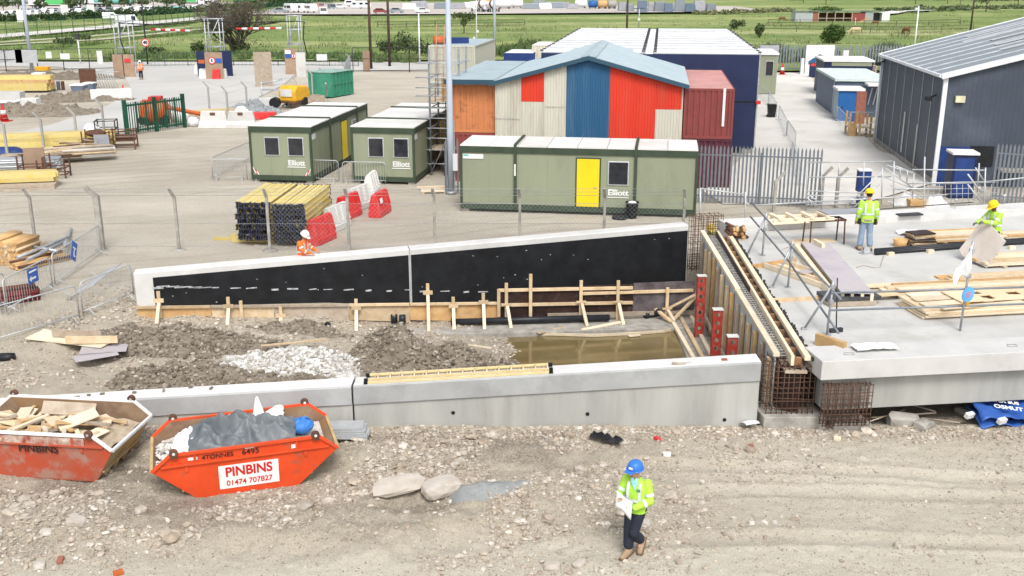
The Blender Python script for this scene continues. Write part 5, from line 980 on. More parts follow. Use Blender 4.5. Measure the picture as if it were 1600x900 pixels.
# plywood pile
q_ = dk(1530, 483); rs = random.Random(8)
for l in range(5):
    o = MB().box(-1.9, 1.9, -.62, .62, 0, .045).build('plywood_sheet', 'timber_pale' if l % 2 else 'ply', None, .002); put(o, (q_.x+rs.uniform(-.06, .06), q_.y+rs.uniform(-.04, .04), 1.3+.05*l+.02), fa+.04+rs.uniform(-.02, .02)); tag(o, 'plywood sheet low in the flat pile nearest the front beam of the deck', 'plywood', 'sheets of the flat plywood pile')
zt_ = 1.3+.05*5+.025
def cutply(w_, d_, holes, m):
    """sheet with rectangular cut-outs as one mesh of cells"""
    xs_ = sorted({0, w_}|{h[0] for h in holes}|{h[1] for h in holes}); ys_ = sorted({0, d_}|{h[2] for h in holes}|{h[3] for h in holes}); mb = MB()
    for i in range(len(xs_)-1):
        for j_ in range(len(ys_)-1):
            cx, cy = (xs_[i]+xs_[i+1])/2, (ys_[j_]+ys_[j_+1])/2
            if not any(h[0] < cx < h[1] and h[2] < cy < h[3] for h in holes): mb.box(xs_[i], xs_[i+1], ys_[j_], ys_[j_+1], 0, .025)
    return mb.build('plywood_sheet', m)
o = cutply(2.6, .95, [(.65, .95, .55, .8), (.75, 1.05, .1, .45), (1.6, 1.95, .35, .62)], 'ply'); put(o, (q_.x-.72, q_.y-.50, zt_+.06), fa+.04); tag(o, 'plywood sheet with rectangular cut-outs on top of the flat pile', 'plywood')
for k, (dx, dy, L_, w_) in enumerate(((-1.3, .35, 1.0, .3), (-1.2, 0, 1.2, .28), (-1.1, -.4, 1.3, .3), (-.2, -.58, 2.4, .14))):
    o = MB().box(-L_/2, L_/2, -w_/2, w_/2, 0, .03).build('board', 'timber_pale', None, .002); put(o, (q_.x+dx, q_.y+dy, zt_+.012), fa+.04+.03*k); tag(o, ['short pale board at the back left of the flat plywood pile', 'middle short pale board at the left end of the flat plywood pile', 'front left short board on the flat plywood pile', 'narrow long board along the front edge of the flat plywood pile'][k], 'board')
# ply offcut stack, bucket, saw, pipes
q_ = dk(1437, 384); o = MB().box(-.42, .42, -.3, .3, .0, .03); [o.box(-.4, .4, y_-.05, y_+.05, .03, .10) for y_ in (-.24, 0, .24)]; o.box(-.42, .42, -.3, .3, .10, .12); o = o.build('pallet', 'timber_old'); put(o, q_, ma); tag(o, 'small dark pallet on the deck under a stack of ply offcuts', 'pallet')
for l in range(8):
    o = MB().box(-.38, .38, -.26, .26, 0, .04).build('ply_offcut', rs.choice(['timber_old', 'timber', 'ply', 'plybrown'])); put(o, (q_.x+rs.uniform(-.05, .05), q_.y+rs.uniform(-.04, .04), 1.425+.042*l), ma+rs.uniform(-.1, .1)); tag(o, 'ply offcut in the square stack between the wooden tub and the planks', 'ply offcut', 'square stack of ply offcuts')
o = MB().lathe([(.19, 0), (.22, .24), (.205, .24), (.18, .03)], 18).build('tub', 'timber_orange'); put(o, dk(1406, 385)); tag(o, 'round brown tub standing left of the ply offcut stack', 'tub')
for k in range(3):
    a_, b_ = dk(1367, 396-2.6*k, .06), dk(1640, 376-2.6*k, .06); mb = MB(); mb.tube([a_, b_], .055, 10); tag(mb.build('duct_pipe', 'pipe'), 'long black duct pipe in the row of three lying across the deck', 'pipe', 'row of three black duct pipes')
for px, py in ((1391, 399), (1453, 395), (1580, 389)): o = MB().cbox((0, 0, .05), .22, .12, .1).build('timber_chock', 'timber_pale'); put(o, dk(px, py), .3); tag(o, 'small pale timber chock beside the black duct pipes', 'chock', 'chocks by the duct pipes')
t = T('circular_saw', 'circular saw lying on the deck at the feet of the workman in jeans', 'saw', dk(1354, 396), .3); MB().box(-.22, .2, -.12, .12, 0, .03).build('base_plate', 'galv', t); MB().lathe([(.12, -.02), (.12, .02)], 16, 0, (0, 0, .1), True, Matrix.Rotation(math.pi/2, 4, 'X')).build('blade_guard', 'galv_pale', t); MB().tube([(-.1, .06, .12), (.06, .06, .17), (.2, .06, .1)], .03, 8).build('handle', 'black', t); MB().cbox((.05, .1, .1), .16, .12, .12).build('motor', 'galv', t)
def curve(name, pts, r, m, lab, cat):
    mb = MB(); P_ = [dk(*p, r) for p in pts]; Q = []
    for i in range(len(P_)-1):
        for k in range(5):
            u_ = k/5; p0_, p1_, p2_, p3_ = P_[max(i-1, 0)], P_[i], P_[i+1], P_[min(i+2, len(P_)-1)]
            Q.append(.5*((2*p1_)+(p2_-p0_)*u_+(2*p0_-5*p1_+4*p2_-p3_)*u_*u_+(3*p1_-p0_-3*p2_+p3_)*u_**3))
    mb.tube(Q+[P_[-1]], r, 5); return tag(mb.build(name, m), lab, cat)
curve('cable', [(1338, 418), (1350, 415), (1365, 418), (1375, 417), (1377, 411), (1381, 400)], .012, 'timber_old', 'thin cable looping over the bare deck in front of the workman in jeans', 'cable')
curve('cable', [(1150, 372), (1158, 369), (1166, 371), (1160, 375), (1148, 377), (1152, 370)], .012, 'timber_orange', 'small yellowish coil of cord at the far left corner of the deck', 'cord')
curve('cable', [(1255, 386), (1246, 388), (1232, 386), (1218, 392)], .01, 'timber_old', 'thin cable on the deck left of the red trestle', 'cable')
q_ = dk(1430, 352); mb = MB(); mb.grid([[(u_*1.1, v_*.5, .08+.12*noise.noise((u_*3, v_*3, 5))) for u_ in np.linspace(-.5, .5, 12)] for v_ in np.linspace(-.5, .5, 8)]); o = mb.build('plastic_sheeting', 'rag', None, 0, .01); put(o, dk(1428, 366), ma); tag(o, 'crumpled white plastic lying behind the ply offcut stack', 'plastic')
t = T('broom', 'dark broom standing upright on the deck near the front corner post', 'broom', dk(1306, 519), .3); MB().tube([(0, 0, .1), (-.03, .1, 1.35)], .018, 6).build('handle', 'steel_dark', t); MB().cbox((0, 0, .05), .34, .09, .1).build('broom_head', 'steel_dark', t)
# rails and scaffold guard rail
def post(px, py, h, lab, br=None, m='galv', foot=True):
    b_ = dk(px, py); t = T('scaffold_post', lab, 'scaffold'); MB().tube([b_, b_+Vector((.04, .02, h))], .03, 8).build('upright', m, t)
    if foot: MB().cbox(b_+Vector((0, 0, .008)), .16, .16, .014).build('base_plate', 'galv', t)
    MB().cbox(b_+Vector((.03, .01, h*.62)), .1, .1, .09).build('coupler', 'galv', t); MB().cbox(b_+Vector((.04, .02, h*.9)), .1, .1, .09).build('coupler', 'galv', t)
    if br: MB().tube([dk(*br), b_+Vector((.03, .0, h*.93))], .03, 8).build('brace', m, t); MB().cbox(dk(*br)+Vector((0, 0, .03)), .12, .1, .06).build('coupler', 'galv', t)
    return b_
pf = post(1292, 523, 1.35, 'scaffold post with blue brace at the front left corner of the deck', (1256, 515), 'galv'); p2 = post(1231, 449, 1.35, 'middle scaffold post with raking brace on the left edge of the deck', (1206, 450)); p1_ = post(1191, 399, 1.35, 'far scaffold post with raking brace on the left edge of the deck', (1168, 397))
pr_ = post(1500, 517, 2.25, 'scaffold post carrying a white flag and a round blue disc', None, 'galv', False)
pe = dk(1720, 508)
def rail(p, q_, lab, r=.027, m='galv_mid', name='scaffold_tube'): mb = MB(); mb.tube([p, q_], r, 8); return tag(mb.build(name, m), lab, 'scaffold tube')
Z = Vector((0, 0, 1))
rail(pf+Z*1.05, pe+Z*1.05, 'upper scaffold rail along the front of the deck'); rail(pf+Z*.62, pe+Z*.62, 'lower scaffold rail along the front of the deck')
pk = p1_+(p1_-p2)*.62
rail(pk+Z*1.22, p2+Z*1.2-Vector((0, 0, 0)), 'upper far scaffold rail along the left edge of the deck'); rail(p2+Z*1.18+(p2-pf)*.03, pf+Z*1.15-(p2-pf)*.2, 'upper near scaffold rail along the left edge of the deck'); rail(pk+Z*.75, p2+Z*.72, 'lower far scaffold rail along the left edge of the deck'); rail(p2+Z*.70, pf+Z*.0+(pf-p2)*.22+Z*.35, 'lower near scaffold rail sloping down past the front corner post')
t = T('flag', 'white cloth flag hanging from the scaffold post at the front of the deck', 'flag'); f0 = pr_+Vector((.03, -.03, 2.25)); mb = MB(); mb.grid([[(f0.x-(.40*v_)*(u_**.8)-.02, f0.y-.05+.06*math.sin(u_*7+v_*3), f0.z-.95*u_*(.9+.25*v_*math.sin(v_*9+1))-.12*v_) for v_ in np.linspace(0, 1, 9)] for u_ in np.linspace(0, 1, 12)]); mb.build('cloth', 'rag', t, 0, .008)
t = T('disc_sign', 'round blue disc sign hung on the scaffold post below the white flag', 'sign', pr_+Vector((.05, -.06, .95)), .4); MB().lathe([(.19, -.012), (.19, .012)], 24, 0, (0, 0, 0), False, Matrix.Rotation(math.pi/2, 4, 'X')).build('disc', mat('disc_blue', (.10, .33, .66), .5), t); MB().lathe([(.085, -.016), (.085, .016)], 20, 0, (0, 0, 0), False, Matrix.Rotation(math.pi/2, 4, 'X')).build('disc_centre', mat('disc_mauve', (.38, .25, .42), .6), t); MB().cbox((.02, 0, -.23), .08, .03, .1).build('yellow_clip', 'mach_yellow', t)
# on beams
q_ = at(1366, 546, 1.45); mb = MB(); mb.grid([[(u_*1.0, v_*.4, .05+.10*abs(noise.noise((u_*4, v_*4, 2)))*(1-abs(u_)*1.2)) for u_ in np.linspace(-.5, .5, 14)] for v_ in np.linspace(-.5, .5, 9)], 0, False); o = mb.build('plastic_sheeting', 'rag', None, 0, .008); put(o, q_+Vector((0, 0, .02)), fa); tag(o, 'crumpled white plastic lying on top of the front edge beam', 'plastic')
q_ = at(1300, 546, 1.3); o = MB().box(-.06, .06, -.5, .3, 0, .28).build('timber_block', 'timber_orange'); put(o, (q_.x-.1, q_.y+.1, 1.3), fa+.5); tag(o, 'orange-brown timber upstand at the left end of the front beam', 'timber')
q_ = at(1143, 355, 1.56); rs = random.Random(4)
for k in range(16):
    o = MB().tube([(0, -.25, 0), (0, .25, 0)], rs.uniform(.045, .07), 8).build('timber_stub', rs.choice(['timber_orange', 'timber_orange', 'rust', 'timber'])); a_ = k % 5; put(o, (q_.x+.1+(a_-2)*.13+rs.uniform(-.03, .03), q_.y-.45+rs.uniform(-.1, .1), 1.37+(k//5)*.12), rs.uniform(-.3, .3)); tag(o, 'cut round timber end in the bundle at the far left corner of the deck', 'timber', 'bundle of cut timber ends')
for k, (px, py) in enumerate(((1492, 318), (1568, 311))):
    q_ = at(px, py+8, 1.56); mb = MB(); mb.tube([q_, q_+Vector((0, 0, .3))], .012, 5); mb.lathe([(.05, .28), (.07, .36), (.03, .37)], 10, 0, q_); tag(mb.build('bar_cap', 'galv_pale'), ['short bar with a pale mushroom cap on the back kerb left of the plywood holder', 'short bar with a pale mushroom cap on the back kerb right of the plywood holder'][k], 'bar')
o = MB().box(-.45, .45, -.16, .16, 0, .05).build('rubber_mat', 'steel_dark'); put(o, at(1421, 336, 1.56), ka); tag(o, 'dark rubber sheet lying on the back kerb of the deck', 'sheet')
for k, (pa, pb) in enumerate((((1280, 330), (1370, 321)), ((1372, 327), (1520, 316)))):
    o = rail(at(*pa, 1.58), at(*pb, 1.58), ['left thin steel bar lying along the back kerb', 'right thin steel bar lying along the back kerb'][k], .018, 'steel_dark', 'steel_bar')
o = MB().box(-1.1, 1.1, -.3, .3, 0, .05).build('board', 'timber_pale'); put(o, at(1245, 346, 1.56), ka); tag(o, 'pale board lying on the back kerb behind the trestle', 'board')
# ================================================================== YARD BUILDINGS
YR = R(-8.5)
def wpart(t, x0, x1, z0, z1, y, name, m, th=.03, rot=0, kids=()):
    """panel on a wall: plane y (facing -y) or, with rot, on the right-hand side wall at x=y"""
    if rot: return MB().box(y-.01, y+th, x0, x1, z0, z1).build(name, m, t, .004)
    return MB().box(x0, x1, y-th, y+.01, z0, z1).build(name, m, t, .004)
def window(t, x0, x1, z0, z1, y, side=False):
    if side: f = MB().box(y-.01, y+.03, x0, x1, z0, z1).build('window', 'galv_pale', t, .01); MB().box(y+.028, y+.036, x0+.05, x1-.05, z0+.05, z1-.05).build('pane', 'glass', f)
    else: f = MB().box(x0, x1, y-.03, y+.01, z0, z1).build('window', 'galv_pale', t, .03); MB().box(x0+.05, x1-.05, y-.036, y-.028, z0+.05, z1-.05).build('pane', 'glass', f)
    return f
def door(t, x0, x1, z0, z1, y, side=False):
    if side: d = MB().box(y-.01, y+.02, x0, x1, z0, z1).build('door', 'yellow_door', t); MB().box(y-.005, y+.012, x0-.06, x1+.06, z0, z1+.06).build('door_frame', 'cabin_dark', t); MB().tube([(y+.05, x0+.1, 1.2), (y+.05, x0+.22, 1.2)], .015, 6).build('handle', 'galv_pale', d)
    else: d = MB().box(x0, x1, y-.02, y+.01, z0, z1).build('door', 'yellow_door', t); MB().box(x0-.06, x1+.06, y-.012, y+.005, z0, z1+.06).build('door_frame', 'cabin_dark', t); MB().tube([(x1-.22, y-.05, 1.2), (x1-.1, y-.05, 1.2)], .015, 6).build('handle', 'galv_pale', d)
def cabin(lab, fl, L_, W_, h, rz, seams, along_x):
    t = T('site_cabin', lab, 'cabin', (fl.x, fl.y, .0), rz, 'olive site cabins'); z0 = .12
    MB().box(.03, L_-.03, .03, W_-.03, z0+.02, h-.02).build('wall', 'cabin', t)
    mb = MB(); mb.box(.0, L_, .0, .05, z0, z0+.24).box(.0, L_, W_-.05, W_, z0, z0+.24).box(0, .05, .05, W_-.05, z0, z0+.24).box(L_-.05, L_, .05, W_-.05, z0, z0+.24); mb.build('skirt', 'cabin_dark', t)
    mb = MB(); mb.box(-.02, L_+.02, -.02, .06, h-.27, h).box(-.02, L_+.02, W_-.06, W_+.02, h-.27, h).box(-.02, .06, .06, W_-.06, h-.27, h).box(L_-.06, L_+.02, .06, W_-.06, h-.27, h); mb.build('fascia', 'cabin_dark', t)
    for x in (0, L_):
        for y_ in (0, W_): MB().box(x-.015 if x == 0 else x-.09, x+.09 if x == 0 else x+.015, y_-.015 if y_ == 0 else y_-.09, y_+.09 if y_ == 0 else y_+.015, z0+.02, h-.1).build('corner_post', 'cabin_dark', t); MB().cbox((x+(.2 if x == 0 else -.2), y_+(.2 if y_ == 0 else -.2), .06), .3, .3, .12).build('foot_pad', 'concrete_old', t)
    n = round((L_ if along_x else W_)/1.24); N = (L_ if along_x else W_)
    for k in range(n):
        a, b = k*N/n+.012, (k+1)*N/n-.012
        (MB().box(a-.0, b, -.03, W_+.03, h, h+.05) if along_x else MB().box(-.03, L_+.03, a, b, h, h+.05)).build('roof_panel', 'whiteroof', t)
    for s_ in seams:
        mb = MB()
        if along_x: mb.box(s_-.06, s_+.06, -.05, W_+.05, h+.052, h+.12); mb.box(s_-.06, s_+.06, -.06, .02, z0+.1, h+.05)
        else: mb.box(-.05, L_+.05, s_-.06, s_+.06, h+.052, h+.12); mb.box(L_-.02, L_+.06, s_-.06, s_+.06, z0+.1, h+.05); mb.box(-.06, .02, s_-.06, s_+.06, z0+.1, h+.05)
        mb.build('joint_strap', 'cabin_dark', t)
    mb = MB()
    for k in range(1, round(L_/1.2)): mb.box(k*L_/round(L_/1.2)-.006, k*L_/round(L_/1.2)+.006, .024, .031, z0+.25, h-.28)
    for k in range(1, round(W_/1.2)): mb.box(L_-.031, L_-.024, k*W_/round(W_/1.2)-.006, k*W_/round(W_/1.2)+.006, z0+.25, h-.28)
    mb.build('panel_joint', mat('cabin_joint', (.20, .225, .15), .7), t); return t
def elli(t, x, z): text('Elliott', .36, 'letter_white', t, wallM(x, .012, z), 'lettering', .012, .004, 1.0); MB().box(x-.46, x+.46, .005, .02, z-.21, z-.175).build('lettering_rule', 'letter_white', t)
t = cabin('long olive site cabin with yellow door facing the fence, nearest of the three', at(720, 326, .1), 9.95, 2.75, 2.82, YR, (2.37, 7.42), True)
door(t, 4.98, 5.92, .36, 2.38, .02); window(t, 6.27, 7.15, 1.30, 2.32, .02); elli(t, 6.72, .98); MB().box(.12, 1.0, .0, .02, 2.28, 2.48).build('sticker', 'white', t); MB().box(.14, .36, -.004, .01, 2.38, 2.46).build('sticker_mark', 'teal', t); MB().box(2.33, 2.40, -.075, -.055, 1.6, 2.1).build('sticker', 'white', t)
t = cabin('left olive site cabin with two windows in its end and hazard striped corners', at(394, 281, .1), 3.12, 10, 2.74, R(-8), (3.0, 7.9), False)
for a, b in ((.74, 1.52), (1.93, 2.74)): window(t, a, b, 1.32, 2.24, .02)
elli(t, 2.32, .98); door(t, 5.0, 5.95, .34, 2.34, 3.10, True); window(t, 6.9, 7.7, 1.3, 2.2, 3.10, True); MB().box(3.085, 3.112, .25, .75, 2.1, 2.35).build('sticker', 'white', t)
for sx in (0, 1):
    for k in range(4): MB().cbox((.14+.10*k if not sx else 2.98-.10*k, .008, .62-.1*k), .05, .01, .42-.08*k, 0, 0, 0, .5*(1 if sx else -1)).build('hazard_stripe', 'letter_red' if k % 2 else 'white', t)
t = cabin('right olive site cabin with two end windows beside the tall mast', at(551.5, 283, .1), 3.12, 10, 2.74, R(-8.5), (2.9, 7.7), False)
for a, b in ((.83, 1.62), (2.08, 2.86)): window(t, a, b, 1.30, 2.26, .02)
elli(t, 2.45, .98); door(t, 5.2, 6.1, .34, 2.34, 3.10, True); MB().box(3.085, 3.112, .2, .7, 2.15, 2.4).build('sticker', 'white', t)
# containers
def container(lab, loc, rz, m, mr, w_=2.44, d_=12.19, h=2.59, z=0, strip_=False, ends=True, grp=None):
    t = T('shipping_container', lab, 'container', (loc[0], loc[1], z), rz, grp)
    
    for y_ in (.05, d_-.03): mb = MB(); corr(mb, .08, w_-.08, .12, h-.1, .28, .035, 0, y_); mb.build('end_panel', m, t)
    for f_ in (lambda x, d, z_: (w_-.03+d, x, z_), lambda x, d, z_: (.03-d, x, z_)): mb = MB(); corr(mb, .1, d_-.1, .12, h-.1, .28, .035, 0, 0, f_); mb.build('side_panel', m, t)
    mb = MB()
    for x in (0, w_-.09):
        for y_ in (0, d_-.09): mb.box(x, x+.09, y_, y_+.09, 0, h-.005)
    for y_ in (.003, d_-.085): mb.box(.09, w_-.09, y_, y_+.08, 0, .13).box(.09, w_-.09, y_, y_+.08, h-.11, h-.006)
    for x in (.003, w_-.085): mb.box(x, x+.08, .09, d_-.09, 0, .13).box(x, x+.08, .09, d_-.09, h-.11, h-.006)
    mb.build('frame', m, t)
    mb = MB(); n = int(d_/.5); 
    for k in range(n): mb.box(.08, w_-.08, .08+k*(d_-.16)/n, .08+(k+.62)*(d_-.16)/n, h-.04, h+.004); mb.box(.08, w_-.08, .08+(k+.62)*(d_-.16)/n, .08+(k+1)*(d_-.16)/n, h-.04, h-.018)
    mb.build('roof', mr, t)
    if strip_: MB().box(w_-.52, w_-.40, -.012, .0, .6, 2.35).build('code_strip', 'white', t)
    return t
ex = Vector((math.cos(R(-8)), math.sin(R(-8)), 0)); ey = Vector((-ex.y, ex.x, 0)); SB = at(774, 286, 0)
def sw(x, y_): return SB+ex*x+ey*y_
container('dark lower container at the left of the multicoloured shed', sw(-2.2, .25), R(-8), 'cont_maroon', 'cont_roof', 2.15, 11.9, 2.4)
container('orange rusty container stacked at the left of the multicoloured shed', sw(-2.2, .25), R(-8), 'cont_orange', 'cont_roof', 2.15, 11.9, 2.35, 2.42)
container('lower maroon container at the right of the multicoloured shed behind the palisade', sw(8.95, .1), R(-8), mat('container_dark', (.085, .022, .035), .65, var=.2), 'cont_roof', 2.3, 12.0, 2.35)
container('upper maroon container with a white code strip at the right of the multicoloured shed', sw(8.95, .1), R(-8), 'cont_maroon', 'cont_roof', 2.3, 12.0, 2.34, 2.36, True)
t = T('shed', 'multicoloured gabled shed with cream, red and blue corrugated front and blue roof', 'shed', SB, R(-8))
HE0, HE1, HA, WS, DS = 4.92, 4.92, 6.12, 8.9, 12.0
def gt(x): return lerp(HE0, HA, x/4.45) if x < 4.45 else lerp(HA, HE1, (x-4.45)/4.45)
for x0, x1, zb, zt, m in ((0, 1.27, 0, None, 'cream'), (1.27, 2.36, 0, 3.98, 'cream'), (1.27, 2.36, 3.98, None, 'shed_red'), (2.36, 3.42, 0, None, 'cream'), (3.42, 5.47, 0, None, 'shed_blue'), (5.47, 7.64, 0, None, 'shed_red'), (7.64, 8.84, 0, 3.72, 'cream'), (7.64, 8.84, 3.72, None, 'shed_red')):
    mb = MB(); corr(mb, x0+.004, x1-.004, zb, (lambda x: gt(x)-.05) if zt is None else zt-.008, .135 if m != 'shed_blue' else .12, .022); mb.build('front_panel', m, t)
mb = MB(); mb.box(0.02, WS-.02, .06, .1, 0, HE0-.1); mb.prism([(0.02, .061, HE0-.1), (WS-.02, .061, HE0-.1), (4.45, .061, HA-.1)], (0, .04, 0)); mb.prism([(0, DS, 0), (WS, DS, 0), (WS, DS, HE0-.06), (4.45, DS, HA-.06), (0, DS, HE0-.06)], (0, -.04, 0)); mb.box(0, .04, .1, DS-.04, 0, HE0-.06).box(WS-.04, WS, .1, DS-.04, 0, HE0-.06); mb.build('wall', 'cream', t)
for a, b in (((-.25, HE0-.075), (4.45, HA)), ((WS+.25, HE1-.075), (4.45, HA))):
    mb = MB(); n = 58
    rows = []
    for i in range(n*2+1):
        y_ = -.25+(DS+.5)*i/(n*2); dz = .03 if i % 2 else 0; rows.append([(a[0], y_, a[1]+dz), (b[0], y_, b[1]+dz)])
    mb.grid(rows, 0, False); mb.build('roof', 'blueroof', t, 0, .02)
    s_ = 1 if a[0] < 0 else -1; MB().prism([(a[0], -.27, a[1]-.16), (b[0], -.27, b[1]-.16), (b[0], -.27, b[1]+.035), (a[0], -.27, a[1]+.035)], (0, .03, 0)).build('barge_board', 'fascia', t)
MB().prism([(4.1, -.25, HA-.02), (4.8, -.25, HA-.02), (4.45, -.25, HA+.075)], (0, DS+.5, 0)).build('ridge_cap', 'blueroof', t)
MB().box(.0, 1.2, -.045, -.03, 3.15, 3.165).build('panel_joint', 'galv', t); MB().box(2.4, 3.4, -.045, -.03, 3.75, 3.765).build('panel_joint', 'galv', t)
tr = T('lean_to_roof', 'flat blue grey roof over the orange container beside the multicoloured shed', 'roof', sw(-2.45, -.15), R(-8)); rows = [[(x, y_, 4.95+(.03 if k % 2 else 0)) for x in (0, 2.42)] for k, y_ in enumerate(np.linspace(0, 12.2, 111))]; mb = MB(); mb.grid(rows, 0, False); mb.build('roof_sheet', 'blueroof', tr, 0, .02); MB().box(0, 2.42, -.03, -.005, 4.76, 4.99).build('fascia', 'fascia', tr)
# navy modular block
NB = at(845, 234, 0); t = T('modular_building', 'two-storey navy modular building with white flat roof behind the multicoloured shed', 'building', NB, R(-8)); NW, ND, NH = 12.2, 30.0, 5.55
MB().box(0, NW, 0, ND, .35, 2.9).build('lower_storey', 'navy', t); MB().box(-.02, NW+.02, -.02, ND+.02, 3.0, NH).build('upper_storey', 'navy', t); MB().box(.05, NW-.05, .05, ND-.05, 2.88, 3.02).build('floor_joint', 'steel_dark', t)
for k in range(11): MB().box(-.06, NW/2-.26, k*ND/11+.14, (k+1)*ND/11-.14, NH, NH+.12).build('roof_panel', 'white', t); MB().box(NW/2+.26, NW+.06, k*ND/11+.14, (k+1)*ND/11-.14, NH, NH+.12).build('roof_panel', 'white', t)
MB().box(NW/2-.22, NW/2+.22, -.05, ND, NH, NH+.06).build('gutter', 'white', t); MB().box(0, NW, .0, ND, NH-.0, NH+.03).build('roof_gap', 'galv_mid', t)
mb = MB()
for k in range(22): mb.box(NW/2-.42, NW/2-.24, k*ND/22+.1, k*ND/22+.3, NH+.12, NH+.18).box(NW/2+.24, NW/2+.42, k*ND/22+.1, k*ND/22+.3, NH+.12, NH+.18).box(-.1, .08, k*ND/22+.1, k*ND/22+.3, NH+.12, NH+.18).box(NW-.08, NW+.1, k*ND/22+.1, k*ND/22+.3, NH+.12, NH+.18)
mb.build('roof_clips', 'steel_dark', t)
mb = MB(); [mb.box(x0, x1, k*ND/11-.14, k*ND/11+.14, NH+.121, NH+.15) for k in range(1, 11) for x0, x1 in ((-.06, NW/2-.45), (NW/2+.45, NW+.06))]; mb.build('roof_seam', mat('seam_grey', (.36, .37, .39), .6), t)
for x in (.3, 4.2, 8.0, 11.8): MB().cbox((x, .3, .17), .5, .5, .34).build('foot_block', 'concrete_old', t)
mb = MB(); [mb.box(x-.008, x+.008, -.028, -.018, .4, NH-.05) for x in (3, 6.1, 9.1)]; mb.build('panel_joint', mat('navy_joint', (.012, .015, .05), .5), t)
for y_ in (3, 9, 15): window(t, y_, y_+1.2, 3.9, 4.8, NW+.02, True); window(t, y_, y_+1.2, 1.3, 2.2, NW, True)
MB().box(NW-.02, NW+.05, -.05, -.02, .4, NH+.1).build('downpipe', 'galv', t); MB().cbox((NW+.08, -.1, 2.95), .25, .2, .18).build('lamp_box', 'red', t)
# beige double stack and small ones
BG = at(672, 188, 0)
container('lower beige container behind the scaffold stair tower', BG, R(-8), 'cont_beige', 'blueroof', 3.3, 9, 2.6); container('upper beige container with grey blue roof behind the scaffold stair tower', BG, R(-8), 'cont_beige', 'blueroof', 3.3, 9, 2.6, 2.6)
c_ = at(787, 124, 0); container('blue container half hidden left of the white roofed building', c_, R(-8), 'blue_dark', 'white', 3.0, 6, 2.6)
c_ = at(831, 122, 0); container('small cream container with brown base touching the navy building', c_, R(-8), 'cream', 'white', 1.7, 6, 3.3)
c_ = at(1180, 148, 0); t = T('site_cabin', 'small green and white cabin behind the right end of the navy building', 'cabin', c_, R(-8)); MB().box(0, 1.7, 0, 6, .1, 3.4).build('wall', 'cabin', t); MB().box(-.1, 1.8, -.1, 6.1, 3.4, 3.55).build('roof', 'white', t); window(t, .7, 1.4, 1.6, 2.9, 0)
# big grey shed on the right
SR = at(1368, 222, 0)-ey*14.0; HEv, RI, WG, LG = 5.25, 2.15, 16.0, 14.0
t = T('shed', 'big dark grey clad shed with pale ribbed roof at the right edge', 'shed', SR, R(-8))
mb = MB(); corr(mb, 0.05, LG-.05, .3, HEv, .30, .005, 0, 0, lambda x, d, z: (-.0+d*1, x, z)); mb.build('side_wall', 'shed_grey', t)
mb = MB(); [mb.box(-.035, -.012, y_-.028, y_+.028, .3, HEv) for y_ in np.arange(2.0, LG, 2.0)]; mb.build('wall_joint', mat('pale_joint', (.42, .45, .48), .5), t)
mb = MB(); mb.box(-.04, .25, .02, LG, 0, .3); mb.build('plinth', 'concrete_old', t)
def gs(x): return HEv+RI*(1-abs(x-8)/8)
mb = MB(); corr(mb, .1, WG-.1, 0.0, gs, .22, .01, 0, 0); mb.build('gable_wall', mat('shed_navy_grey', (.055, .068, .09), .5, var=.08, sc=.5, dirt=(.10, .12, .15), dsc=.5, damt=.5), t)
mb = MB(); mb.prism([(0, LG, 0), (WG, LG, 0), (WG, LG, HEv), (8, LG, HEv+RI), (0, LG, HEv)], (0, -.05, 0)); mb.box(WG-.05, WG, .05, LG-.06, 0, HEv); mb.build('rear_wall', 'shed_grey', t)
for sx, (xa, xb) in enumerate(((-.22, 8), (WG+.22, 8))):
    za = HEv-.05; rows = []
    P_ = []; n = 14
    for i in range(n*4+1):
        y_ = -.15+(LG+.3)*i/(n*4); P_.append([(xa, y_, za+.06), (xb, y_, HEv+RI+.08)])
    mb = MB(); mb.grid(P_, 0, False); mb.build('roof', 'shed_roof', t, 0, .05)
    mb = MB()
    for k in range(1, 9): y_ = -.15+(LG+.3)*k/9; mb.beam((xa, y_, za+.10), (xb, y_, HEv+RI+.12), .09, .05)
    mb.build('roof_rib', mat('roof_rib', (.52, .55, .58), .5), t)
    for yy_, nm in ((-.2, 'barge_board'), (LG+.17, 'barge_board')): MB().beam((xa, yy_, za+.0), (xb, yy_, HEv+RI+.02), .1, .26).build(nm, 'trim', t)
mb = MB(); [mb.beam((lerp(-.22, 8, u0), y_, HEv+.03+(RI+.05)*u0+.055), (lerp(-.22, 8, u0+.38), y_, HEv+.03+(RI+.05)*(u0+.38)+.055), .55, .01) for y_, u0 in ((3.2, .42), (5.4, .47), (7.6, .52), (9.8, .42), (11.6, .5))]; mb.build('rooflight', 'galv_pale', t)
MB().beam((-.24, -.2, HEv-.03), (-.24, LG+.2, HEv-.03), .14, .14).build('gutter', 'trim', t); MB().box(-.06, .14, -.06, .06, 0, HEv).build('corner_trim', 'trim', t); MB().box(-.06, .14, LG-.06, LG+.06, 0, HEv).build('corner_trim', 'trim', t); MB().tube([(-.16, LG-.2, 0), (-.16, LG-.2, HEv)], .06, 8).build('downpipe', 'trim', t)
MB().cbox((.75, -.12, 4.15), .42, .18, .3).build('wall_light', mat('lamp_cream', (.7, .66, .45), .5), t)
for y_, z_ in ((1.2, 4.2), (LG-.3, HEv-.35)): l_ = MB().beam((-.02, y_, z_), (-.42, y_-.35, z_-.1), .06, .06).build('floodlight', 'steel_dark', t); MB().cbox((-.45, y_-.38, z_-.14), .22, .3, .2, .3).build('lamp_head', 'steel_dark', l_)
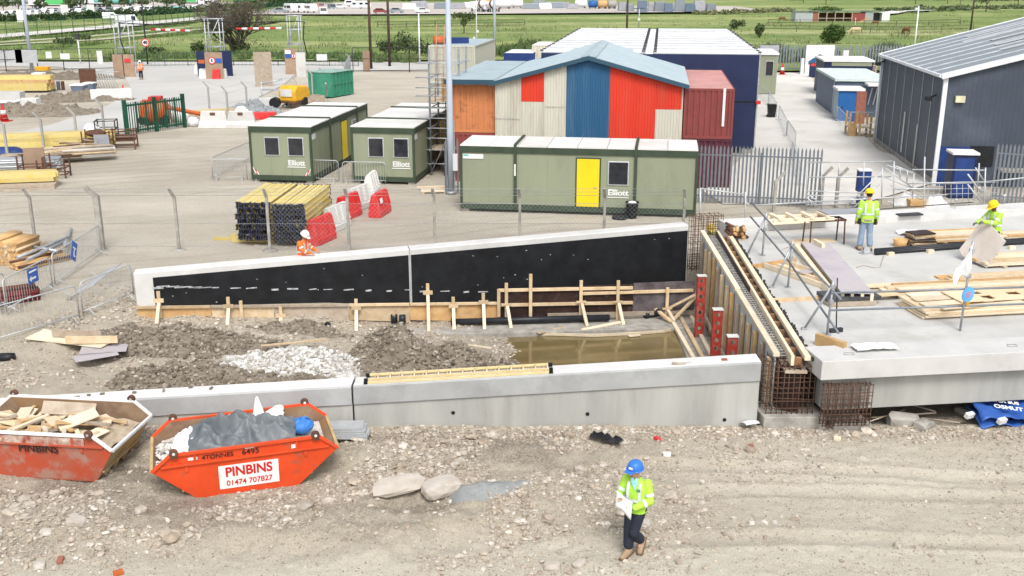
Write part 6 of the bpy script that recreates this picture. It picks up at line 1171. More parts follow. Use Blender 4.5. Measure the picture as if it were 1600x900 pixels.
MB().box(.15, 1.5, -.09, -.03, 0, 1.9).build('blue_panel', 'blue_dark', t); MB().box(1.5, 2.6, -.07, -.03, 1.0, 1.95).build('dark_opening', 'black', t); MB().cbox((3.4, -.5, .9), 1.2, .8, .1).build('counter', 'concrete_old', t)
for y_ in (4.0, 7.0): MB().cbox((-.05, y_, 1.3+(y_-4)*.1), .05, .12, 2.2).build('plaster_streak', 'concrete_pale', t)
q_ = at(1482, 310, 0); t = T('portable_toilet', 'dark navy upright cubicle with pale roof at the front of the grey shed', 'cubicle', (q_.x, q_.y, 0), R(-8)); MB().box(0, 1.05, 0, 1.05, 0, 2.0).build('wall', 'navy', t); MB().box(-.06, 1.11, -.06, 1.11, 2.0, 2.1).build('roof', 'white', t); MB().box(.12, .92, -.03, -.004, .12, 1.85).build('door', 'blue_dark', t)
# slate cabins, blue store, brick panel and porch left of the grey shed
c_ = at(1303, 182, 0); t = T('site_cabin', 'slate blue cabin row with pale flat roof left of the grey shed', 'cabin', c_, R(-8)); MB().box(0, 3.6, 0, 9.5, 0, 2.55).build('wall', 'slate', t); MB().box(-.15, 3.75, -.15, 9.6, 2.55, 2.72).build('roof', mat('pale_green_roof', (.52, .60, .57), .6), t); MB().box(1.9, 3.75, -1.6, -.16, 2.35, 2.50).build('porch_roof', 'whiteroof', t); MB().box(-.02, .0, 1, 1.1, 0, 2.5).build('trim', 'white', t)
for k in range(3): MB().beam((2.3+.35*k, -.03, .9), (2.5+.35*k, -.03, 2.1), .08, .03, up=(0, 1, 0)).build('glazing_bar', 'white', t)
c_ = at(1284, 150, 0); t = T('site_cabin', 'navy edged cabin with white roof farthest along the concrete road', 'cabin', c_, R(-8)); MB().box(0, 4.0, 0, 5, 0, 2.9).build('wall', 'navy', t); MB().box(-.1, 4.1, -.1, 5.1, 2.9, 3.05).build('roof', 'whiteroof', t); MB().box(.6, 3.9, -.03, 0, 2.55, 2.88).build('fascia', 'cabin', t)
c_ = at(1307, 190, 0); t = T('store', 'bright blue steel store with white roof beside the concrete road', 'store', c_, R(-8)); MB().box(0, 1.62, 0, 2.0, .05, 2.15).build('wall', 'blue', t); MB().box(-.12, 1.75, -.12, 2.1, 2.15, 2.3).build('roof', 'white', t); MB().box(-.03, 0, .1, 1.8, .1, 2.1).build('side_sheet', mat('pale_blue', (.32, .45, .52), .5), t); MB().tube([(.3, -.04, .9), (.3, -.04, 1.1)], .03, 6).build('handle', 'steel_dark', t)
c_ = at(1342, 198, 0); o = MB().box(-.32, .32, 0, .2, 0, 2.35).build('brick_pier', 'brick'); put(o, c_, R(-8)); tag(o, 'brick coloured pier beside the bright blue store', 'pier')
c_ = at(1345, 214, 0); t = T('timber_porch', 'timber step platform with pale handrails at the corner of the grey shed', 'steps', c_, R(-8))
MB().box(-.8, .6, 0, 1.4, .55, .65).build('deck_board', 'timber_pale', t)
for x in (-.75, -.1, .55):
    for y_ in (.05, 1.3): MB().box(x-.06, x+.06, y_-.06, y_+.06, 0, 1.5 if x < .5 else 1.3).build('post', 'timber_orange', t)
MB().box(-.85, -.35, -.05, 0, 0, .9).build('side_board', 'timber_orange', t); MB().beam((-.8, .05, 1.55), (.6, .05, 1.55), .06, .06).build('handrail', 'galv_pale', t)
for k in range(3): MB().box(.65+.28*k, .93+.28*k, .1, 1.2, .45-.17*k-.05, .45-.17*k).build('step', 'timber_pale', t)
for z_ in (.6, 1.05): MB().beam((.0, -.12, z_-.4), (1.5, -.12, z_+.35), .05, .05).build('handrail', 'white', t)
# ================================================================== YARD THINGS
def A(px, py, z=0): return at(px, py, z)
# H-beams
def hbeam(L_=4.0):
    mb = MB()
    for y0, y1, mi in ((0, .12, 1), (.12, L_-.12, 0), (L_-.12, L_, 1)):
        mb.box(-.04, .04, y0, y1, 0, .035, mi).box(-.04, .04, y0, y1, .165, .20, mi).box(-.015, .015, y0, y1, .035, .165, mi)
    return mb.build('yellow_timber', ['beam_yellow', 'beam_blue'])
proto = hbeam()
def bstack(px, py, cols, rows, rz, lab, grp, seed, z0=.0, dx=.088, jit=.12, first=[True]):
    rs = random.Random(seed); b_ = A(px, py); c_, s_ = math.cos(rz), math.sin(rz)
    for r in range(rows):
        for k in range(cols):
            x = k*dx+rs.uniform(-.008, .008)+(r % 2)*.02; y_ = rs.uniform(-jit, jit); L0 = (b_.x+x*c_-y_*s_, b_.y+x*s_+y_*c_, z0+r*.203)
            o = proto if first[0] else dup(proto); first[0] = False; o.location = L0; o.rotation_euler = (0, 0, rz+rs.uniform(-.01, .01)); tag(o, lab, 'beam', grp)
for z0 in (0,):
    for k in range(3):
        o = MB().box(-.1, 1.5, -.05, .05, 0, .2).build('bearer', 'beam_yellow'); q_ = A(374, 383); put(o, (q_.x-.3, q_.y+.5+1.3*k, 0), -.05); tag(o, 'timber bearer under the left stack of yellow beams', 'bearer', 'bearers under the yellow beam stacks')
bstack(373, 383, 15, 7, R(-4), 'yellow timber beam with dark blue end in the left stack by the barriers', 'left stack of yellow beams', 1, .2)
bstack(430, 386, 14, 7, R(-4), 'yellow timber beam with dark blue end in the right stack by the barriers', 'right stack of yellow beams', 2, .2)
for k, (px, py, L_) in enumerate(((355, 375, 1.6), (372, 370, 1.2))): o = MB().box(-L_/2, L_/2, -.06, .06, 0, .1).build('timber_bearer', 'beam_yellow'); put(o, A(px, py)+Vector((.3, 0, 0)), -.06); tag(o, ['front yellow timber lying on the gravel left of the beam stacks', 'rear yellow timber lying on the gravel left of the beam stacks'][k], 'timber')
# plastic barriers
def pbarrier(px, py, rz, m, lab, L_=1.45):
    t = T('plastic_barrier', lab, 'barrier', A(px, py), rz, 'plastic road barriers by the beam stacks'); h = 1.0
    pr = [(-.27, 0), (.27, 0), (.27, .24), (.22, .28), (.08, h), (-.08, h), (-.22, .28), (-.27, .24)]
    mb = MB(); mb.prism([(x, -L_/2, z) for x, z in pr], (0, L_, 0)); mb.build('body', m, t, .02)
    for s_ in (-1, 1):
        for k in range(3): y_ = -L_/2+L_*(k+.5)/3; mb = MB(); mb.hexa([(s_*.225, y_-.17, .32), (s_*.225, y_+.17, .32), (s_*.175, y_+.15, .32), (s_*.175, y_-.15, .32), (s_*.10, y_-.13, .93), (s_*.10, y_+.13, .93), (s_*.06, y_+.12, .93), (s_*.06, y_-.12, .93)]) if 0 else mb.beam((s_*.235, y_-.22, .32), (s_*.098, y_-.17, .95), .05, .05).beam((s_*.235, y_+.22, .32), (s_*.098, y_+.17, .95), .05, .05); mb.build('rib', m, t)
    for k in range(6): MB().box(-.24, .24, -L_/2+.1+k*L_/6, -L_/2+.2+k*L_/6, -.012, .012).build('foot', 'black', t)
    return t
BR = R(-20)
for k, (px, py, m, lb) in enumerate(((502, 378, 'barrier_red', 'nearest red plastic barrier touching the yellow beam stacks'), (526, 358, 'barrier_white', 'white plastic barrier between the two red ones in the row'), (545, 340, 'barrier_red', 'second red plastic barrier in the row, between white ones'), (561, 326, 'barrier_white', 'far white plastic barrier at the end of the row'))): pbarrier(px, py, BR, m, lb)
t = pbarrier(581, 303, R(-4), 'barrier_white', 'white plastic barrier seen end on in front of the right cabin'); t = pbarrier(594, 335, R(-12), 'barrier_red', 'red plastic barrier standing alone right of the row'); MB().cbox((.20, -.35, .68), .01, .3, .2, 0, 0, 0, -.2).build('sticker', 'white', t)
# front chain-link fence
FY = A(280, 391).y
t = T('chain_link_fence', 'chain-link fence with cranked concrete posts between the black wall and the cabins', 'fence')
fx = [A(-60, 391).x]+[A(px, 391).x for px in (57, 160, 280, 422, 546, 680, 812, 943, 1066)]
for i, x in enumerate(fx):
    w_ = .1 if i != 2 else .2; mb = MB(); hh = 2.0 if i != 2 else 2.05
    lean = -.0 if i > 3 else .0
    mb.beam((x, FY, -.05), (x+lean, FY, hh), w_, w_); mb.beam((x+lean, FY, hh-.03), (x-(.30 if i == 2 else .12 if i < 4 else .05), FY-.14, hh+.33), w_*.9, w_*.9); mb.build('post', 'concrete_old', t, .01)
    if 2 <= i < 5: MB().lathe([(.3, -.02), (.22, .03), (.05, .05)], 12, 0, (x, FY, 0)).build('post_footing', 'concrete_old', t)
for z_, dy in ((.15, 0), (1.0, 0), (1.75, 0), (2.06, -.05), (2.2, -.12), (2.33, -.2)):
    mb = MB(); mb.tube([(fx[4] if z_ <= 1.75 and z_ > 1.6 else fx[0], FY+dy, z_), (fx[-1], FY+dy, z_)], .007, 4); mb.build('line_wire', 'galv', t)
mb = MB(); s_ = .16; x0, x1 = fx[4], fx[-1]; n = int((x1-x0)/s_)
for k in range(-12, n+1):
    for sg_ in (1, -1):
        xa = x0+k*s_; xb = xa+1.75; 
        if sg_ < 0: xa, xb = xb, xa
        za, zb_ = 0.0, 1.75
        lo_, hi_ = x0, x1; pa_, pb_ = Vector((xa, FY-.02, za)), Vector((xb, FY-.02, zb_)); d = pb_-pa_
        ts = sorted([((lo_-xa)/d.x), ((hi_-xa)/d.x)]); t0, t1 = max(0, ts[0]), min(1, ts[1])
        if t1 > t0: mb.tube([pa_+d*t0, pa_+d*t1], .0032, 3, 0, False)
mb.build('wire_mesh', 'galv', t)
# road-side chain-link posts
t = T('chain_link_fence', 'line of cranked concrete fence posts with thin wires along the pale site road', 'fence'); pp = [(13, 251), (70, 241), (122, 231), (164, 213)]
def cpost(px, py, lx, par): q_ = A(px, py); mb = MB(); mb.beam(q_, q_+Vector((0, 0, 2.0)), .12, .12); mb.beam(q_+Vector((0, 0, 1.97)), q_+Vector((lx, -.1, 2.4)), .11, .11); mb.build('post', 'concrete', par, .01); return q_
Q = [cpost(px, py, -.35, t) for px, py in pp]
for a, b in zip(Q[:-1], Q[1:]):
    for z_ in (.2, 1.1, 1.9, 2.3): MB().tube([a+Vector((0, 0, z_)), b+Vector((0, 0, z_))], .006, 4).build('line_wire', 'galv', t)
t = T('chain_link_fence', 'grey mesh fence running back from the jersey barriers to the green container', 'fence'); pp = [(328, 178), (357, 188), (387, 178), (465, 168), (489, 153), (506, 150), (540, 138), (548, 122)]
Q = [cpost(px, py, -.3, t) for px, py in pp]; MB().beam(A(512, 152), A(509, 130, 1.9)+Vector((.0, 0, 0)), .1, .1).build('brace', 'concrete', t)
for a, b in zip(Q[:-1], Q[1:]):
    for z_ in (.2, 1.1, 1.9, 2.3): MB().tube([a+Vector((0, 0, z_)), b+Vector((0, 0, z_))], .008, 4).build('line_wire', 'galv', t)
a, b = Q[-2], Q[-1]; mb = MB()
for k in range(40): q_ = a.lerp(b, k/39); mb.tube([q_, q_+Vector((0, 0, 2.3))], .03, 4)
mb.build('mesh_panel', 'galv', t)
# crowd barriers
def cbar(pa, pb, lab, za=0, zb_=0, grp='steel crowd barriers', m='galv_pale', h=1.08, n=None):
    p, q_ = A(*pa, za), A(*pb, zb_); p.z = za; q_.z = zb_; d = q_-p; Ln = d.length; d.normalize(); t = T('crowd_barrier', lab, 'barrier', p, math.atan2(d.y, d.x), grp)
    sl_ = (zb_-za)/Ln
    def w(x, z): return (x, 0, z+sl_*x)
    mb = MB(); mb.tube([w(.04, .08), w(.04, h-.12), w(.08, h-.04), w(.16, h), w(Ln-.16, h), w(Ln-.08, h-.04), w(Ln-.04, h-.12), w(Ln-.04, .08)], .021, 7); mb.tube([w(.04, .18), w(Ln-.04, .18)], .018, 6); mb.build('frame', m, t)
    mb = MB(); n = n or int(Ln/.13)
    for k in range(1, n): mb.tube([w(k*Ln/n, .18), w(k*Ln/n, h)], .0075, 4, 0, False)
    mb.build('bars', m, t)
    for x in (.25, Ln-.25): mb = MB(); mb.tube([(x, -.3, sl_*x), (x, 0, .2+sl_*x), (x, .3, sl_*x)], .016, 5); mb.build('foot', m, t)
    return t
def board_sign(t, x, z, w_, h_, rows_, rot=0): 
    o = MB().cbox((0, 0, 0), w_, .02, h_).build('sign_board', 'sign_blue', t); o.location = (x, -.04, z); o.rotation_euler = (0, rot, 0)
    for k, r_ in enumerate(rows_): MB().cbox((r_[0], -.014, r_[1]), r_[2], .006, r_[3]).build('sign_mark', 'letter_white', o)
    return o
G = 'steel crowd barriers on the left'
cbar((-30, 546), (127, 500), 'nearest crowd barrier at the left edge of the mud', -.22, -.12, G); cbar((129, 496), (211, 464), 'crowd barrier joining the left end of the black wall', -.12, -.05, G)
t = cbar((10, 492), (84, 452), 'crowd barrier carrying a rectangular blue arrow sign', 0, 0, G); o = board_sign(t, 1.55, .78, .55, .46, [(0, .14, .40, .05), (-.02, -.08, .3, .06)]); MB().prism([(-.24, -.016, -.08), (-.12, -.016, .02), (-.12, -.016, -.18)], (0, -.004, 0)).build('arrow_head', 'letter_white', o)
t = cbar((86, 448), (160, 396), 'crowd barrier carrying a tilted blue sign', 0, 0, G); board_sign(t, 1.7, .75, .42, .62, [(0, .1, .24, .05), (0, -.02, .05, .26), (.06, -.16, .14, .05)], .55)
cbar((-40, 500), (14, 478), 'low crowd barrier at the far left edge', 0, 0, G)
t = cbar((100, 470), (150, 432), 'crowd barrier tipped over on the ground behind the left barriers', 0, 0, G); t.rotation_euler = (R(62), 0, t.rotation_euler[2])
G = 'steel crowd barriers in front of the cabins'
cbar((332, 283), (388, 282), 'crowd barrier in front of and left of the left cabin', 0, 0, G); cbar((332, 280), (392, 252), 'crowd barrier running back beside the left cabin', 0, 0, G); cbar((393, 284), (460, 283), 'crowd barrier across the front of the left cabin', 0, 0, G); cbar((462, 283), (531, 285), 'crowd barrier spanning the gap between the two end-on cabins', 0, 0, G); cbar((535, 287), (604, 288), 'crowd barrier across the front of the right cabin', 0, 0, G)
G = 'steel crowd barriers along the concrete road'
for k, (pa, pb) in enumerate((((1184, 150), (1202, 166)), ((1200, 164), (1213, 185)), ((1216, 188), (1228, 214)), ((1229, 214), (1242, 236)), ((1236, 250), (1248, 292)), ((1182, 128), (1200, 128)))): cbar(pa, pb, ['farthest of the crowd barriers receding along the left side of the concrete road', 'crowd barrier just behind the black bin on the concrete road', 'crowd barrier just in front of the black bin on the concrete road', 'crowd barrier at the bend of the line on the concrete road', 'near crowd barrier seen through the palisade on the concrete road', 'crowd barrier beside the small green and white cabin'][k], 0, 0, G, n=16)
cbar((1298, 176), (1306, 190), 'crowd barrier along the slate cabin on the right of the road', 0, 0, G, n=14); cbar((1307, 190), (1326, 214), 'crowd barrier in front of the bright blue store', 0, 0, G, n=14)
# palisade fences
def palisade(pa, pb, h, lab, m='galv_mid', sp=.16, w_=.085, rails=True):
    p, q_ = A(*pa), A(*pb); d = q_-p; Ln = d.length; t = T('palisade_fence', lab, 'fence', p, math.atan2(d.y, d.x)); n = int(Ln/sp); mb = MB()
    for k in range(n+1):
        x = k*Ln/n; mb.prism([(x-w_/2, 0, .05), (x+w_/2, 0, .05), (x+w_/2, 0, h-.14), (x, 0, h), (x-w_/2, 0, h-.14)], (0, .015, 0))
    mb.build('pales', m, t)
    for z_ in (.35, h-.45): MB().box(0, Ln, .02, .06, z_-.03, z_+.03).build('rail', m, t)
    for k in range(int(Ln/2.75)+1): MB().box(k*2.75-.05, k*2.75+.05, .065, .14, 0, h-.3).build('post', m, t)
    return t
palisade((1086, 317), (1277, 325), 2.62, 'galvanised palisade fence right of the long olive cabin'); palisade((640, 300), (722, 303), 2.6, 'galvanised palisade fence hidden beside the long olive cabin') if 0 else None
palisade((1183, 112), (1420, 114), 2.9, 'far grey palisade fence at the end of the concrete road', 'galv_mid', .30, .12); palisade((1548, 318), (1690, 330), 2.7, 'bluish palisade fence at the right edge before the grey shed')
palisade((698, 304), (716, 303), 2.6, 'short stretch of palisade between the mast and the long olive cabin')
o = MB().box(-1.0, 1.0, 0, .06, .1, 2.9).build('grey_panel', 'lead'); put(o, A(1200, 114)); tag(o, 'grey sheeted panel on the far palisade left of the red cone', 'panel')
# mast
m0 = A(705, 303); t = T('mast', 'tall pale grey mast rising past the left end of the long cabin', 'mast', m0); MB().tube([(0, 0, 0), (0, 0, 3), (.0, 0, 13)], [.155, .15, .085], 14).build('pole', 'pole_grey', t); MB().cbox((.22, -.1, 1.5), .22, .25, .75).build('control_box', 'trim', t); MB().lathe([(.25, 0), (.25, .12), (.17, .16)], 14).build('base_plate', 'galv', t); MB().box(.16, .2, -.05, .05, 0, 3.4).build('cable_duct', 'galv', t)
# scaffold stair tower
b0 = A(674, 274); t = T('scaffold_tower', 'scaffold stair tower with ladders between the right cabin and the beige containers', 'scaffold', b0, R(-8)); W_, D_, H_ = 1.5, 2.0, 6.3
for x in (0, W_):
    for y_ in (0, D_): MB().tube([(x, y_, 0), (x, y_, H_)], .05, 6).build('standard', 'galv_mid', t)
for z_ in (.6, 1.3, 1.9, 2.4, 2.9, 3.4, 4.0, 4.4, 4.9, 5.6):
    mb = MB(); mb.tube([(-.7, 0, z_), (W_+.2, 0, z_)], .03, 6); mb.tube([(-.4, D_, z_), (W_+.2, D_, z_)], .03, 6); mb.tube([(0, -.3, z_), (0, D_+.3, z_)], .03, 6); mb.tube([(W_, -.3, z_), (W_, D_+.3, z_)], .03, 6); mb.build('ledger', 'galv', t)
for z_ in (1.25, 3.7): 
    for k in range(4): MB().box(-.3, W_+.1, .15+k*.5, .58+k*.5, z_, z_+.05).build('scaffold_board', 'timber_pale', t)
for z0, z1, x in ((0, 3.9, .9), (3.7, 7.4, .5)):
    mb = MB(); y0, y1 = -.1, .6
    for dx in (-.2, .2): mb.tube([(x+dx, y0, z0), (x+dx, y1, z1)], .025, 5)
    for k in range(12): u_ = (k+.5)/12; mb.tube([(x-.2, lerp(y0, y1, u_), lerp(z0, z1, u_)), (x+.2, lerp(y0, y1, u_), lerp(z0, z1, u_))], .015, 5)
    mb.build('ladder', 'rust' if z0 == 0 else mat('faded_salmon', (.46, .27, .2), .7), t)
MB().tube([(0, -.2, .1), (W_, -.1, 3.2)], .03, 6).build('brace', 'galv', t); MB().tube([(W_+.3, 0, .05), (W_-.2, 1.2, 2.4)], .03, 6).build('brace', 'galv', t); MB().box(.9, 1.5, .3, 1.0, 4.0, 4.5).build('tool_bag', 'timber_old', t); MB().box(.5, .9, .5, 1.1, 3.75, 4.9).build('leaning_board', 'timber_orange', t)
q_ = A(688, 190, 0); o = MB().tube([(-.4, 0, 0), (.4, 0, 0)], .28, 14).build('drum', 'orange'); put(o, BG+ey*.7+ex*.6+Vector((0, 0, 5.52)), .2); tag(o, 'orange drum lying on the roof edge of the upper beige container', 'drum')
o = MB().box(-.9, .9, -.2, .2, 0, .4); o = o.build('pipe_rack', 'blue_dark'); put(o, BG+ey*2.4+ex*1.5+Vector((0, 0, 5.22)), .25); tag(o, 'dark blue bundle lying on the roof of the upper beige container', 'bundle')
# pallet, bin, tyre, posts
t = T('pallet', 'small timber pallet lying at the foot of the mast', 'pallet', A(678, 300), .1)
for k in range(6): MB().box(-.6, .6, -.5+k*.19, -.38+k*.19, .10, .125).build('deck_board', 'timber_pale', t)
for x in (-.5, 0, .5): MB().box(x-.05, x+.05, -.5, .57, 0, .10).build('block', 'timber', t)
MB().cbox((-.05, .55, .16), 1.5, .1, .04, .1).build('loose_board', 'timber_pale', t)
q_ = A(987, 341); t = T('dustbin', 'black plastic dustbin full of litter by the yellow door cabin', 'bin', q_); MB().lathe([(.20, 0), (.26, .62), (.285, .64), (.285, .70), (.25, .70), (.22, .35)], 18).build('body', 'black', t); MB().ball((0, 0, .64), .2, 10, 7, 0, (1, 1, .5)).build('litter', 'rag', t)
o = MB().lathe([(.10, 0), (.30, .0), (.33, .06), (.30, .12), (.12, .12), (.10, .06)], 18).build('rubber_disc', 'black'); put(o, A(968, 342)); tag(o, 'round black bin lid lying on the gravel left of the dustbin', 'lid')
for k, (px, dy) in enumerate(((1008, 0), (1018, .02), (1023, .0))): o = MB().box(-.09, .09, -.09, .09, 0, 1.15 if k else 1.1).build('timber_post', 'timber_orange'); q_ = atY(px, 349, 35.6); put(o, (q_.x, 35.6+dy, 0), .1*k); tag(o, ['left square timber post standing behind the black faced wall', 'middle square timber post standing behind the black faced wall', 'right square timber post standing behind the black faced wall'][k], 'timber post')
def wbin(px, py, lab, m='black', s=1.0): t = T('wheelie_bin', lab, 'bin', A(px, py), 0); MB().hexa([(-.24*s, -.24*s, .08), (.24*s, -.24*s, .08), (.24*s, .24*s, .08), (-.24*s, .24*s, .08), (-.3*s, -.3*s, .95*s), (.3*s, -.3*s, .95*s), (.3*s, .32*s, .95*s), (-.3*s, .32*s, .95*s)]).build('body', m, t, .02); MB().box(-.32*s, .32*s, -.33*s, .34*s, .96*s, 1.03*s).build('lid', m, t, .02); [MB().tube([(x, .25*s, .1), (x+.05, .25*s, .1)], .1, 10).build('wheel', 'tyre', t) for x in (-.3*s, .25*s)]
wbin(1205, 184, 'black wheelie bin standing on the concrete road', s=.95)
# rails and gates behind the deck
def lines(name, lab, cat, base, segs, r=.028, m='galv_pale', Y=None):
    Y = Y or A(*base).y; mb = MB()
    t = T(name, lab, cat)
    for k, s_ in enumerate(segs):
        nm = s_[2] if len(s_) > 2 else 'rail'; mm = s_[3] if len(s_) > 3 else m; MB().tube([atY(*s_[0], Y), atY(*s_[1], Y)], r, 6).build(nm, mm, t)
    return t
lines('guard_rail', 'galvanised guard frame of posts and rails behind the deck, left of the blue box', 'rail', (1265, 329), [((1262, 256), (1259, 330), 'post'), ((1284, 304), (1284, 333), 'post'), ((1284, 255), (1283, 330), 'post'), ((1311, 255), (1310, 275), 'post'), ((1350, 253), (1349, 290), 'post'), ((1262, 254), (1395, 252)), ((1262, 277), (1392, 276)), ((1260, 298), (1356, 302)), ((1260, 305), (1350, 308)), ((1260, 320), (1350, 318)), ((1260, 328), (1340, 328)), ((1260, 302), (1283, 318), 'brace'), ((1259, 308), (1280, 324), 'brace')])
lines('handrail', 'galvanised stair handrails sloping down behind the deck to the navy cubicle', 'rail', (1390, 330), [((1379, 262), (1377, 320), 'post'), ((1397, 252), (1396, 325), 'post'), ((1385, 258), (1430, 272)), ((1382, 262), (1428, 295)), ((1395, 258), (1428, 270)), ((1378, 275), (1440, 300)), ((1392, 290), (1440, 312)), ((1407, 262), (1406, 280), 'post'), ((1418, 266), (1417, 285), 'post'), ((1428, 271), (1426, 310), 'post'), ((1320, 325), (1378, 268), 'brace'), ((1330, 328), (1374, 288), 'brace')])
lines('guard_rail', 'long scaffold guard rail with raking tubes along the back kerb by the navy cubicle', 'rail', (1445, 338), [((1445, 245), (1442, 372), 'post'), ((1425, 265), (1538, 266)), ((1418, 287), (1540, 284)), ((1540, 284), (1640, 274)), ((1540, 262), (1536, 345), 'post'), ((1530, 255), (1527, 300), 'post'), ((1512, 272), (1534, 302), 'brace'), ((1524, 262), (1537, 282), 'brace'), ((1512, 288), (1535, 318), 'brace'), ((1528, 292), (1537, 300), 'brace'), ((1240, 317), (1480, 304)), ((1395, 295), (1470, 295)), ((1440, 340), (1432, 350), 'brace')], .032)
lines('guard_rail', 'scaffold handrail along the far end of the formwork before the palisade', 'rail', (1168, 345), [((1093, 294), (1163, 304)), ((1165, 300), (1164, 352), 'post'), ((1094, 294), (1095, 348), 'post'), ((1165, 316), (1172, 321)), ((1172, 321), (1262, 316))], .032)
mb = MB(); Yg = A(1500, 322).y
for k in range(12): mb.tube([atY(1450+k*9, 288, Yg), atY(1450+k*9, 330, Yg)], .012, 4)
for k in range(6): mb.tube([atY(1448, 288+k*8, Yg), atY(1560, 285+k*8, Yg)], .012, 4)
tag(mb.build('mesh_panel', 'galv_pale'), 'galvanised mesh panel standing before the navy cubicle', 'mesh')
t = T('control_box', 'small blue box with a pale top on a post behind the back kerb', 'box', A(1345, 325)); MB().box(-.06, .06, -.04, .06, 0, .8).build('post', 'galv', t); MB().box(-.26, .26, -.18, .18, .75, 1.65).build('box', 'blue_dark', t); MB().box(-.29, .29, -.21, .21, 1.65, 1.71).build('lid', 'trim', t); MB().box(-.2, .2, -.05, .12, .0, .5).build('pedestal', 'blue_dark', t)
for px, py, lb in ((1282, 322, 'left cranked concrete post beside the guard frame behind the deck'), (1306, 324, 'right cranked concrete post beside the guard frame behind the deck'), (1209, 331, 'short cranked post in front of the palisade fence')): o = MB().beam((0, 0, 0), (0, 0, 1.35), .13, .13).beam((0, 0, 1.33), (.35, -.1, 1.75), .12, .12).build('concrete_post', 'concrete_old'); put(o, A(px, py)); tag(o, lb, 'post')
for k, (px, py, w_, lb) in enumerate(((1462, 322, .7, 'crumpled pale sacks beside the handrails'), (1420, 318, .9, 'pile of pale rubble bags at the foot of the handrails'))):
    mb = MB(); mb.grid([[(u_*w_*1.6, v_*w_, max(0, .5*(1-(u_*u_+v_*v_)*3.4))*(1+.6*noise.noise((u_*5, v_*5, k)))) for u_ in np.linspace(-.55, .55, 12)] for v_ in np.linspace(-.55, .55, 10)]); o = mb.build('rubble_bag', 'concrete_pale'); put(o, A(px, py)); tag(o, lb, 'bags')
o = MB().box(-.35, .35, -.25, .25, 0, .3).build('cardboard_box', 'timber_orange', None, .01); put(o, A(1431, 322)); tag(o, 'small brown box on the ground behind the back kerb', 'box')
# end of road: sign wall, pillars, cone, pallets, bollard box
q_ = A(1257, 117); t = T('sign_wall', 'white board wall with a dark blue roof emblem at the end of the concrete road', 'sign', q_); MB().box(0, 2.95, 0, .25, 0, 3.05).build('board', 'white', t); mb = MB(); mb.prism([(.3, -.012, 1.4), (1.42, -.012, 2.15), (2.92, -.012, 1.5), (2.92, -.012, .85), (1.42, -.012, 1.45), (.3, -.012, 1.05)], (0, .008, 0)); mb.build('emblem', 'shed_blue', t)
for px, w_, h_, lb in ((1319, .55, 2.5, 'white gate pillar right of the sign wall'), (1253, .3, 1.7, 'white short pillar left of the sign wall')): o = MB().box(-w_/2, w_/2, 0, .3, 0, h_).build('gate_pillar', 'white', None, .01); put(o, A(px, 117)); tag(o, lb, 'pillar')
t = T('information_box', 'dark navy upright box with a red top panel on the concrete road', 'box', A(1269, 121)); MB().box(-.32, .32, -.2, .2, 0, 1.5).build('box', 'navy', t); MB().box(-.3, .3, -.215, -.19, 1.15, 1.42).build('red_panel', 'sign_red', t)
def cone(px, py, lab, s=1.0, z=0): t = T('traffic_cone', lab, 'cone', A(px, py, z)); MB().lathe([(.18*s, .04*s), (.03*s, .75*s)], 14).build('body', 'red', t); MB().lathe([(.125*s, .30*s), (.09*s, .48*s)], 14).build('white_band', 'white', t); MB().box(-.24*s, .24*s, -.24*s, .24*s, 0, .045*s).build('base', 'red', t)
cone(1222, 117, 'large red cone at the end of the concrete road', 1.6); cone(7, 190, 'red and white cone by the rubble at the left edge', 1.7)
rs = random.Random(6)
for k in range(5): o = MB().box(-.6, .6, -.5, .5, 0, .03).box(-.6, .6, -.5, .5, .10, .13).box(-.05, .05, -.5, .5, .03, .1).box(-.6, -.5, -.5, .5, .03, .1).box(.5, .6, -.5, .5, .03, .1).build('pallet', 'timber_old' if k % 2 else 'timber'); q_ = A(1357, 117); put(o, (q_.x+rs.uniform(-.06, .06), q_.y+rs.uniform(-.05, .05), .3+.135*k), rs.uniform(-.06, .06)); tag(o, 'pallet in the stack near the corner of the far palisade', 'pallet', 'pallet stack by the far palisade')
# ------------------------------------------------------------------ left storage
def bundle(name, px, py, L_, n, r, rz, m, lab, grp, cols, seed=1, z0=0.0, sq=False, hide=0):
    rs = random.Random(seed); b_ = A(px, py); c_, s_ = math.cos(rz), math.sin(rz)
    for k in range(n):
        row, c0 = divmod(k, cols); off = (c0-(cols-1)/2+.5*(row % 2 and not sq))*2*r*1.02; y_ = rs.uniform(-.1, .1)*L_*.3
        o = (MB().box(-r, r, -L_/2, L_/2, -r, r) if sq else MB().tube([(0, -L_/2, 0), (0, L_/2, 0)], r, 7)).build(name, rs.choice(m) if isinstance(m, list) else m)
        put(o, (b_.x+off*c_-y_*s_, b_.y+off*s_+y_*c_, z0+r+row*r*(1.98 if sq else 1.76)), rz+rs.uniform(-.012, .012)); tag(o, lab, grp[0], grp[1])
X90 = R(-78)
bundle('yellow_timber', 12, 292, 4.6, 12, .10, X90, ['beam_yellow'], 'yellow beam in the low stack nearest the left edge', ('beam', 'low yellow stack at the left edge'), 6, 1, .3, True)
for k in range(2): o = MB().box(-2.2, 2.2, -.5, .5, 0, .12).build('timber_bearer', 'timber_old'); q_ = A(12, 296); put(o, (q_.x, q_.y, .13*k), R(12)); tag(o, ['lower grey timber base under the low yellow stack at the left edge', 'upper grey timber base under the low yellow stack at the left edge'][k], 'bearer')
bundle('scaffold_tube', 14, 268, 5, 40, .06, X90, ['galv', 'galv_pale'], 'galvanised tube in the silver bundle at the left edge', ('tube', 'silver tube bundle'), 8, 2, .15)
bundle('yellow_timber', 70, 236, 7.5, 24, .10, R(-74), ['beam_yellow'], 'yellow beam in the long stack along the roadside fence', ('beam', 'long yellow stack by the roadside fence'), 6, 3, .25, True)
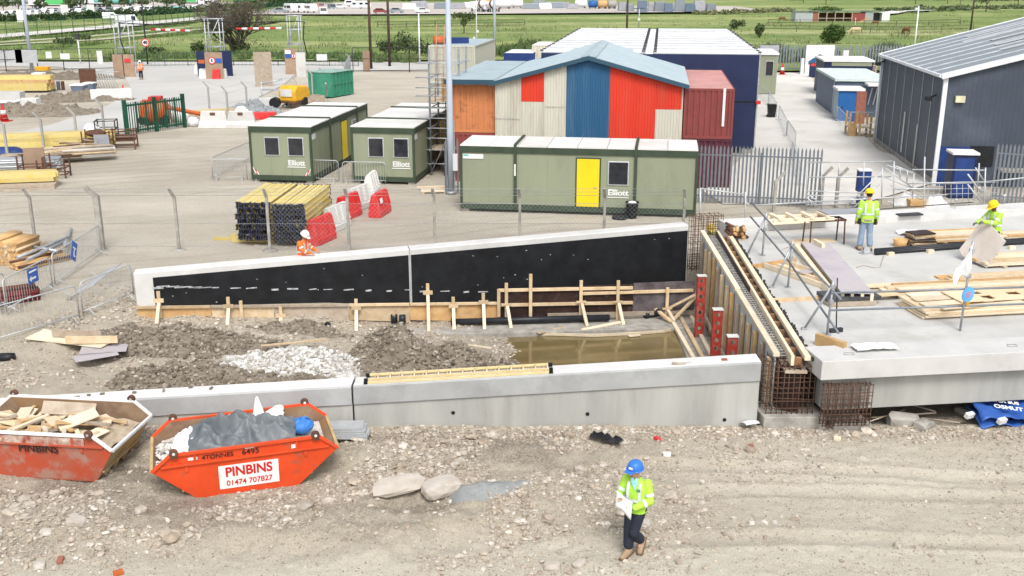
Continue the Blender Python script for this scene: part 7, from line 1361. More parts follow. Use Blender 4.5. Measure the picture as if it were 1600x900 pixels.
bundle('yellow_timber', 112, 240, 3.2, 8, .10, R(-70), ['beam_yellow'], 'yellow beam in the short pile right of the long roadside stack', ('beam', 'short yellow pile'), 4, 4, .0, True)
bundle('timber_pole', 116, 252, 4.2, 30, .065, R(-66), ['timber', 'timber_pale', 'timber_old', 'concrete_pale'], 'timber pole in the mixed pile with a white rail', ('pole', 'mixed timber pole pile'), 9, 5, .3)
bundle('steel_prop', 80, 256, 3.0, 24, .05, R(-62), ['rust', 'rebar', 'timber_old'], 'rusty steel prop in the tangled brown bundle on the left', ('prop', 'tangled rusty bundle'), 7, 6, .25)
bundle('bent_rod', 188, 228, 1.8, 22, .05, R(-80), ['rust', 'rebar', 'timber_old'], 'rusty rod heaped in the wire stillage by the green gate', ('rod', 'rods in the stillage by the gate'), 7, 7, .3)
for k, (px, py, m, lb) in enumerate(((94, 232, 'blue_dark', 'blue wrapped bundle lying against the long yellow roadside stack'), (10, 247, 'blue_dark', 'dark blue tarpaulin covered heap at the left edge'), (22, 258, 'timber_old', 'brown timber heap behind the silver tubes'))):
    mb = MB(); mb.grid([[(u_*2.2, v_*1.2, max(0, .62*(1-u_**4*14)*(1-v_**4*14))+.06*noise.noise((u_*6, v_*6, k))) for u_ in np.linspace(-.5, .5, 14)] for v_ in np.linspace(-.5, .5, 10)]); o = mb.build('covered_heap', m); put(o, A(px, py), .3); tag(o, lb, 'heap')
def stillage(px, py, rz, lab, w_=1.3, d_=.9, h=.9, m='rust', mesh=False):
    t = T('stillage', lab, 'stillage', A(px, py), rz)
    for x in (-w_/2, w_/2):
        for y_ in (-d_/2, d_/2): MB().beam((x, y_, 0), (x, y_, h), .07, .07).build('leg', m, t)
    for z_ in (.2, h*.55) if not mesh else (.15, h*.5, h-.04):
        mb = MB(); mb.beam((-w_/2, -d_/2, z_), (w_/2, -d_/2, z_), .05, .05); mb.beam((-w_/2, d_/2, z_), (w_/2, d_/2, z_), .05, .05); mb.beam((-w_/2, -d_/2, z_), (-w_/2, d_/2, z_), .05, .05); mb.beam((w_/2, -d_/2, z_), (w_/2, d_/2, z_), .05, .05); mb.build('rail', m, t)
    return t
stillage(56, 278, .15, 'left empty rusty stillage frame beside the low yellow stack', 1.3, .9, 1.15); stillage(86, 277, .12, 'right empty rusty stillage frame beside the low yellow stack', 1.3, .9, .95)
o = MB().box(-.5, .5, -.04, .04, 0, 1.3).build('board', 'brownboard'); put(o, A(57, 270), .3); tag(o, 'brown board standing upright behind the left rusty stillage', 'board')
t = stillage(155, 238, .2, 'rusty stillage with a pale sheeted side near the timber poles', 1.5, 1.1, 1.3); MB().box(-.1, .72, -.58, -.55, .1, 1.1).build('side_sheet', 'lead', t); MB().ball((-.1, .1, 1.1), .6, 12, 8, 0, (1, .8, .35)).build('scrap_fill', 'rust', t)
stillage(190, 232, .2, 'rusty wire stillage full of rods beside the green gate', 1.7, 1.2, 1.1, 'rust', True); stillage(168, 214, .2, 'dark empty cage beyond the roadside fence', 1.2, 1.0, 1.1, 'steel_dark', True)
def bag(px, py, s_, m, lab, z=0, name='bulk_bag'):
    mb = MB(); rows = []
    for i in range(9):
        ph = -math.pi/2+math.pi*i/8; rows.append([(s_*math.cos(ph)**.7*math.cos(a_)*(1+.2*noise.noise((a_*1.2, ph, px*.1))) if math.cos(ph) > 0 else 0, s_*max(0, math.cos(ph))**.7*math.sin(a_), s_*.8*(math.sin(ph)+.9)*(1+.15*noise.noise((a_*2, ph*2, px)))) for a_ in np.linspace(0, 2*math.pi, 15)])
    mb.grid(rows, 0, False); o = mb.build(name, m); put(o, A(px, py)+Vector((0, 0, z))); return tag(o, lab, 'bag')
bag(145, 214, .55, 'rag', 'white bulk bag beyond the roadside fence'); bag(281, 190, .6, 'rag', 'white bulk bag behind the right end of the green gate'); bag(302, 197, .4, 'rag', 'white sack lying right of the green gate'); bag(378, 183, .5, 'rag', 'white sack behind the right jersey barrier')
rs = random.Random(19)
for k in range(46):
    L_ = rs.uniform(.8, 2.4); o = MB().tube([(-L_/2, 0, 0), (L_/2, 0, 0)], .035, 5).build('loose_rod', rs.choice(['rust', 'rebar', 'timber_old', 'timber'])); u_ = rs.random(); put(o, A(lerp(45, 140, u_)+rs.uniform(-8, 8), lerp(262, 236, u_)+rs.uniform(-5, 5))+Vector((0, 0, rs.uniform(.05, .8))), rs.uniform(-.4, 1.0), 0, rs.uniform(-.15, .15)); tag(o, 'loose rusty or wooden rod in the untidy heap along the roadside fence', 'rod', 'untidy rods along the roadside fence')
# props bundle at lower left
bundle('steel_prop', 26, 408, 1.25, 76, .06, R(-12), ['timber_orange', 'timber', 'timber_orange'], 'orange steel prop in the square bundle left of the blue signs', ('prop', 'square bundle of orange props'), 9, 9)
bundle('steel_prop', 64, 412, 1.9, 16, .05, R(-38), ['timber_orange', 'timber_orange', 'rust'], 'orange steel prop in the loose pile left of the blue signs', ('prop', 'loose pile of orange props'), 7, 10)
bundle('steel_prop', 14, 470, 1.7, 24, .055, R(-60), ['darkred', 'rust'], 'dark red prop in the bundle behind the low barrier at the left edge', ('prop', 'dark red props'), 7, 11)
for k, (pa, pb) in enumerate((((30, 425), (112, 388)), ((36, 403), (92, 412)), ((46, 428), (104, 396)), ((104, 402), (111, 358)))):
    mb = MB(); mb.tube([A(*pa)+Vector((0, 0, .5)), A(*pb)+Vector((0, 0, .45 if k < 3 else 0))], .06, 7); tag(mb.build('steel_tube', 'galv'), ['long grey tube lying across the loose orange props', 'short grey tube crossing the loose orange props', 'second long grey tube on the loose orange props', 'grey tube propped upright by the tilted blue sign'][k], 'tube')
o = MB().box(-1.0, 1.0, -.1, .1, 0, .22).build('timber_baulk', 'timber_old'); put(o, A(62, 387), .02); tag(o, 'brown timber baulk behind the square bundle of orange props', 'timber'); o = MB().box(-.8, .8, -.15, .15, 0, .2).build('steel_beam', 'lead'); put(o, A(-6, 378), .1); tag(o, 'grey steel beam at the left edge behind the orange props', 'beam')
# far left yard
bundle('yellow_timber', 20, 144, 7.0, 20, .16, R(-86), ['timber_orange', 'beam_yellow', 'beam_yellow'], 'orange yellow timber in the big far stack at the left edge', ('timber', 'big far orange yellow stack'), 5, 12, .2, True)
def boxthing(name, px, py, w_, d_, h, m, lab, cat, lid=None, rz=0, hollow=False):
    t = T(name, lab, cat, A(px, py), rz)
    if hollow: mb = MB(); mb.box(-w_/2, w_/2, -d_/2, -d_/2+.1, 0, h).box(-w_/2, w_/2, d_/2-.1, d_/2, 0, h).box(-w_/2, -w_/2+.1, -d_/2+.1, d_/2-.1, 0, h).box(w_/2-.1, w_/2, -d_/2+.1, d_/2-.1, 0, h).box(-w_/2+.1, w_/2-.1, -d_/2+.1, d_/2-.1, 0, .1); mb.build('tank', m, t, .02)
    else: MB().hexa([(-w_/2*.9, -d_/2*.9, 0), (w_/2*.9, -d_/2*.9, 0), (w_/2*.9, d_/2*.9, 0), (-w_/2*.9, d_/2*.9, 0), (-w_/2, -d_/2, h), (w_/2, -d_/2, h), (w_/2, d_/2, h), (-w_/2, d_/2, h)]).build('body', m, t, .03)
    if lid: MB().box(-w_/2-.05, w_/2+.05, -d_/2-.05, d_/2+.05, h+.002, h+.12).build('lid', lid, t, .03)
    return t
boxthing('bin', 125, 147, 1.1, 1.1, .75, 'slate', 'grey bin with white lid in the far left yard', 'bin', 'white'); boxthing('bin', 141, 143, .9, .9, .7, 'slate', 'grey bin with white lid before the brown sheet', 'bin', 'white'); o = MB().box(-.75, .75, -.06, .06, .2, 1.75).build('steel_sheet', 'rust'); put(o, A(139, 138)); tag(o, 'rust brown sheet standing in the far left yard', 'sheet')
boxthing('trough', 15, 165, 2.2, 1.2, 1.1, 'concrete_pale', 'large pale concrete trough at the left edge', 'trough', None, .1, True); boxthing('bin', 12, 175, 1.6, 1.0, .7, 'slate', 'dark grey bin before the pale trough at the left edge', 'bin', 'white'); boxthing('trough', 46, 170, 1.5, 1.0, .8, 'concrete_pale', 'small pale trough right of the dark grey bin', 'trough', None, .1, True); boxthing('crate', 62, 128, 1.0, 1.0, .9, 'rag', 'white covered crate in the far left yard', 'crate', None); boxthing('crate', 68, 116, 1.4, .8, .8, 'mach_yellow', 'yellow machine box in the far left yard', 'box', None)
for k, (px, lb) in enumerate(((78, 'left brown post stub'), (84, 'second brown post stub'), (92, 'third brown post stub'), (99, 'fourth brown post stub'))): o = MB().box(-.12, .12, -.12, .12, 0, .8).build('post_stub', 'rust' if k % 2 else 'slate'); put(o, A(px, 141)); tag(o, lb+' in the row of four in the far left yard', 'post')
heap('soil_heap', (*A(120, 157)[:2],), 5, 1.8, .7, 'soil', 'long pale soil heap beside the site road in the far left yard', 'soil heap', .15, 21, clods=300, z0=0); heap('soil_heap', (*A(60, 178)[:2],), 5.5, 2.4, .8, 'soil', 'broad stony heap before the far troughs at the left', 'soil heap', .1, 22, clods=500, z0=0); heap('soil_heap', (*A(60, 122)[:2],), 9, 3, .6, 'soil', 'low soil bank under the far left fence', 'soil heap', 0, 23, clods=200, z0=0)
t = T('concrete_block', 'long pale concrete barrier block at the bend of the site road', 'barrier', A(175, 157), .35); mb = MB(); mb.prism([(-1.6, -.35, 0), (-1.6, .35, 0), (-1.6, .2, .95), (-1.6, -.2, .95)], (3.2, 0, 0)); mb.build('block', 'concrete_pale', t, .03)
mb = MB(); q_ = A(168, 138)
for k in range(9): mb.tube([q_+Vector((.25*k-1, 0, 0)), q_+Vector((.22*k-1.4, .1, 1.7))], .03, 5)
for z_ in (.3, .9, 1.5): mb.tube([q_+Vector((-1.2, .05, z_)), q_+Vector((1.2, .05, z_))], .03, 5)
tag(mb.build('mesh_panel', 'galv_pale'), 'leaning galvanised mesh panels behind the concrete barrier block', 'mesh')
cone(193, 146, 'small red cone beside the concrete barrier block', 1.0)
# green gate
p, q_ = A(199, 212), A(289, 199); d = q_-p; Ln = d.length; t = T('steel_gate', 'dark green double gate of vertical bars on the left', 'gate', p, math.atan2(d.y, d.x)); H_ = 1.95
for x in (0, Ln/2, Ln): MB().box(x-.1, x+.1, -.1, .1, 0, H_+.3).build('gate_post', 'gate_green', t)
for a_, b_ in ((.12, Ln/2-.12), (Ln/2+.12, Ln-.12)):
    lf = MB().box(a_, b_, -.04, .04, H_-.12, H_).box(a_, b_, -.04, .04, .2, .32).build('leaf_frame', 'gate_green', t); mb = MB(); n = 11
    for k in range(n+1): x = lerp(a_, b_, k/n); w_ = .02 if k % 4 else .07; mb.box(x-w_, x+w_, -.025, .025, .1, H_+.12)
    mb.build('bars', 'gate_green', lf)
# orange mixer / roller behind the gate
t = T('concrete_mixer', 'orange machine with a long red boom parked behind the green gate', 'machine', A(247, 194), .1); MB().tube([(-1.1, 0, .9), (-.9, 0, .9), (.5, 0, .9), (.8, 0, .9)], [.5, .8, .8, .5], 16).build('drum', 'orange', t); MB().tube([(.6, -.2, 1.2), (3.2, -.6, .7)], .14, 8).build('boom', 'orange', t); [MB().tube([(x, -.7, .35), (x, -.5, .35)], .35, 14).build('wheel', 'tyre', t) for x in (-.8, .6)]; MB().box(-.4, .4, -.5, .5, 1.5, 1.9).build('engine_cover', 'red', t)
bundle('scaffold_board', 318, 184, 4.5, 12, .12, R(-55), ['beam_yellow', 'timber', 'timber_old'], 'yellowish board in the loose pile left of the jersey barriers', ('board', 'loose board pile by the jersey barriers'), 6, 13, .05, True)
def jersey(px, py, lab): t = T('jersey_barrier', lab, 'barrier', A(px, py), .03); mb = MB(); mb.prism([(-1.02, y_, z_) for y_, z_ in ((-.4, 0), (.4, 0), (.36, .25), (.16, .5), (.12, 1.15), (-.12, 1.15), (-.16, .5), (-.36, .25))], (2.04, 0, 0)); mb.v = [((x*(1-.22*(z/1.15))), y_, z) for x, y_, z in mb.v]; mb.build('block', 'concrete_pale', t, .05); MB().box(-.2, .15, -.145, -.12, .85, 1.05).build('sticker', 'rust', t); return t
jersey(335, 200, 'left white jersey barrier behind the left olive cabin'); t = jersey(378, 200, 'right white jersey barrier behind the left olive cabin')
o = MB().box(-.9, .9, -.3, .3, 0, .5).build('barrier_block', 'barrier_red', None, .05); put(o, A(412, 186), .1); tag(o, 'fallen red plastic barrier block behind the left olive cabin', 'barrier')
heap('stone_heap', (*A(398, 176)[:2],), 2.2, 1.2, .9, mat('grey_stone', (.24, .26, .27), .9, var=.3, sc=6), 'grey stone chippings heap behind the jersey barriers', 'stone heap', 0, 31, clods=150, z0=0, pal=[(.25, .27, .28), (.33, .35, .36)])
# compressor
t = T('compressor', 'yellow rounded site compressor on wheels behind the left olive cabin', 'machine', A(460, 168), -.35); mb = MB(); mb.prism([(-.75, -1.0, .55), (-.75, 1.2, .55), (-.75, 1.3, 1.2), (-.75, .9, 1.65), (-.75, -.6, 1.75), (-.75, -1.05, 1.35)], (1.5, 0, 0)); mb.build('canopy', 'mach_yellow', t, .12); MB().box(-.5, .5, -1.09, -1.0, .95, 1.5).build('grille', 'concrete_pale', t); [MB().tube([(x, .4, .4), (x+.16, .4, .4)], .4, 14).build('wheel', 'tyre', t) for x in (-.85, .69)]; MB().box(-.7, .7, -1.0, 1.2, .42, .56).build('chassis', 'rust', t); MB().tube([(0, -1, .5), (0, -1.7, .3)], .05, 6).build('tow_bar', 'steel_dark', t)
# green container, grey trough, drum, boards
GC = A(483, 152); t = T('waste_container', 'bright green steel waste container on the far side of the yard', 'container', GC, R(-24)); MB().box(0, 2.3, 0, 3.3, .1, 2.1).build('body', 'green_cont', t); mb = MB()
for k in range(7): mb.box(2.3, 2.4, k*.52+.05, k*.52+.15, .1, 2.05)
mb.box(2.3, 2.38, 0, 3.3, 1.1, 1.22); mb.build('rib', 'green_cont', t); MB().box(-.05, 2.42, -.05, 3.35, 2.101, 2.16).build('lid', mat('pale_green_lid', (.28, .42, .36), .6), t)
boxthing('trough', 478, 166, 2.8, 1.2, .8, 'timber_old', 'long dull brown trough in front of the green container', 'trough', None, .6, True); boxthing('trough', 418, 172, 1.6, 1.2, .9, 'concrete_pale', 'pale trough left of the yellow compressor', 'trough', None, .2, True)
o = MB().lathe([(.4, 0), (.4, .07), (.2, .08), (.2, .5), (.4, .52), (.4, .6)], 18).build('cable_drum', 'black'); put(o, A(432, 172)+Vector((0, 0, .6)), 0, R(90)); tag(o, 'black cable drum left of the yellow compressor', 'drum')
o = MB().box(-.8, .8, -.06, .06, 0, 3.2).build('hoarding_board', 'timber_old'); put(o, A(413, 136), .25); tag(o, 'tall tan board standing left of the green container', 'board')
lines('guard_rail', 'low scaffold rack with a white sack behind the jersey barriers', 'rack', (425, 160), [((408, 128), (410, 172), 'post'), ((438, 122), (441, 165), 'post'), ((408, 132), (440, 124)), ((408, 140), (470, 140))], .06, 'galv')
# hoarding towers of the height gates
def hoard(px, py, w_, h, lab, m='brownboard', y0=0): o = MB().box(-w_/2, w_/2, 0, .08, 0, h).build('hoarding_board', m, None, .01); q_ = A(px, py); put(o, (q_.x, q_.y+y0, 0)); tag(o, lab, 'hoarding'); return o
def signs(px, py, items):
    q_ = A(px, py)
    for dx, z_, r_, kind, lb in items:
        if kind == 'round': t = T('speed_sign', lb, 'sign', (q_.x+dx, q_.y-.06, z_)); MB().lathe([(r_, -.015), (r_, .015)], 20, 0, (0, 0, 0), False, Matrix.Rotation(math.pi/2, 4, 'X')).build('red_ring', 'sign_red', t); MB().lathe([(r_*.76, -.02), (r_*.76, .02)], 20, 0, (0, 0, 0), False, Matrix.Rotation(math.pi/2, 4, 'X')).build('white_disc', 'white', t); text('5', r_*1.2, 'letter_black', t, wallM(0, -.025, 0), 'numeral', .02)
        else: o = MB().box(-r_, r_, -.02, .02, -r_*.6, r_*.6).build('sign_board', kind); put(o, (q_.x+dx, q_.y-.05, z_)); tag(o, lb, 'sign')
def tower(px, py, w_, h, lab):
    t = T('scaffold_tower', lab, 'scaffold', A(px, py)+Vector((0, .3, 0)))
    for x in (-w_/2, w_/2):
        for y_ in (0, 1.3): MB().tube([(x, y_, 0), (x, y_, h)], .055, 6).build('standard', 'galv', t)
    for z_ in (h*.5, h*.75, h-.08): mb = MB(); mb.tube([(-w_/2-.2, 0, z_), (w_/2+.2, 0, z_)], .05, 6); mb.tube([(-w_/2-.2, 1.3, z_), (w_/2+.2, 1.3, z_)], .05, 6); mb.build('ledger', 'galv', t)
    MB().tube([(-w_/2, -.05, h*.5), (w_/2, -.05, h-.1)], .045, 6).build('brace', 'galv', t); return t
tower(195, 118, 1.5, 5.6, 'left scaffold tower of the height gate over the site road'); tower(336, 118, 1.5, 5.8, 'middle scaffold tower of the height gate with brown hoarding'); tower(461, 114, 1.2, 6.0, 'right scaffold tower of the height gate')
hoard(187, 121, 1.1, 2.3, 'left brown hoarding board under the left height gate tower'); o = hoard(203, 121, 1.2, 2.3, 'right brown hoarding board with a red notice under the left tower'); signs(202, 121, [(0, 1.7, .3, 'sign_red', 'small red notice on the brown hoarding under the left height gate tower')])
hoard(336, 124, 1.75, 2.65, 'brown hoarding board with speed sign under the middle height gate tower'); hoard(315, 121, .9, 2.6, 'navy board left of the brown hoarding under the middle tower', 'navy', .3); hoard(354, 120, 1.2, 2.6, 'navy board right of the brown hoarding under the middle tower', 'navy', .3)
signs(336, 124, [(-.15, 1.85, .34, 'round', 'round speed limit sign on the brown hoarding under the middle tower'), (.5, 1.85, .34, 'sign_blue', 'blue notice beside the speed sign under the middle tower'), (-1.2, 1.75, .3, 'orange', 'orange notice on the navy board under the middle tower')])
hoard(457, 117, 1.4, 2.7, 'brown hoarding board with white and blue notices under the right tower'); hoard(473, 120, 1.0, 2.5, 'pale sheet standing right of the hoarding under the right tower', 'concrete_pale', -.6); signs(455, 117, [(-.2, 2.35, .3, 'white', 'white notice at the top of the hoarding under the right tower'), (-.2, 1.95, .3, 'sign_blue', 'blue notice below the white one under the right tower'), (.38, 1.95, .22, 'round', 'small round speed sign on the hoarding under the right tower')])
for px, py, m, lb in ((318, 123, 'barrier_white', 'white plastic block left of the red one under the middle tower'), (339, 124, 'barrier_red', 'red plastic block at the foot of the middle hoarding'), (349, 123, 'barrier_white', 'white plastic block right of the red one under the middle tower'), (310, 116, 'barrier_white', 'white plastic block behind the navy board under the middle tower')): o = MB().hexa([(-.42, -.3, 0), (.42, -.3, 0), (.42, .3, 0), (-.42, .3, 0), (-.34, -.2, 1.0), (.34, -.2, 1.0), (.34, .2, 1.0), (-.34, .2, 1.0)]).build('water_block', m, None, .08); put(o, A(px, py)); tag(o, lb, 'barrier')
def hbar(pa, pb, Yp, z, lab):
    a, b = atY(*pa, Yp), atY(*pb, Yp); t = T('height_bar', lab, 'bar'); n = 8
    for k in range(n): MB().tube([a.lerp(b, k/n), a.lerp(b, (k+1)/n)], .11, 8).build('red_band' if k % 2 == 0 else 'white_band', 'red' if k % 2 == 0 else 'white', t)
    MB().tube([a+Vector((-8, 0, .25)), a+Vector((0, 0, .0))], .012, 4).build('suspension_wire', 'steel_dark', t); MB().tube([b, b+Vector((3.5, 0, .2))], .012, 4).build('suspension_wire', 'steel_dark', t); return t
YT = A(336, 118).y+.3
hbar((236, 46), (297, 48), YT, 0, 'left red and white striped height bar hung over the site road'); hbar((369, 45), (440, 44), YT, 0, 'right red and white striped height bar hung over the site road')
mb = MB(); Cc = [atY(186, 36, YT), atY(250, 39, YT), atY(325, 33, YT), atY(390, 35, YT), atY(462, 33, YT), atY(475, 34, YT), atY(474, 60, YT), atY(480, 85, YT)]; mb.tube(Cc, .06, 6); mb.tube([atY(187, 36, YT), atY(188, 62, YT), atY(196, 84, YT)], .06, 6); tag(mb.build('cable', 'black'), 'thick black cable slung between the height gate towers', 'cable')
# ================================================================== FAR BACKGROUND
LV = vmat('leaf', .8, noise_amt=.12, nsc=3); GREENS = [(.045, .085, .022), (.07, .12, .03), (.10, .155, .045), (.055, .10, .03), (.13, .175, .06)]
def leaves(name, blobs, n, size, pal, parent=None, seed=1, up=.0):
    """leaf-sized quads spread through ellipsoids; blobs: (centre, radii)"""
    rr = np.random.RandomState(seed); C_ = []; 
    w_ = np.array([b[1][0]*b[1][1]*b[1][2] for b in blobs]); cnt = np.maximum(4, (n*w_/w_.sum()).astype(int))
    for (c_, r_), k in zip(blobs, cnt):
        d = rr.randn(k, 3); d /= np.linalg.norm(d, axis=1)[:, None]; rad = rr.rand(k, 1)**.45; C_.append(np.array(c_)+d*rad*np.array(r_))
    P_ = np.concatenate(C_); m = len(P_); a = rr.randn(m, 3); a /= np.linalg.norm(a, axis=1)[:, None]; b = rr.randn(m, 3)
    if up: a = a*np.array([.35, .35, 1])+np.array([0, 0, up]); a /= np.linalg.norm(a, axis=1)[:, None]
    b -= a*(a*b).sum(1)[:, None]; b /= np.linalg.norm(b, axis=1)[:, None]; s_ = size*(.6+.8*rr.rand(m, 1)); wd2 = .45 if not up else .12
    V_ = np.stack([P_-a*s_, P_+b*s_*wd2, P_+a*s_, P_-b*s_*wd2], 1).reshape(-1, 3); F_ = np.arange(m*4).reshape(m, 4)
    cl = np.array(pal)[rr.randint(0, len(pal), m)]*(.8+.4*rr.rand(m, 1)); return tintmesh(name, V_, F_, np.repeat(cl, 4, 0), LV, False, parent)
def tree(px, py, h, w_, lab, name='tree', seed=1, pal=GREENS, n=900, leaf=.28, trunk=.35, nb=7, bare=False):
    q_ = A(px, py); t = T(name, lab, 'tree' if 'bush' not in name and 'shrub' not in name else 'bush', q_); rs = random.Random(seed); mb = MB(); blobs = []
    mb.tube([(0, 0, -.1), (.05*h*.2, 0, h*trunk), (0, .05, h*.62)], [h*.028, h*.02, h*.008], 7)
    for k in range(nb):
        a_ = k*2.4+rs.uniform(-.4, .4); z0 = h*lerp(trunk*.75, .6, rs.random()); rr_ = w_*.5*rs.uniform(.45, .85); z1 = h*rs.uniform(.5, .88); e = (rr_*math.cos(a_), rr_*math.sin(a_), z1)
        mb.tube([(0, 0, z0), (e[0]*.5, e[1]*.5, lerp(z0, z1, .6)), e], [h*.012, h*.008, h*.004], 5); blobs.append((e, (w_*rs.uniform(.16, .27), w_*rs.uniform(.16, .27), h*rs.uniform(.10, .2))))
    blobs.append(((0, 0, h*.8), (w_*.25, w_*.25, h*.2))); mb.build('trunk', 'bark', t); leaves('crown', blobs, n, leaf, pal, t, seed); return t
# large bare tree
q_ = A(369, 86); t = T('bare_tree', 'large nearly bare twiggy tree standing beside the middle height gate tower', 'tree', q_); t.scale = (1.4, 1.3, 1.32); mb = MB(); tw = MB(); rs = random.Random(3)
def br(p, d, L_, r, dep):
    e = p+d*L_; m_ = p.lerp(e, .5)+Vector((rs.uniform(-.1, .1), rs.uniform(-.1, .1), 0))*L_*.5; (mb if dep < 3 else tw).tube([p, m_, e], [r, r*.85, r*.62], 5 if dep < 3 else 3, 0, False)
    if dep >= 5: return
    for k in range(4 if dep < 2 else 3):
        ax = Vector((rs.uniform(-1, 1), rs.uniform(-1, 1), rs.uniform(-.25, .9))).normalized(); br(p.lerp(e, rs.uniform(.45, 1)), (d*.75+ax*.75).normalized(), L_*rs.uniform(.6, .82), r*.58, dep+1)
for k in range(6): a_ = k*1.05; br(Vector((.15*math.cos(a_), .15*math.sin(a_), 0)), Vector((.5*math.cos(a_), .4*math.sin(a_), 1)).normalized(), 2.5, .14, 0)
mb.build('trunk', 'bark', t); tw.build('twigs', mat('twig', (.13, .105, .085), .9, var=.2), t); leaves('sparse_leaves', [((0, 0, 4.8), (3.2, 3, 2.6)), ((-1.5, 0, 2.0), (2, 2, 1.2)), ((1.5, 0, 1.2), (1.8, 1.5, 1.0))], 1500, .11, [(.12, .12, .06), (.10, .09, .06), (.15, .14, .08)], t, 4)
tree(725, 55, 4.2, 3.6, 'small round-topped tree standing alone in the meadow behind the mast', 'tree', 5, [(.05, .075, .025), (.075, .105, .04), (.10, .13, .05)], 900, .18)
q_ = A(1300, 71); t = T('bush', 'dense round green bush behind the white and blue sign wall', 'bush', q_); MB().tube([(0, 0, -.1), (0, 0, 1.5)], .15, 6).build('trunk', 'bark', t); leaves('crown', [((0, 0, 1.7), (1.7, 1.4, 1.4)), ((-1, 0, 1.2), (1, 1, .9)), ((1.0, .2, 1.9), (1, 1, 1.0)), ((.1, 0, 2.6), (1, 1, .7))], 1800, .22, GREENS[:4], t, 6)
for k, (px, py, h, w_, lb) in enumerate(((640, 88, 3.2, 5, 'dark green shrub between the two wooden poles'), (612, 90, 2.6, 4, 'dark shrub left of the right wooden pole'), (668, 90, 2.4, 3.5, 'dark shrub behind the white post'), (1152, 48, 2.4, 3, 'small shrub behind the right end of the white roof'), (1186, 62, 3, 1.6, 'thin shrub right of the white roofed building'), (103, 73, 1.6, 3.5, 'round shrub beside the pale field track on the left'), (126, 66, 1.5, 4, 'low shrub above the pale field track on the left'), (243, 88, 1.4, 3, 'low shrub right of the left height gate tower'), (312, 84, 2.0, 2.6, 'dark shrub left of the middle height gate tower'), (380, 86, 2.4, 3, 'dark shrub at the foot of the bare tree'))):
    q_ = A(px, py); t = T('shrub', lb, 'bush', q_); MB().tube([(0, 0, -.1), (0, 0, h*.5)], .06, 5).build('trunk', 'bark', t); rs = random.Random(k); leaves('crown', [((rs.uniform(-.3, .3)*w_, rs.uniform(-.2, .2)*w_, h*rs.uniform(.3, .65)), (w_*rs.uniform(.2, .32), w_*.25, h*rs.uniform(.22, .38))) for _ in range(6)], 700, .2, [(.045, .075, .03), (.06, .10, .035), (.085, .125, .05), (.10, .12, .06)], t, 40+k)
# roadside trees by the car park
tp = [(127, 24, 6.5, 6), (108, 24, 5, 5), (64, 23, 5, 3.5), (30, 22, 5, 4), (6, 22, 5, 5), (167, 20, 5, 4), (195, 19, 5, 4), (222, 19, 5, 5), (262, 18, 4.5, 5), (282, 17, 4.5, 5), (240, 14, 6, 4), (328, 8, 6, 6), (350, 7, 6, 5), (410, 8, 6, 6), (440, 8, 5, 5), (475, 5, 5, 6), (515, 5, 5, 7), (560, 4, 5, 6), (1540, 19, 7, 8), (1430, 7, 6, 9), (1480, 6, 6, 8), (1255, 6, 6, 8), (1290, 9, 6, 8), (1500, 8, 5, 6), (910, 6, 6, 6), (1590, 10, 6, 6)]
for k, (px, py, h, w_) in enumerate(tp):
    where = 'by the lorry park' if px < 300 else ('beyond the caravans' if px < 1000 else 'at the far right'); tree(px, py, h, w_, 'distant bushy tree '+where+' in a scattered row', 'distant_tree', 60+k, [(.07, .11, .045), (.095, .14, .06), (.13, .175, .08)], 420, .42)['group'] = 'scattered distant trees '+where  # leaf colours lightened to imitate distance haze
# hedges, reeds, long grass: masses nobody could count
def mass(name, pxs, n, size, h, pal, lab, seed, depth=2.0, up=0.0, cat='vegetation'):
    rr = np.random.RandomState(seed); V_ = []; blobs = []
    for (x0, y0), (x1, y1) in zip(pxs[:-1], pxs[1:]):
        a, b = A(x0, y0), A(x1, y1); k = max(2, int((b-a).length/(h*1.2)))
        for i in range(k): p = a.lerp(b, (i+rr.rand())/k); blobs.append(((p.x, p.y+rr.uniform(-depth, depth), h*rr.uniform(.25, .5)), (h*.9, depth*.7, h*rr.uniform(.35, .65))))
    o = leaves(name, blobs, n, size, pal, None, seed, up); return tag(o, lab, cat, kind='stuff')
DG = [(.03, .06, .022), (.045, .085, .03), (.06, .10, .035)]
mass('hedge', [(-60, 36), (60, 34), (150, 29), (240, 25), (300, 21), (330, 19), (420, 12), (480, 9)], 9000, .45, 2.6, DG, 'dark clipped hedge along the far side of the lane by the lorry park', 1, 1.5)
mass('long_grass', [(180, 93), (330, 92), (430, 92), (560, 94), (690, 96)], 9000, .45, .9, [(.10, .16, .05), (.08, .13, .04), (.14, .19, .07), (.17, .19, .09)], 'rank grass and weeds along the yard railings', 2, 3.5, 1.2)
mass('reeds', [(1184, 102), (1280, 103), (1400, 104), (1500, 104)], 15000, .5, 2.7, [(.13, .17, .10), (.16, .20, .13), (.10, .145, .08), (.19, .22, .15)], 'pale bluish reeds growing behind the far palisade', 3, 2.5, 1.3)
mass('long_grass', [(780, 92), (840, 80), (830, 88)], 3000, .5, 1.6, [(.06, .10, .035), (.09, .14, .05), (.12, .16, .06)], 'dark rank growth left of the navy building', 4, 4, 1.0)
mass('long_grass', [(-40, 84), (90, 80), (180, 70), (330, 52), (440, 36)], 5000, .5, .8, [(.10, .16, .05), (.13, .19, .06), (.17, .2, .09)], 'rough grass strip along the pale field tracks', 5, 4, 1.0)
mass('long_grass', [(-40, 70), (100, 61), (200, 51), (300, 40)], 5000, .5, .8, [(.09, .16, .05), (.13, .2, .06), (.16, .2, .08)], 'green verge of the lane on the left', 6, 5, 1.0)
mass('scrub', [(1090, 24), (1170, 21), (1240, 19)], 1500, .6, 1.4, [(.17, .18, .09), (.13, .16, .07), (.21, .2, .12)], 'pale scrub right of the far storage yard', 7, 6)
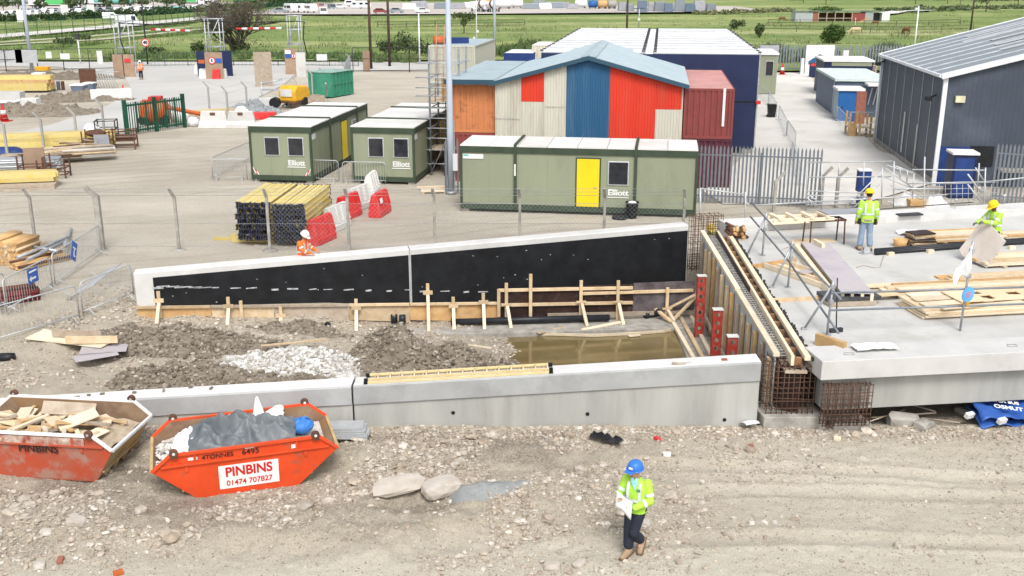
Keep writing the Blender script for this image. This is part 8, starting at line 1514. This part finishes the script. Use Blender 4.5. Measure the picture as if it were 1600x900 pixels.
mass('scrub', [(1380, 20), (1480, 17), (1600, 14), (1700, 12)], 3500, .7, 1.6, [(.09, .13, .06), (.12, .16, .07), (.15, .18, .09)], 'green scrub band in the far right meadow', 8, 7)
mass('wood', [(400, 4), (560, 2), (700, 1), (820, -2)], 7000, .9, 7, DG+[(.08, .10, .05)], 'dark far wood behind the caravan park', 9, 10); mass('wood', [(820, -6), (1000, -8), (1200, 0), (1400, 1), (1600, 2), (1800, 2)], 9000, .9, 6.5, DG+[(.08, .10, .05)], 'dark far wood along the top right of the meadow', 10, 10)
mass('wood', [(-300, -8), (0, -8), (300, -8), (420, -6)], 5000, 1.1, 8, DG, 'dark far wood beyond the lorry park', 11, 12)
rr = np.random.RandomState(55); o = leaves('grass_tufts', [((rr.uniform(-.62, .62)*y_, y_, .35), (rr.uniform(1, 4), rr.uniform(.8, 2.5), .3)) for y_ in 131*np.exp(rr.rand(900)*.95)], 26000, .34, [(.11, .15, .06), (.14, .19, .075), (.18, .21, .09), (.22, .24, .12), (.12, .15, .06)], None, 56, 1.2); tag(o, 'scattered tufts of longer grass over the meadow', 'grass', kind='stuff')
# ------------------------------------------------------------------ poles
def pole(px, py, h, r, m, lab, name='pole', top=None): t = T(name, lab, 'pole', A(px, py)); MB().tube([(0, 0, -.1), (0, 0, h)], [r, r*.75], 9).build('shaft', m, t); return t
for px, py, lb in ((580, 108, 'left of the two dark wooden poles rising past the meadow'), (609, 104, 'right of the two dark wooden poles rising past the meadow'), (978, 92, 'dark wooden pole rising behind the white roofed building'), (1514, 66, 'dark wooden pole rising behind the grey shed roof')):
    t = pole(px, py, 11.5, .17 if px < 900 else .15, 'pole_wood', lb, 'wooden_pole'); MB().beam((-.9, 0, 11.2), (.9, 0, 11.2), .1, .1).build('cross_arm', 'pole_wood', t)
t = pole(50, 108, 12, .20, 'pole_grey', 'pale grey lamp column at the far left of the site', 'lamp_post'); MB().tube([(0, 0, 11.9), (1.5, 0, 12.2)], .06, 6).build('arm', 'pole_grey', t)
t = pole(773, 92, 12, .20, 'pole_grey', 'pale grey lamp column right of the thin white pole', 'lamp_post'); MB().tube([(0, 0, 11.9), (1.5, 0, 12.2)], .06, 6).build('arm', 'pole_grey', t)
t = pole(745, 92, 11.5, .07, 'mast_white', 'thin white pole with small boxes left of the grey lamp column', 'camera_pole'); MB().cbox((.15, 0, 3.4), .3, .2, .3).build('camera', 'white', t); MB().cbox((-.3, -.1, 2.6), .25, .2, .25).build('camera', 'white', t)
t = pole(656, 100, 5.9, .10, 'mast_white', 'plain white post standing by the yard railings', 'white_post')
t = pole(1427, 90, 6.4, .10, 'mast_white', 'white pole with twin lamp heads behind the grey shed', 'lamp_post'); MB().cbox((-.3, 0, 6.1), .35, .3, .25).build('lamp_head', 'white', t); MB().cbox((.3, 0, 6.5), .35, .3, .25).build('lamp_head', 'steel_dark', t)
t = pole(998, 44, 4.0, .12, 'galv', 'short pole with a white box behind the white roofed building', 'camera_pole'); MB().cbox((0, 0, 1.8), .5, .4, .5).build('camera', 'white', t); MB().beam((-1.2, 0, 4), (1.2, 0, 4), .15, .15).build('cross_arm', 'steel_dark', t)
t = pole(231, 101, 12, .09, 'steel_dark', 'dark pole carrying a round forty speed sign', 'sign_post'); MB().lathe([(.48, -.02), (.48, .02)], 22, 0, (0, -.12, 2.55), False, Matrix.Rotation(math.pi/2, 4, 'X')).build('red_ring', 'sign_red', t); MB().lathe([(.36, -.026), (.36, .026)], 22, 0, (0, -.12, 2.55), False, Matrix.Rotation(math.pi/2, 4, 'X')).build('white_disc', 'white', t); text('40', .5, 'letter_black', t, wallM(0, -.155, 2.55), 'numeral', .03)
t = pole(126, 100, 3.1, .09, 'mast_white', 'white post with a small dark box on top by the far left fence', 'post'); MB().cbox((0, 0, 3.2), .35, .3, .6).build('signal_box', 'steel_dark', t)
# ------------------------------------------------------------------ railings and far fences
def railing(pts, h, lab, m='gate_green', sp=2.2, mesh=True, r=.04, name='railing', hoop=False):
    P_ = [A(*p) for p in pts]; t = T(name, lab, 'fence'); mb = MB(); rb = MB()
    for a, b in zip(P_[:-1], P_[1:]):
        k = max(1, int((b-a).length/sp))
        for i in range(k+1): q_ = a.lerp(b, i/k); mb.tube([q_, q_+Vector((0, 0, h))], r, 5)
        for z_ in (.15, h*.55, h): rb.tube([a+Vector((0, 0, z_)), b+Vector((0, 0, z_))], r*.7, 5)
    mb.build('posts', m, t); rb.build('rails', m, t)
    if mesh:
        wb = MB()
        for a, b in zip(P_[:-1], P_[1:]):
            k = int((b-a).length/.45)
            for i in range(k): q_ = a.lerp(b, i/k); wb.tube([q_, q_+Vector((0, 0, h))], .012, 3, 0, False)
        wb.build('bars', m, t)
    return t
railing([(-40, 112), (60, 111), (180, 108)], 2.3, 'dark steel fence along the far left edge of the site', 'steel_dark', 2.6, False, .05); railing([(186, 104), (330, 103), (470, 103), (560, 104)], 1.5, 'green hoop-topped railing between the site road and the meadow', 'gate_green', 2.6)
railing([(552, 113), (640, 113), (672, 113)], 2.6, 'dark tall steel fence across the back of the gravel yard', 'steel_dark', 3.4, False, .05)
railing([(-80, 66), (40, 60), (150, 52), (230, 44), (330, 34), (420, 22), (520, 9)], 3.0, 'tall dark green mesh fence along the near side of the lane', 'gate_green', 3.0, True, .06)
for k, (pts, lb) in enumerate((([(590, 44), (680, 42), (820, 40)], 'post and wire fence across the middle meadow'), ([(1190, 50), (1300, 52), (1420, 53), (1520, 50)], 'post and wire fence behind the grazing horses'), ([(1200, 40), (1300, 41), (1400, 42), (1500, 40)], 'post and wire fence before the stable'))): railing(pts, 1.3, lb, 'bark', 6, False, .07, 'wire_fence')
for k, (px, w_, h_, z_, m, lb) in enumerate(((21, 2.6, 1.4, 1.0, 'galv_pale', 'left pale sheet fixed to the far left fence'), (46, 2.4, 1.4, 1.0, 'galv_pale', 'right pale sheet fixed to the far left fence'), (81, .6, .7, 1.5, 'white', 'small white notice on the far left fence'), (106, 1.0, .6, 1.4, 'white', 'wider white notice on the far left fence'), (160, .6, 1.4, .9, 'white', 'tall white notice near the left height gate tower'))): o = MB().box(-w_/2, w_/2, 0, .03, z_-.5, z_-.5+h_).build('fence_sheet', m); q_ = A(px, 111); put(o, (q_.x, q_.y-.3, .4)); tag(o, lb, 'sheet')
for px, lb in ((504, 'small white notice on the railing behind the green container'),): o = MB().box(-.6, .6, 0, .03, .7, 1.4).build('notice', 'white'); put(o, A(px, 104)-Vector((0, .2, 0))); tag(o, lb, 'notice')
o = hoard(573, 112, .75, 2.2, 'narrow brown hoarding board left of the wooden pole', 'brownboard')
# ------------------------------------------------------------------ stable and horses
q_ = A(1242, 35); t = T('stable', 'long low ramshackle stable of grey, red and dark bays in the far meadow', 'stable', q_, 0)
for x0, x1, m, h_ in ((0, 4.2, 'galv', 2.3), (4.2, 5.4, 'brick', 2.5), (13.6, 16.6, 'cont_maroon', 2.1), (16.6, 18.6, 'galv', 2.4), (20.6, 22.5, 'white', 2.2)): MB().box(x0+.02, x1-.02, 0, 4, 0, h_).build('bay', m, t)
MB().box(5.4, 13.6, 3.6, 4, 0, 2.1).build('back_wall', 'rust', t); MB().box(18.62, 20.58, 1.5, 4, 0, 2.1).build('dark_bay', 'steel_dark', t)
for k in range(5): MB().box(5.5+2*k-.1, 5.5+2*k+.1, -.05, .15, 0, 2.2).build('post', 'timber_old', t)
MB().box(-.3, 20.7, -.3, 4.3, 2.51, 2.62).build('roof', 'green_cont' if 0 else mat('old_green_roof', (.16, .22, .17), .8, var=.3, sc=.5), t); MB().box(5.4, 13.6, -.1, 0, .9, 1.05).build('rail', 'timber_old', t)
leaves('roof_ivy', [((8, 3, 2.9), (4.5, 1.5, .7))], 500, .3, GREENS[1:], t, 8)
o = MB().beam((1.4*0, 0, 0), (3.0, 0, 1.2), .15, .3).build('timber_beam', 'timber_orange'); put(o, A(1337, 36)-Vector((0, .8, 0))); tag(o, 'orange brown timber leaning before the red bay of the stable', 'timber'); o = MB().box(-.06, .06, -.06, .06, 0, 1.7).build('pale_post', 'timber_pale'); put(o, A(1336, 40)); tag(o, 'pale post in the meadow before the stable', 'post')
def horse(px, py, rz, m, lab, s=1.0):
    t = T('horse', lab, 'horse', A(px, py), rz); t.scale = (s,)*3; mb = MB()
    limb(mb, [(-.75, 0, 1.12), (-.2, 0, 1.08), (.55, 0, 1.12)], [.30, .32, .29]); limb(mb, [(.62, 0, 1.2), (1.05, 0, .85), (1.3, 0, .42)], [.20, .13, .11]); limb(mb, [(1.3, 0, .42), (1.38, 0, .14)], [.115, .07])
    for y_ in (-.14, .14): limb(mb, [(.55, y_, 1.0), (.58, y_, .52), (.56, y_, .06)], [.13, .07, .055]); limb(mb, [(-.75, y_, 1.05), (-.68, y_, .75), (-.86, y_, .5), (-.8, y_, .06)], [.19, .11, .065, .055])
    for y_ in (-.06, .06): limb(mb, [(1.18, y_, .58), (1.14, y_, .70)], [.035, .015])
    fuse(mb, .035, 2).build('body', m, t); ml = MB(); limb(ml, [(-1.02, 0, 1.15), (-1.12, 0, .8), (-1.1, 0, .4)], [.06, .08, .03]); ml.build('tail', 'bark', t); mn = MB(); limb(mn, [(.55, 0, 1.42), (.95, 0, 1.05), (1.2, 0, .62)], [.06, .06, .04]); mn.build('mane', 'bark', t)
horse(1336, 55, math.pi+.1, 'horse', 'pale dun horse grazing in the meadow right of the round bush'); horse(1415, 55, math.pi/2+.2, 'horse_brown', 'brown horse seen end on beside the twin lamp pole'); horse(1367, 40, math.pi, 'horse_brown', 'small brown pony far off before the stable', .7); horse(1222, 34, 0, 'horse_brown', 'dark horse far off left of the stable', .8)
# ------------------------------------------------------------------ vehicles
def wheels(t, xs, w_, r=.33):
    for x in xs:
        for y_ in (-w_/2+.02, w_/2-.2): o = MB().tube([(x, y_, r), (x, y_+.18, r)], r, 12).build('wheel', 'tyre', t); MB().tube([(x, y_-.01, r), (x, y_+.19, r)], r*.55, 10).build('rim', 'galv', o)
def van(px, py, rz, lab, m='vanwhite', L_=5.2, h=2.2, w_=1.95, grp=None):
    t = T('van', lab, 'van', A(px, py)+Vector((0, 0, .05)), rz, grp); pr = [(-L_/2, .35), (L_/2, .35), (L_/2, .95), (L_/2-.75, 1.15), (L_/2-1.45, h), (-L_/2+.05, h)]
    MB().prism([(x, -w_/2, z) for x, z in pr], (0, w_, 0)).build('body', m, t, .06); MB().prism([(L_/2-.82, -w_/2+.12, 1.2), (L_/2-1.40, -w_/2+.12, h-.12), (L_/2-1.40, w_/2-.12, h-.12), (L_/2-.82, w_/2-.12, 1.2)], (.03, 0, .02)).build('windscreen', 'glass', t)
    for s_ in (-1, 1): MB().box(L_/2-2.2, L_/2-1.35, s_*w_/2-.01, s_*w_/2+.01, 1.2, h-.3).build('window', 'glass', t)
    for y_ in (-.4, .4): MB().box(-L_/2-.01, -L_/2+.02, y_-.3, y_+.3, 1.2, h-.3).build('window', 'glass', t)
    for s_ in (-.7, .7): MB().box(L_/2-.02, L_/2+.02, s_-.15, s_+.15, .7, .9).build('headlight', 'white', t)
    wheels(t, (-L_/2+1, L_/2-.95), w_); return t
def car(px, py, rz, m, lab, grp=None):
    t = T('parked_car', lab, 'car', A(px, py)+Vector((0, 0, .72)), rz, grp); L_, w_ = 4.2, 1.7; pr = [(-2.1, .3), (2.1, .3), (2.1, .72), (1.1, .9), (.45, 1.4), (-1.2, 1.42), (-1.95, .95)]
    MB().prism([(x, -w_/2, z) for x, z in pr], (0, w_, 0)).build('body', m, t, .06)
    for s_ in (-1, 1): MB().prism([(.85, s_*w_/2, .92), (.38, s_*w_/2, 1.32), (-1.15, s_*w_/2, 1.34), (-1.6, s_*w_/2, .95)], (0, s_*.012, 0)).build('window', 'glass', t)
    MB().prism([(1.06, -.72, .93), (.5, -.72, 1.36), (.5, .72, 1.36), (1.06, .72, .93)], (.03, 0, .02)).build('windscreen', 'glass', t); wheels(t, (-1.3, 1.3), w_, .3); return t
van(202, 41, R(18), 'white van driving on the lane, nearer and larger of two', L_=5.6, h=2.4)['category'] = 'van'; van(174, 31, R(20), 'small white van on the lane behind the larger white van', L_=4.2, h=1.8)
def trailer(px, py, rz, m, lab, L_=13, h=2.7, panel=None, cab=True, ptext=None):
    t = T('lorry', lab, 'lorry', A(px, py)+Vector((0, 0, .7)), rz); MB().box(-L_/2, L_/2, -1.25, 1.25, 1.2, 1.2+h).build('box_body', m, t, .05)
    if panel: o = MB().box(-L_*.1, L_/2-.2, -1.275, -1.255, 1.35, 1.05+h).build('side_panel', panel, t)
    if cab: MB().box(L_/2+.5, L_/2+2.6, -1.2, 1.2, .6, 3.4).build('cab', 'vanwhite', t, .15); MB().box(L_/2+2.58, L_/2+2.63, -1.05, 1.05, 1.9, 2.9).build('windscreen', 'glass', t); MB().box(L_/2+1.3, L_/2+2.2, -1.22, -1.19, 1.9, 2.7).build('window', 'glass', t)
    MB().box(-L_/2, L_/2+2, -.5, .5, .8, 1.15).build('chassis', 'steel_dark', t); wheels(t, (-L_/2+1.5, -L_/2+2.8, L_/2+1.2), 2.4, .5); return t
trailer(82, 17, R(3), 'vanwhite', 'white lorry with a green side panel at the left of the lorry park', 14, 2.7, 'vangreen'); trailer(150, 14, R(3), 'vanwhite', 'plain white lorry right of the green panelled one', 7, 3.0); trailer(292, 12, R(5), 'vanwhite', 'white lorry with green panel behind the small trees', 8, 3.0, 'vangreen'); trailer(382, 8, R(4), 'vangreen', 'green lorry at the right of the lorry park', 9, 2.6, None, False); trailer(22, 12, R(3), 'lead', 'grey lorry trailer at the far left of the lorry park', 16, 4.0, None, False); trailer(320, 9, R(4), 'vanwhite', 'short white lorry between the two green ones', 5, 2.6)
t = T('tanker', 'teal tank trailer in the lorry park', 'tanker', A(180, 14)+Vector((0, 0, .7)), R(3)); MB().tube([(-7, 0, 2.4), (-6.7, 0, 2.4), (6.7, 0, 2.4), (7, 0, 2.4)], [.8, 1.3, 1.3, .8], 18).build('tank', 'teal', t); MB().box(-7, 7, -.5, .5, .8, 1.1).build('chassis', 'steel_dark', t); wheels(t, (-5.5, -4.2, 5), 2.4, .5)
cm = ['vanwhite', 'vanwhite', 'vangrey', 'vanwhite', 'vanwhite', 'vangrey', 'teal']
rs = random.Random(12); k = 0
for row, (y0, y1, x0, x1, st) in enumerate(((31, 24, -6, 150, 11), (25, 21, 40, 300, 13), (21, 18, 205, 330, 14))):
    x = x0
    while x < x1: car(x, lerp(y0, y1, (x-x0)/(x1-x0)), rs.choice([1.4, 1.6, 1.5, -1.5]), rs.choice(cm), 'distant parked car in row %s of the car park before the lorries' % ['nearest the hedge', 'in the middle', 'behind the hedge trees'][row], 'parked cars in the row '+['nearest the hedge', 'in the middle', 'behind the hedge trees'][row]); x += st+rs.uniform(0, 5)
def caravan(px, py, rz, lab, m='vanwhite', L_=6, h=2.5): t = T('caravan', lab, 'caravan', A(px, py)+Vector((0, 0, .72)), rz); pr = [(-L_/2, .45), (L_/2, .45), (L_/2+.1, 1.1), (L_/2-.5, h), (-L_/2+.4, h), (-L_/2-.05, 1.2)]; MB().prism([(x, -1.1, z) for x, z in pr], (0, 2.2, 0)).build('body', m, t, .08); [MB().box(x, x+1.1, -1.12, -1.09, 1.3, 1.95).build('window', 'glass', t) for x in (-L_/2+.6, -.4, L_/2-1.8)]; wheels(t, (0,), 2.1, .33)
for k, (px, py, rz, L_, lb) in enumerate(((455, 23.5, -.9, 5, 'leftmost white caravan in the far row'), (471, 23.5, -.9, 5, 'second white caravan from the left in the far row'), (486, 24, -.9, 4.5, 'third white caravan from the left in the far row'), (564, 17, .1, 6.5, 'long white caravan with dark windows, at the right of the row'), (547, 13, .2, 4, 'white caravan partly behind the long one'))): caravan(px, py, rz, lb, L_=L_)
van(505, 24.5, -1.3, 'white van parked right of the caravans'); van(489, 18, -1.3, 'white van behind the third caravan'); van(502, 15, -1.3, 'reddish van at the back of the caravan row', 'cont_roof'); van(519, 17, -1.2, 'dark grey green van behind the parked white van', 'vangrey'); car(532, 16.5, .2, 'vanwhite', 'white car parked left of the long caravan'); car(438, 24, .3, 'vangrey', 'dark car at the left end of the caravan row'); car(620, 24, .2, 'vangrey', 'grey car right of the wooden poles'); car(660, 24, .5, 'vanwhite', 'pale car on the edge of the far yard'); car(595, 25, .2, 'cont_maroon', 'rusty red wreck between the two wooden poles')
def blob(name, px, py, w_, d_, h, m, lab, cat): o = MB().hexa([(-w_/2, -d_/2, 0), (w_/2, -d_/2, 0), (w_/2, d_/2, 0), (-w_/2, d_/2, 0), (-w_*.42, -d_*.42, h), (w_*.42, -d_*.42, h), (w_*.42, d_*.42, h), (-w_*.42, d_*.42, h)]).build(name, m, None, .15); put(o, A(px, py)+Vector((0, 0, .7)), rs.uniform(-.1, .1)); tag(o, lb_ if 0 else lab, cat)
for k, (px, w_, h) in enumerate(((972, 2.6, 2.6), (984, 2.4, 2.2), (1003, 3.2, 3.2), (1018, 2.4, 2.4), (1030, 3.4, 2.8), (1044, 2.6, 2.4), (1054, 2.6, 2.2), (1062, 3.2, 3.6), (1078, 3.2, 2.4), (1092, 3.8, 3.0), (1110, 3.0, 2.2))): blob('storage_crate', px, 20.5+(k % 3)*.8, w_, 2.5, h, ['lead', 'vangrey', 'slate'][k % 3], 'grey crate in the long far row right of the dark pole', 'crate')
for o in bpy.data.objects:
    if o.name.startswith('storage_crate'): o['group'] = 'far row of grey crates'
def tank(px, py, L_, r, m, lab): t = T('storage_tank', lab, 'tank', A(px, py)+Vector((0, 0, .7)), rs.uniform(-.2, .2)); MB().tube([(-L_/2, 0, r+.3), (-L_/2+.3, 0, r+.3), (L_/2-.3, 0, r+.3), (L_/2, 0, r+.3)], [r*.6, r, r, r*.6], 14).build('shell', m, t); [MB().box(x-.15, x+.15, -r*.8, r*.8, 0, .4).build('cradle', 'steel_dark', t) for x in (-L_*.3, L_*.3)]
for px, py, L_, r, m, lb in ((788, 17, 5, 1.3, 'vanwhite', 'white tank left of the pale row in the far yard'), (808, 16, 4, 1.2, 'vanwhite', 'white tank just right of the grey lamp column'), (908, 16, 4, 1.3, 'vanwhite', 'white tank near the small dark tree'), (926, 17, 3, 1.2, 'blue', 'blue ended drum in the far yard'), (941, 17, 3.4, 1.2, 'timber_orange', 'orange drum in the far yard'), (956, 17, 3, 1.2, 'concrete_old', 'brown drum in the far yard')): tank(px, py, L_, r, m, lb)
for k, (px, py) in enumerate(((830, 17), (842, 14), (852, 17), (866, 16), (880, 15), (895, 17), (640, 18), (655, 16), (690, 17), (715, 17), (735, 15))): blob('covered_load', px, py, rs.uniform(4, 7), 2.5, rs.uniform(1.6, 2.4), rs.choice(['vanwhite', 'vanwhite', 'lead', 'vangrey']), 'pale covered load in the far yard before the dark wood', 'load')
for o in bpy.data.objects:
    if o.name.startswith('covered_load'): o['group'] = 'pale covered loads in the far yard'
t = T('loader', 'orange yellow wheeled loader in the far yard beside the grey lamp column', 'loader', A(760, 16)+Vector((0, 0, .7)), .1); MB().prism([(-2.6, -1.2, 1), (2.2, -1.2, 1), (2.4, -1.2, 2.2), (.6, -1.2, 3.6), (-1.5, -1.2, 3.6), (-2.8, -1.2, 2)], (0, 2.4, 0)).build('body', 'mach_yellow', t, .15); MB().beam((1.5, 0, 2.2), (4.2, 0, 1.2), .4, .5).build('arm', 'mach_yellow', t); wheels(t, (-1.8, 1.6), 2.6, .9)
def truckmix(px, py, lab): t = T('mixer_truck', lab, 'lorry', A(px, py)+Vector((0, 0, .7)), -.9); MB().tube([(-2.2, 0, 1.9), (-.8, 0, 2.1), (1.2, 0, 2.4), (2.2, 0, 2.7)], [.6, 1.25, 1.1, .5], 14).build('drum', 'vanwhite', t); MB().tube([(-.2, 0, 2.2), (.5, 0, 2.3)], [1.28, 1.24], 14).build('drum_band', 'rust', t); MB().box(-4.6, -2.6, -1.1, 1.1, .6, 2.9).build('cab', 'vanwhite', t, .1); wheels(t, (-3.5, 0, 1.5), 2.3, .5)
truckmix(753, 22, 'left mixer truck in the far yard'); truckmix(770, 22.5, 'right mixer truck in the far yard')
for k, (px, py) in enumerate(((102, 28), (143, 27.5), (35, 40))): o = MB().box(-1.0, 1.0, 0, .1, .8, 3.4).build('white_board', 'white'); put(o, A(px, py)); tag(o, ['left white board on the hedge by the lane', 'right white board on the hedge by the lane', 'large white board at the left end of the hedge'][k], 'board')
# ================================================================== LIGHT, WORLD, RENDER
SEL, SAZ = R(53), R(170)     # sun elevation; azimuth measured clockwise from +Y
wd_ = bpy.data.worlds.new('World'); scn.world = wd_; wd_.use_nodes = True; nt = wd_.node_tree; L = nt.links.new; bg = nt.nodes['Background']
sk = nt.nodes.new('ShaderNodeTexSky'); sk.sky_type = 'NISHITA'; sk.sun_disc = False; sk.sun_elevation = SEL; sk.sun_rotation = SAZ; sk.air_density = 1; sk.dust_density = 3.0; sk.ozone_density = 1
hs = nt.nodes.new('ShaderNodeHueSaturation'); hs.inputs['Saturation'].default_value = .30; L(sk.outputs[0], hs.inputs['Color']); L(hs.outputs[0], bg.inputs['Color']); bg.inputs['Strength'].default_value = .15
sl = bpy.data.lights.new('sun', 'SUN'); so = bpy.data.objects.new('sun', sl); COL.objects.link(so); sl.energy = 1.5; sl.angle = R(20); sl.color = (1, .965, .92)
sd = Vector((math.sin(SAZ)*math.cos(SEL), math.cos(SAZ)*math.cos(SEL), math.sin(SEL))); so.rotation_euler = (-sd).to_track_quat('-Z', 'Y').to_euler(); so.location = (0, 0, 60)
vs = scn.view_settings; vs.view_transform = 'Standard'; vs.look = 'None'; vs.gamma = 1; vs.exposure = .58; vs.use_curve_mapping = False
scn.render.engine = 'CYCLES'
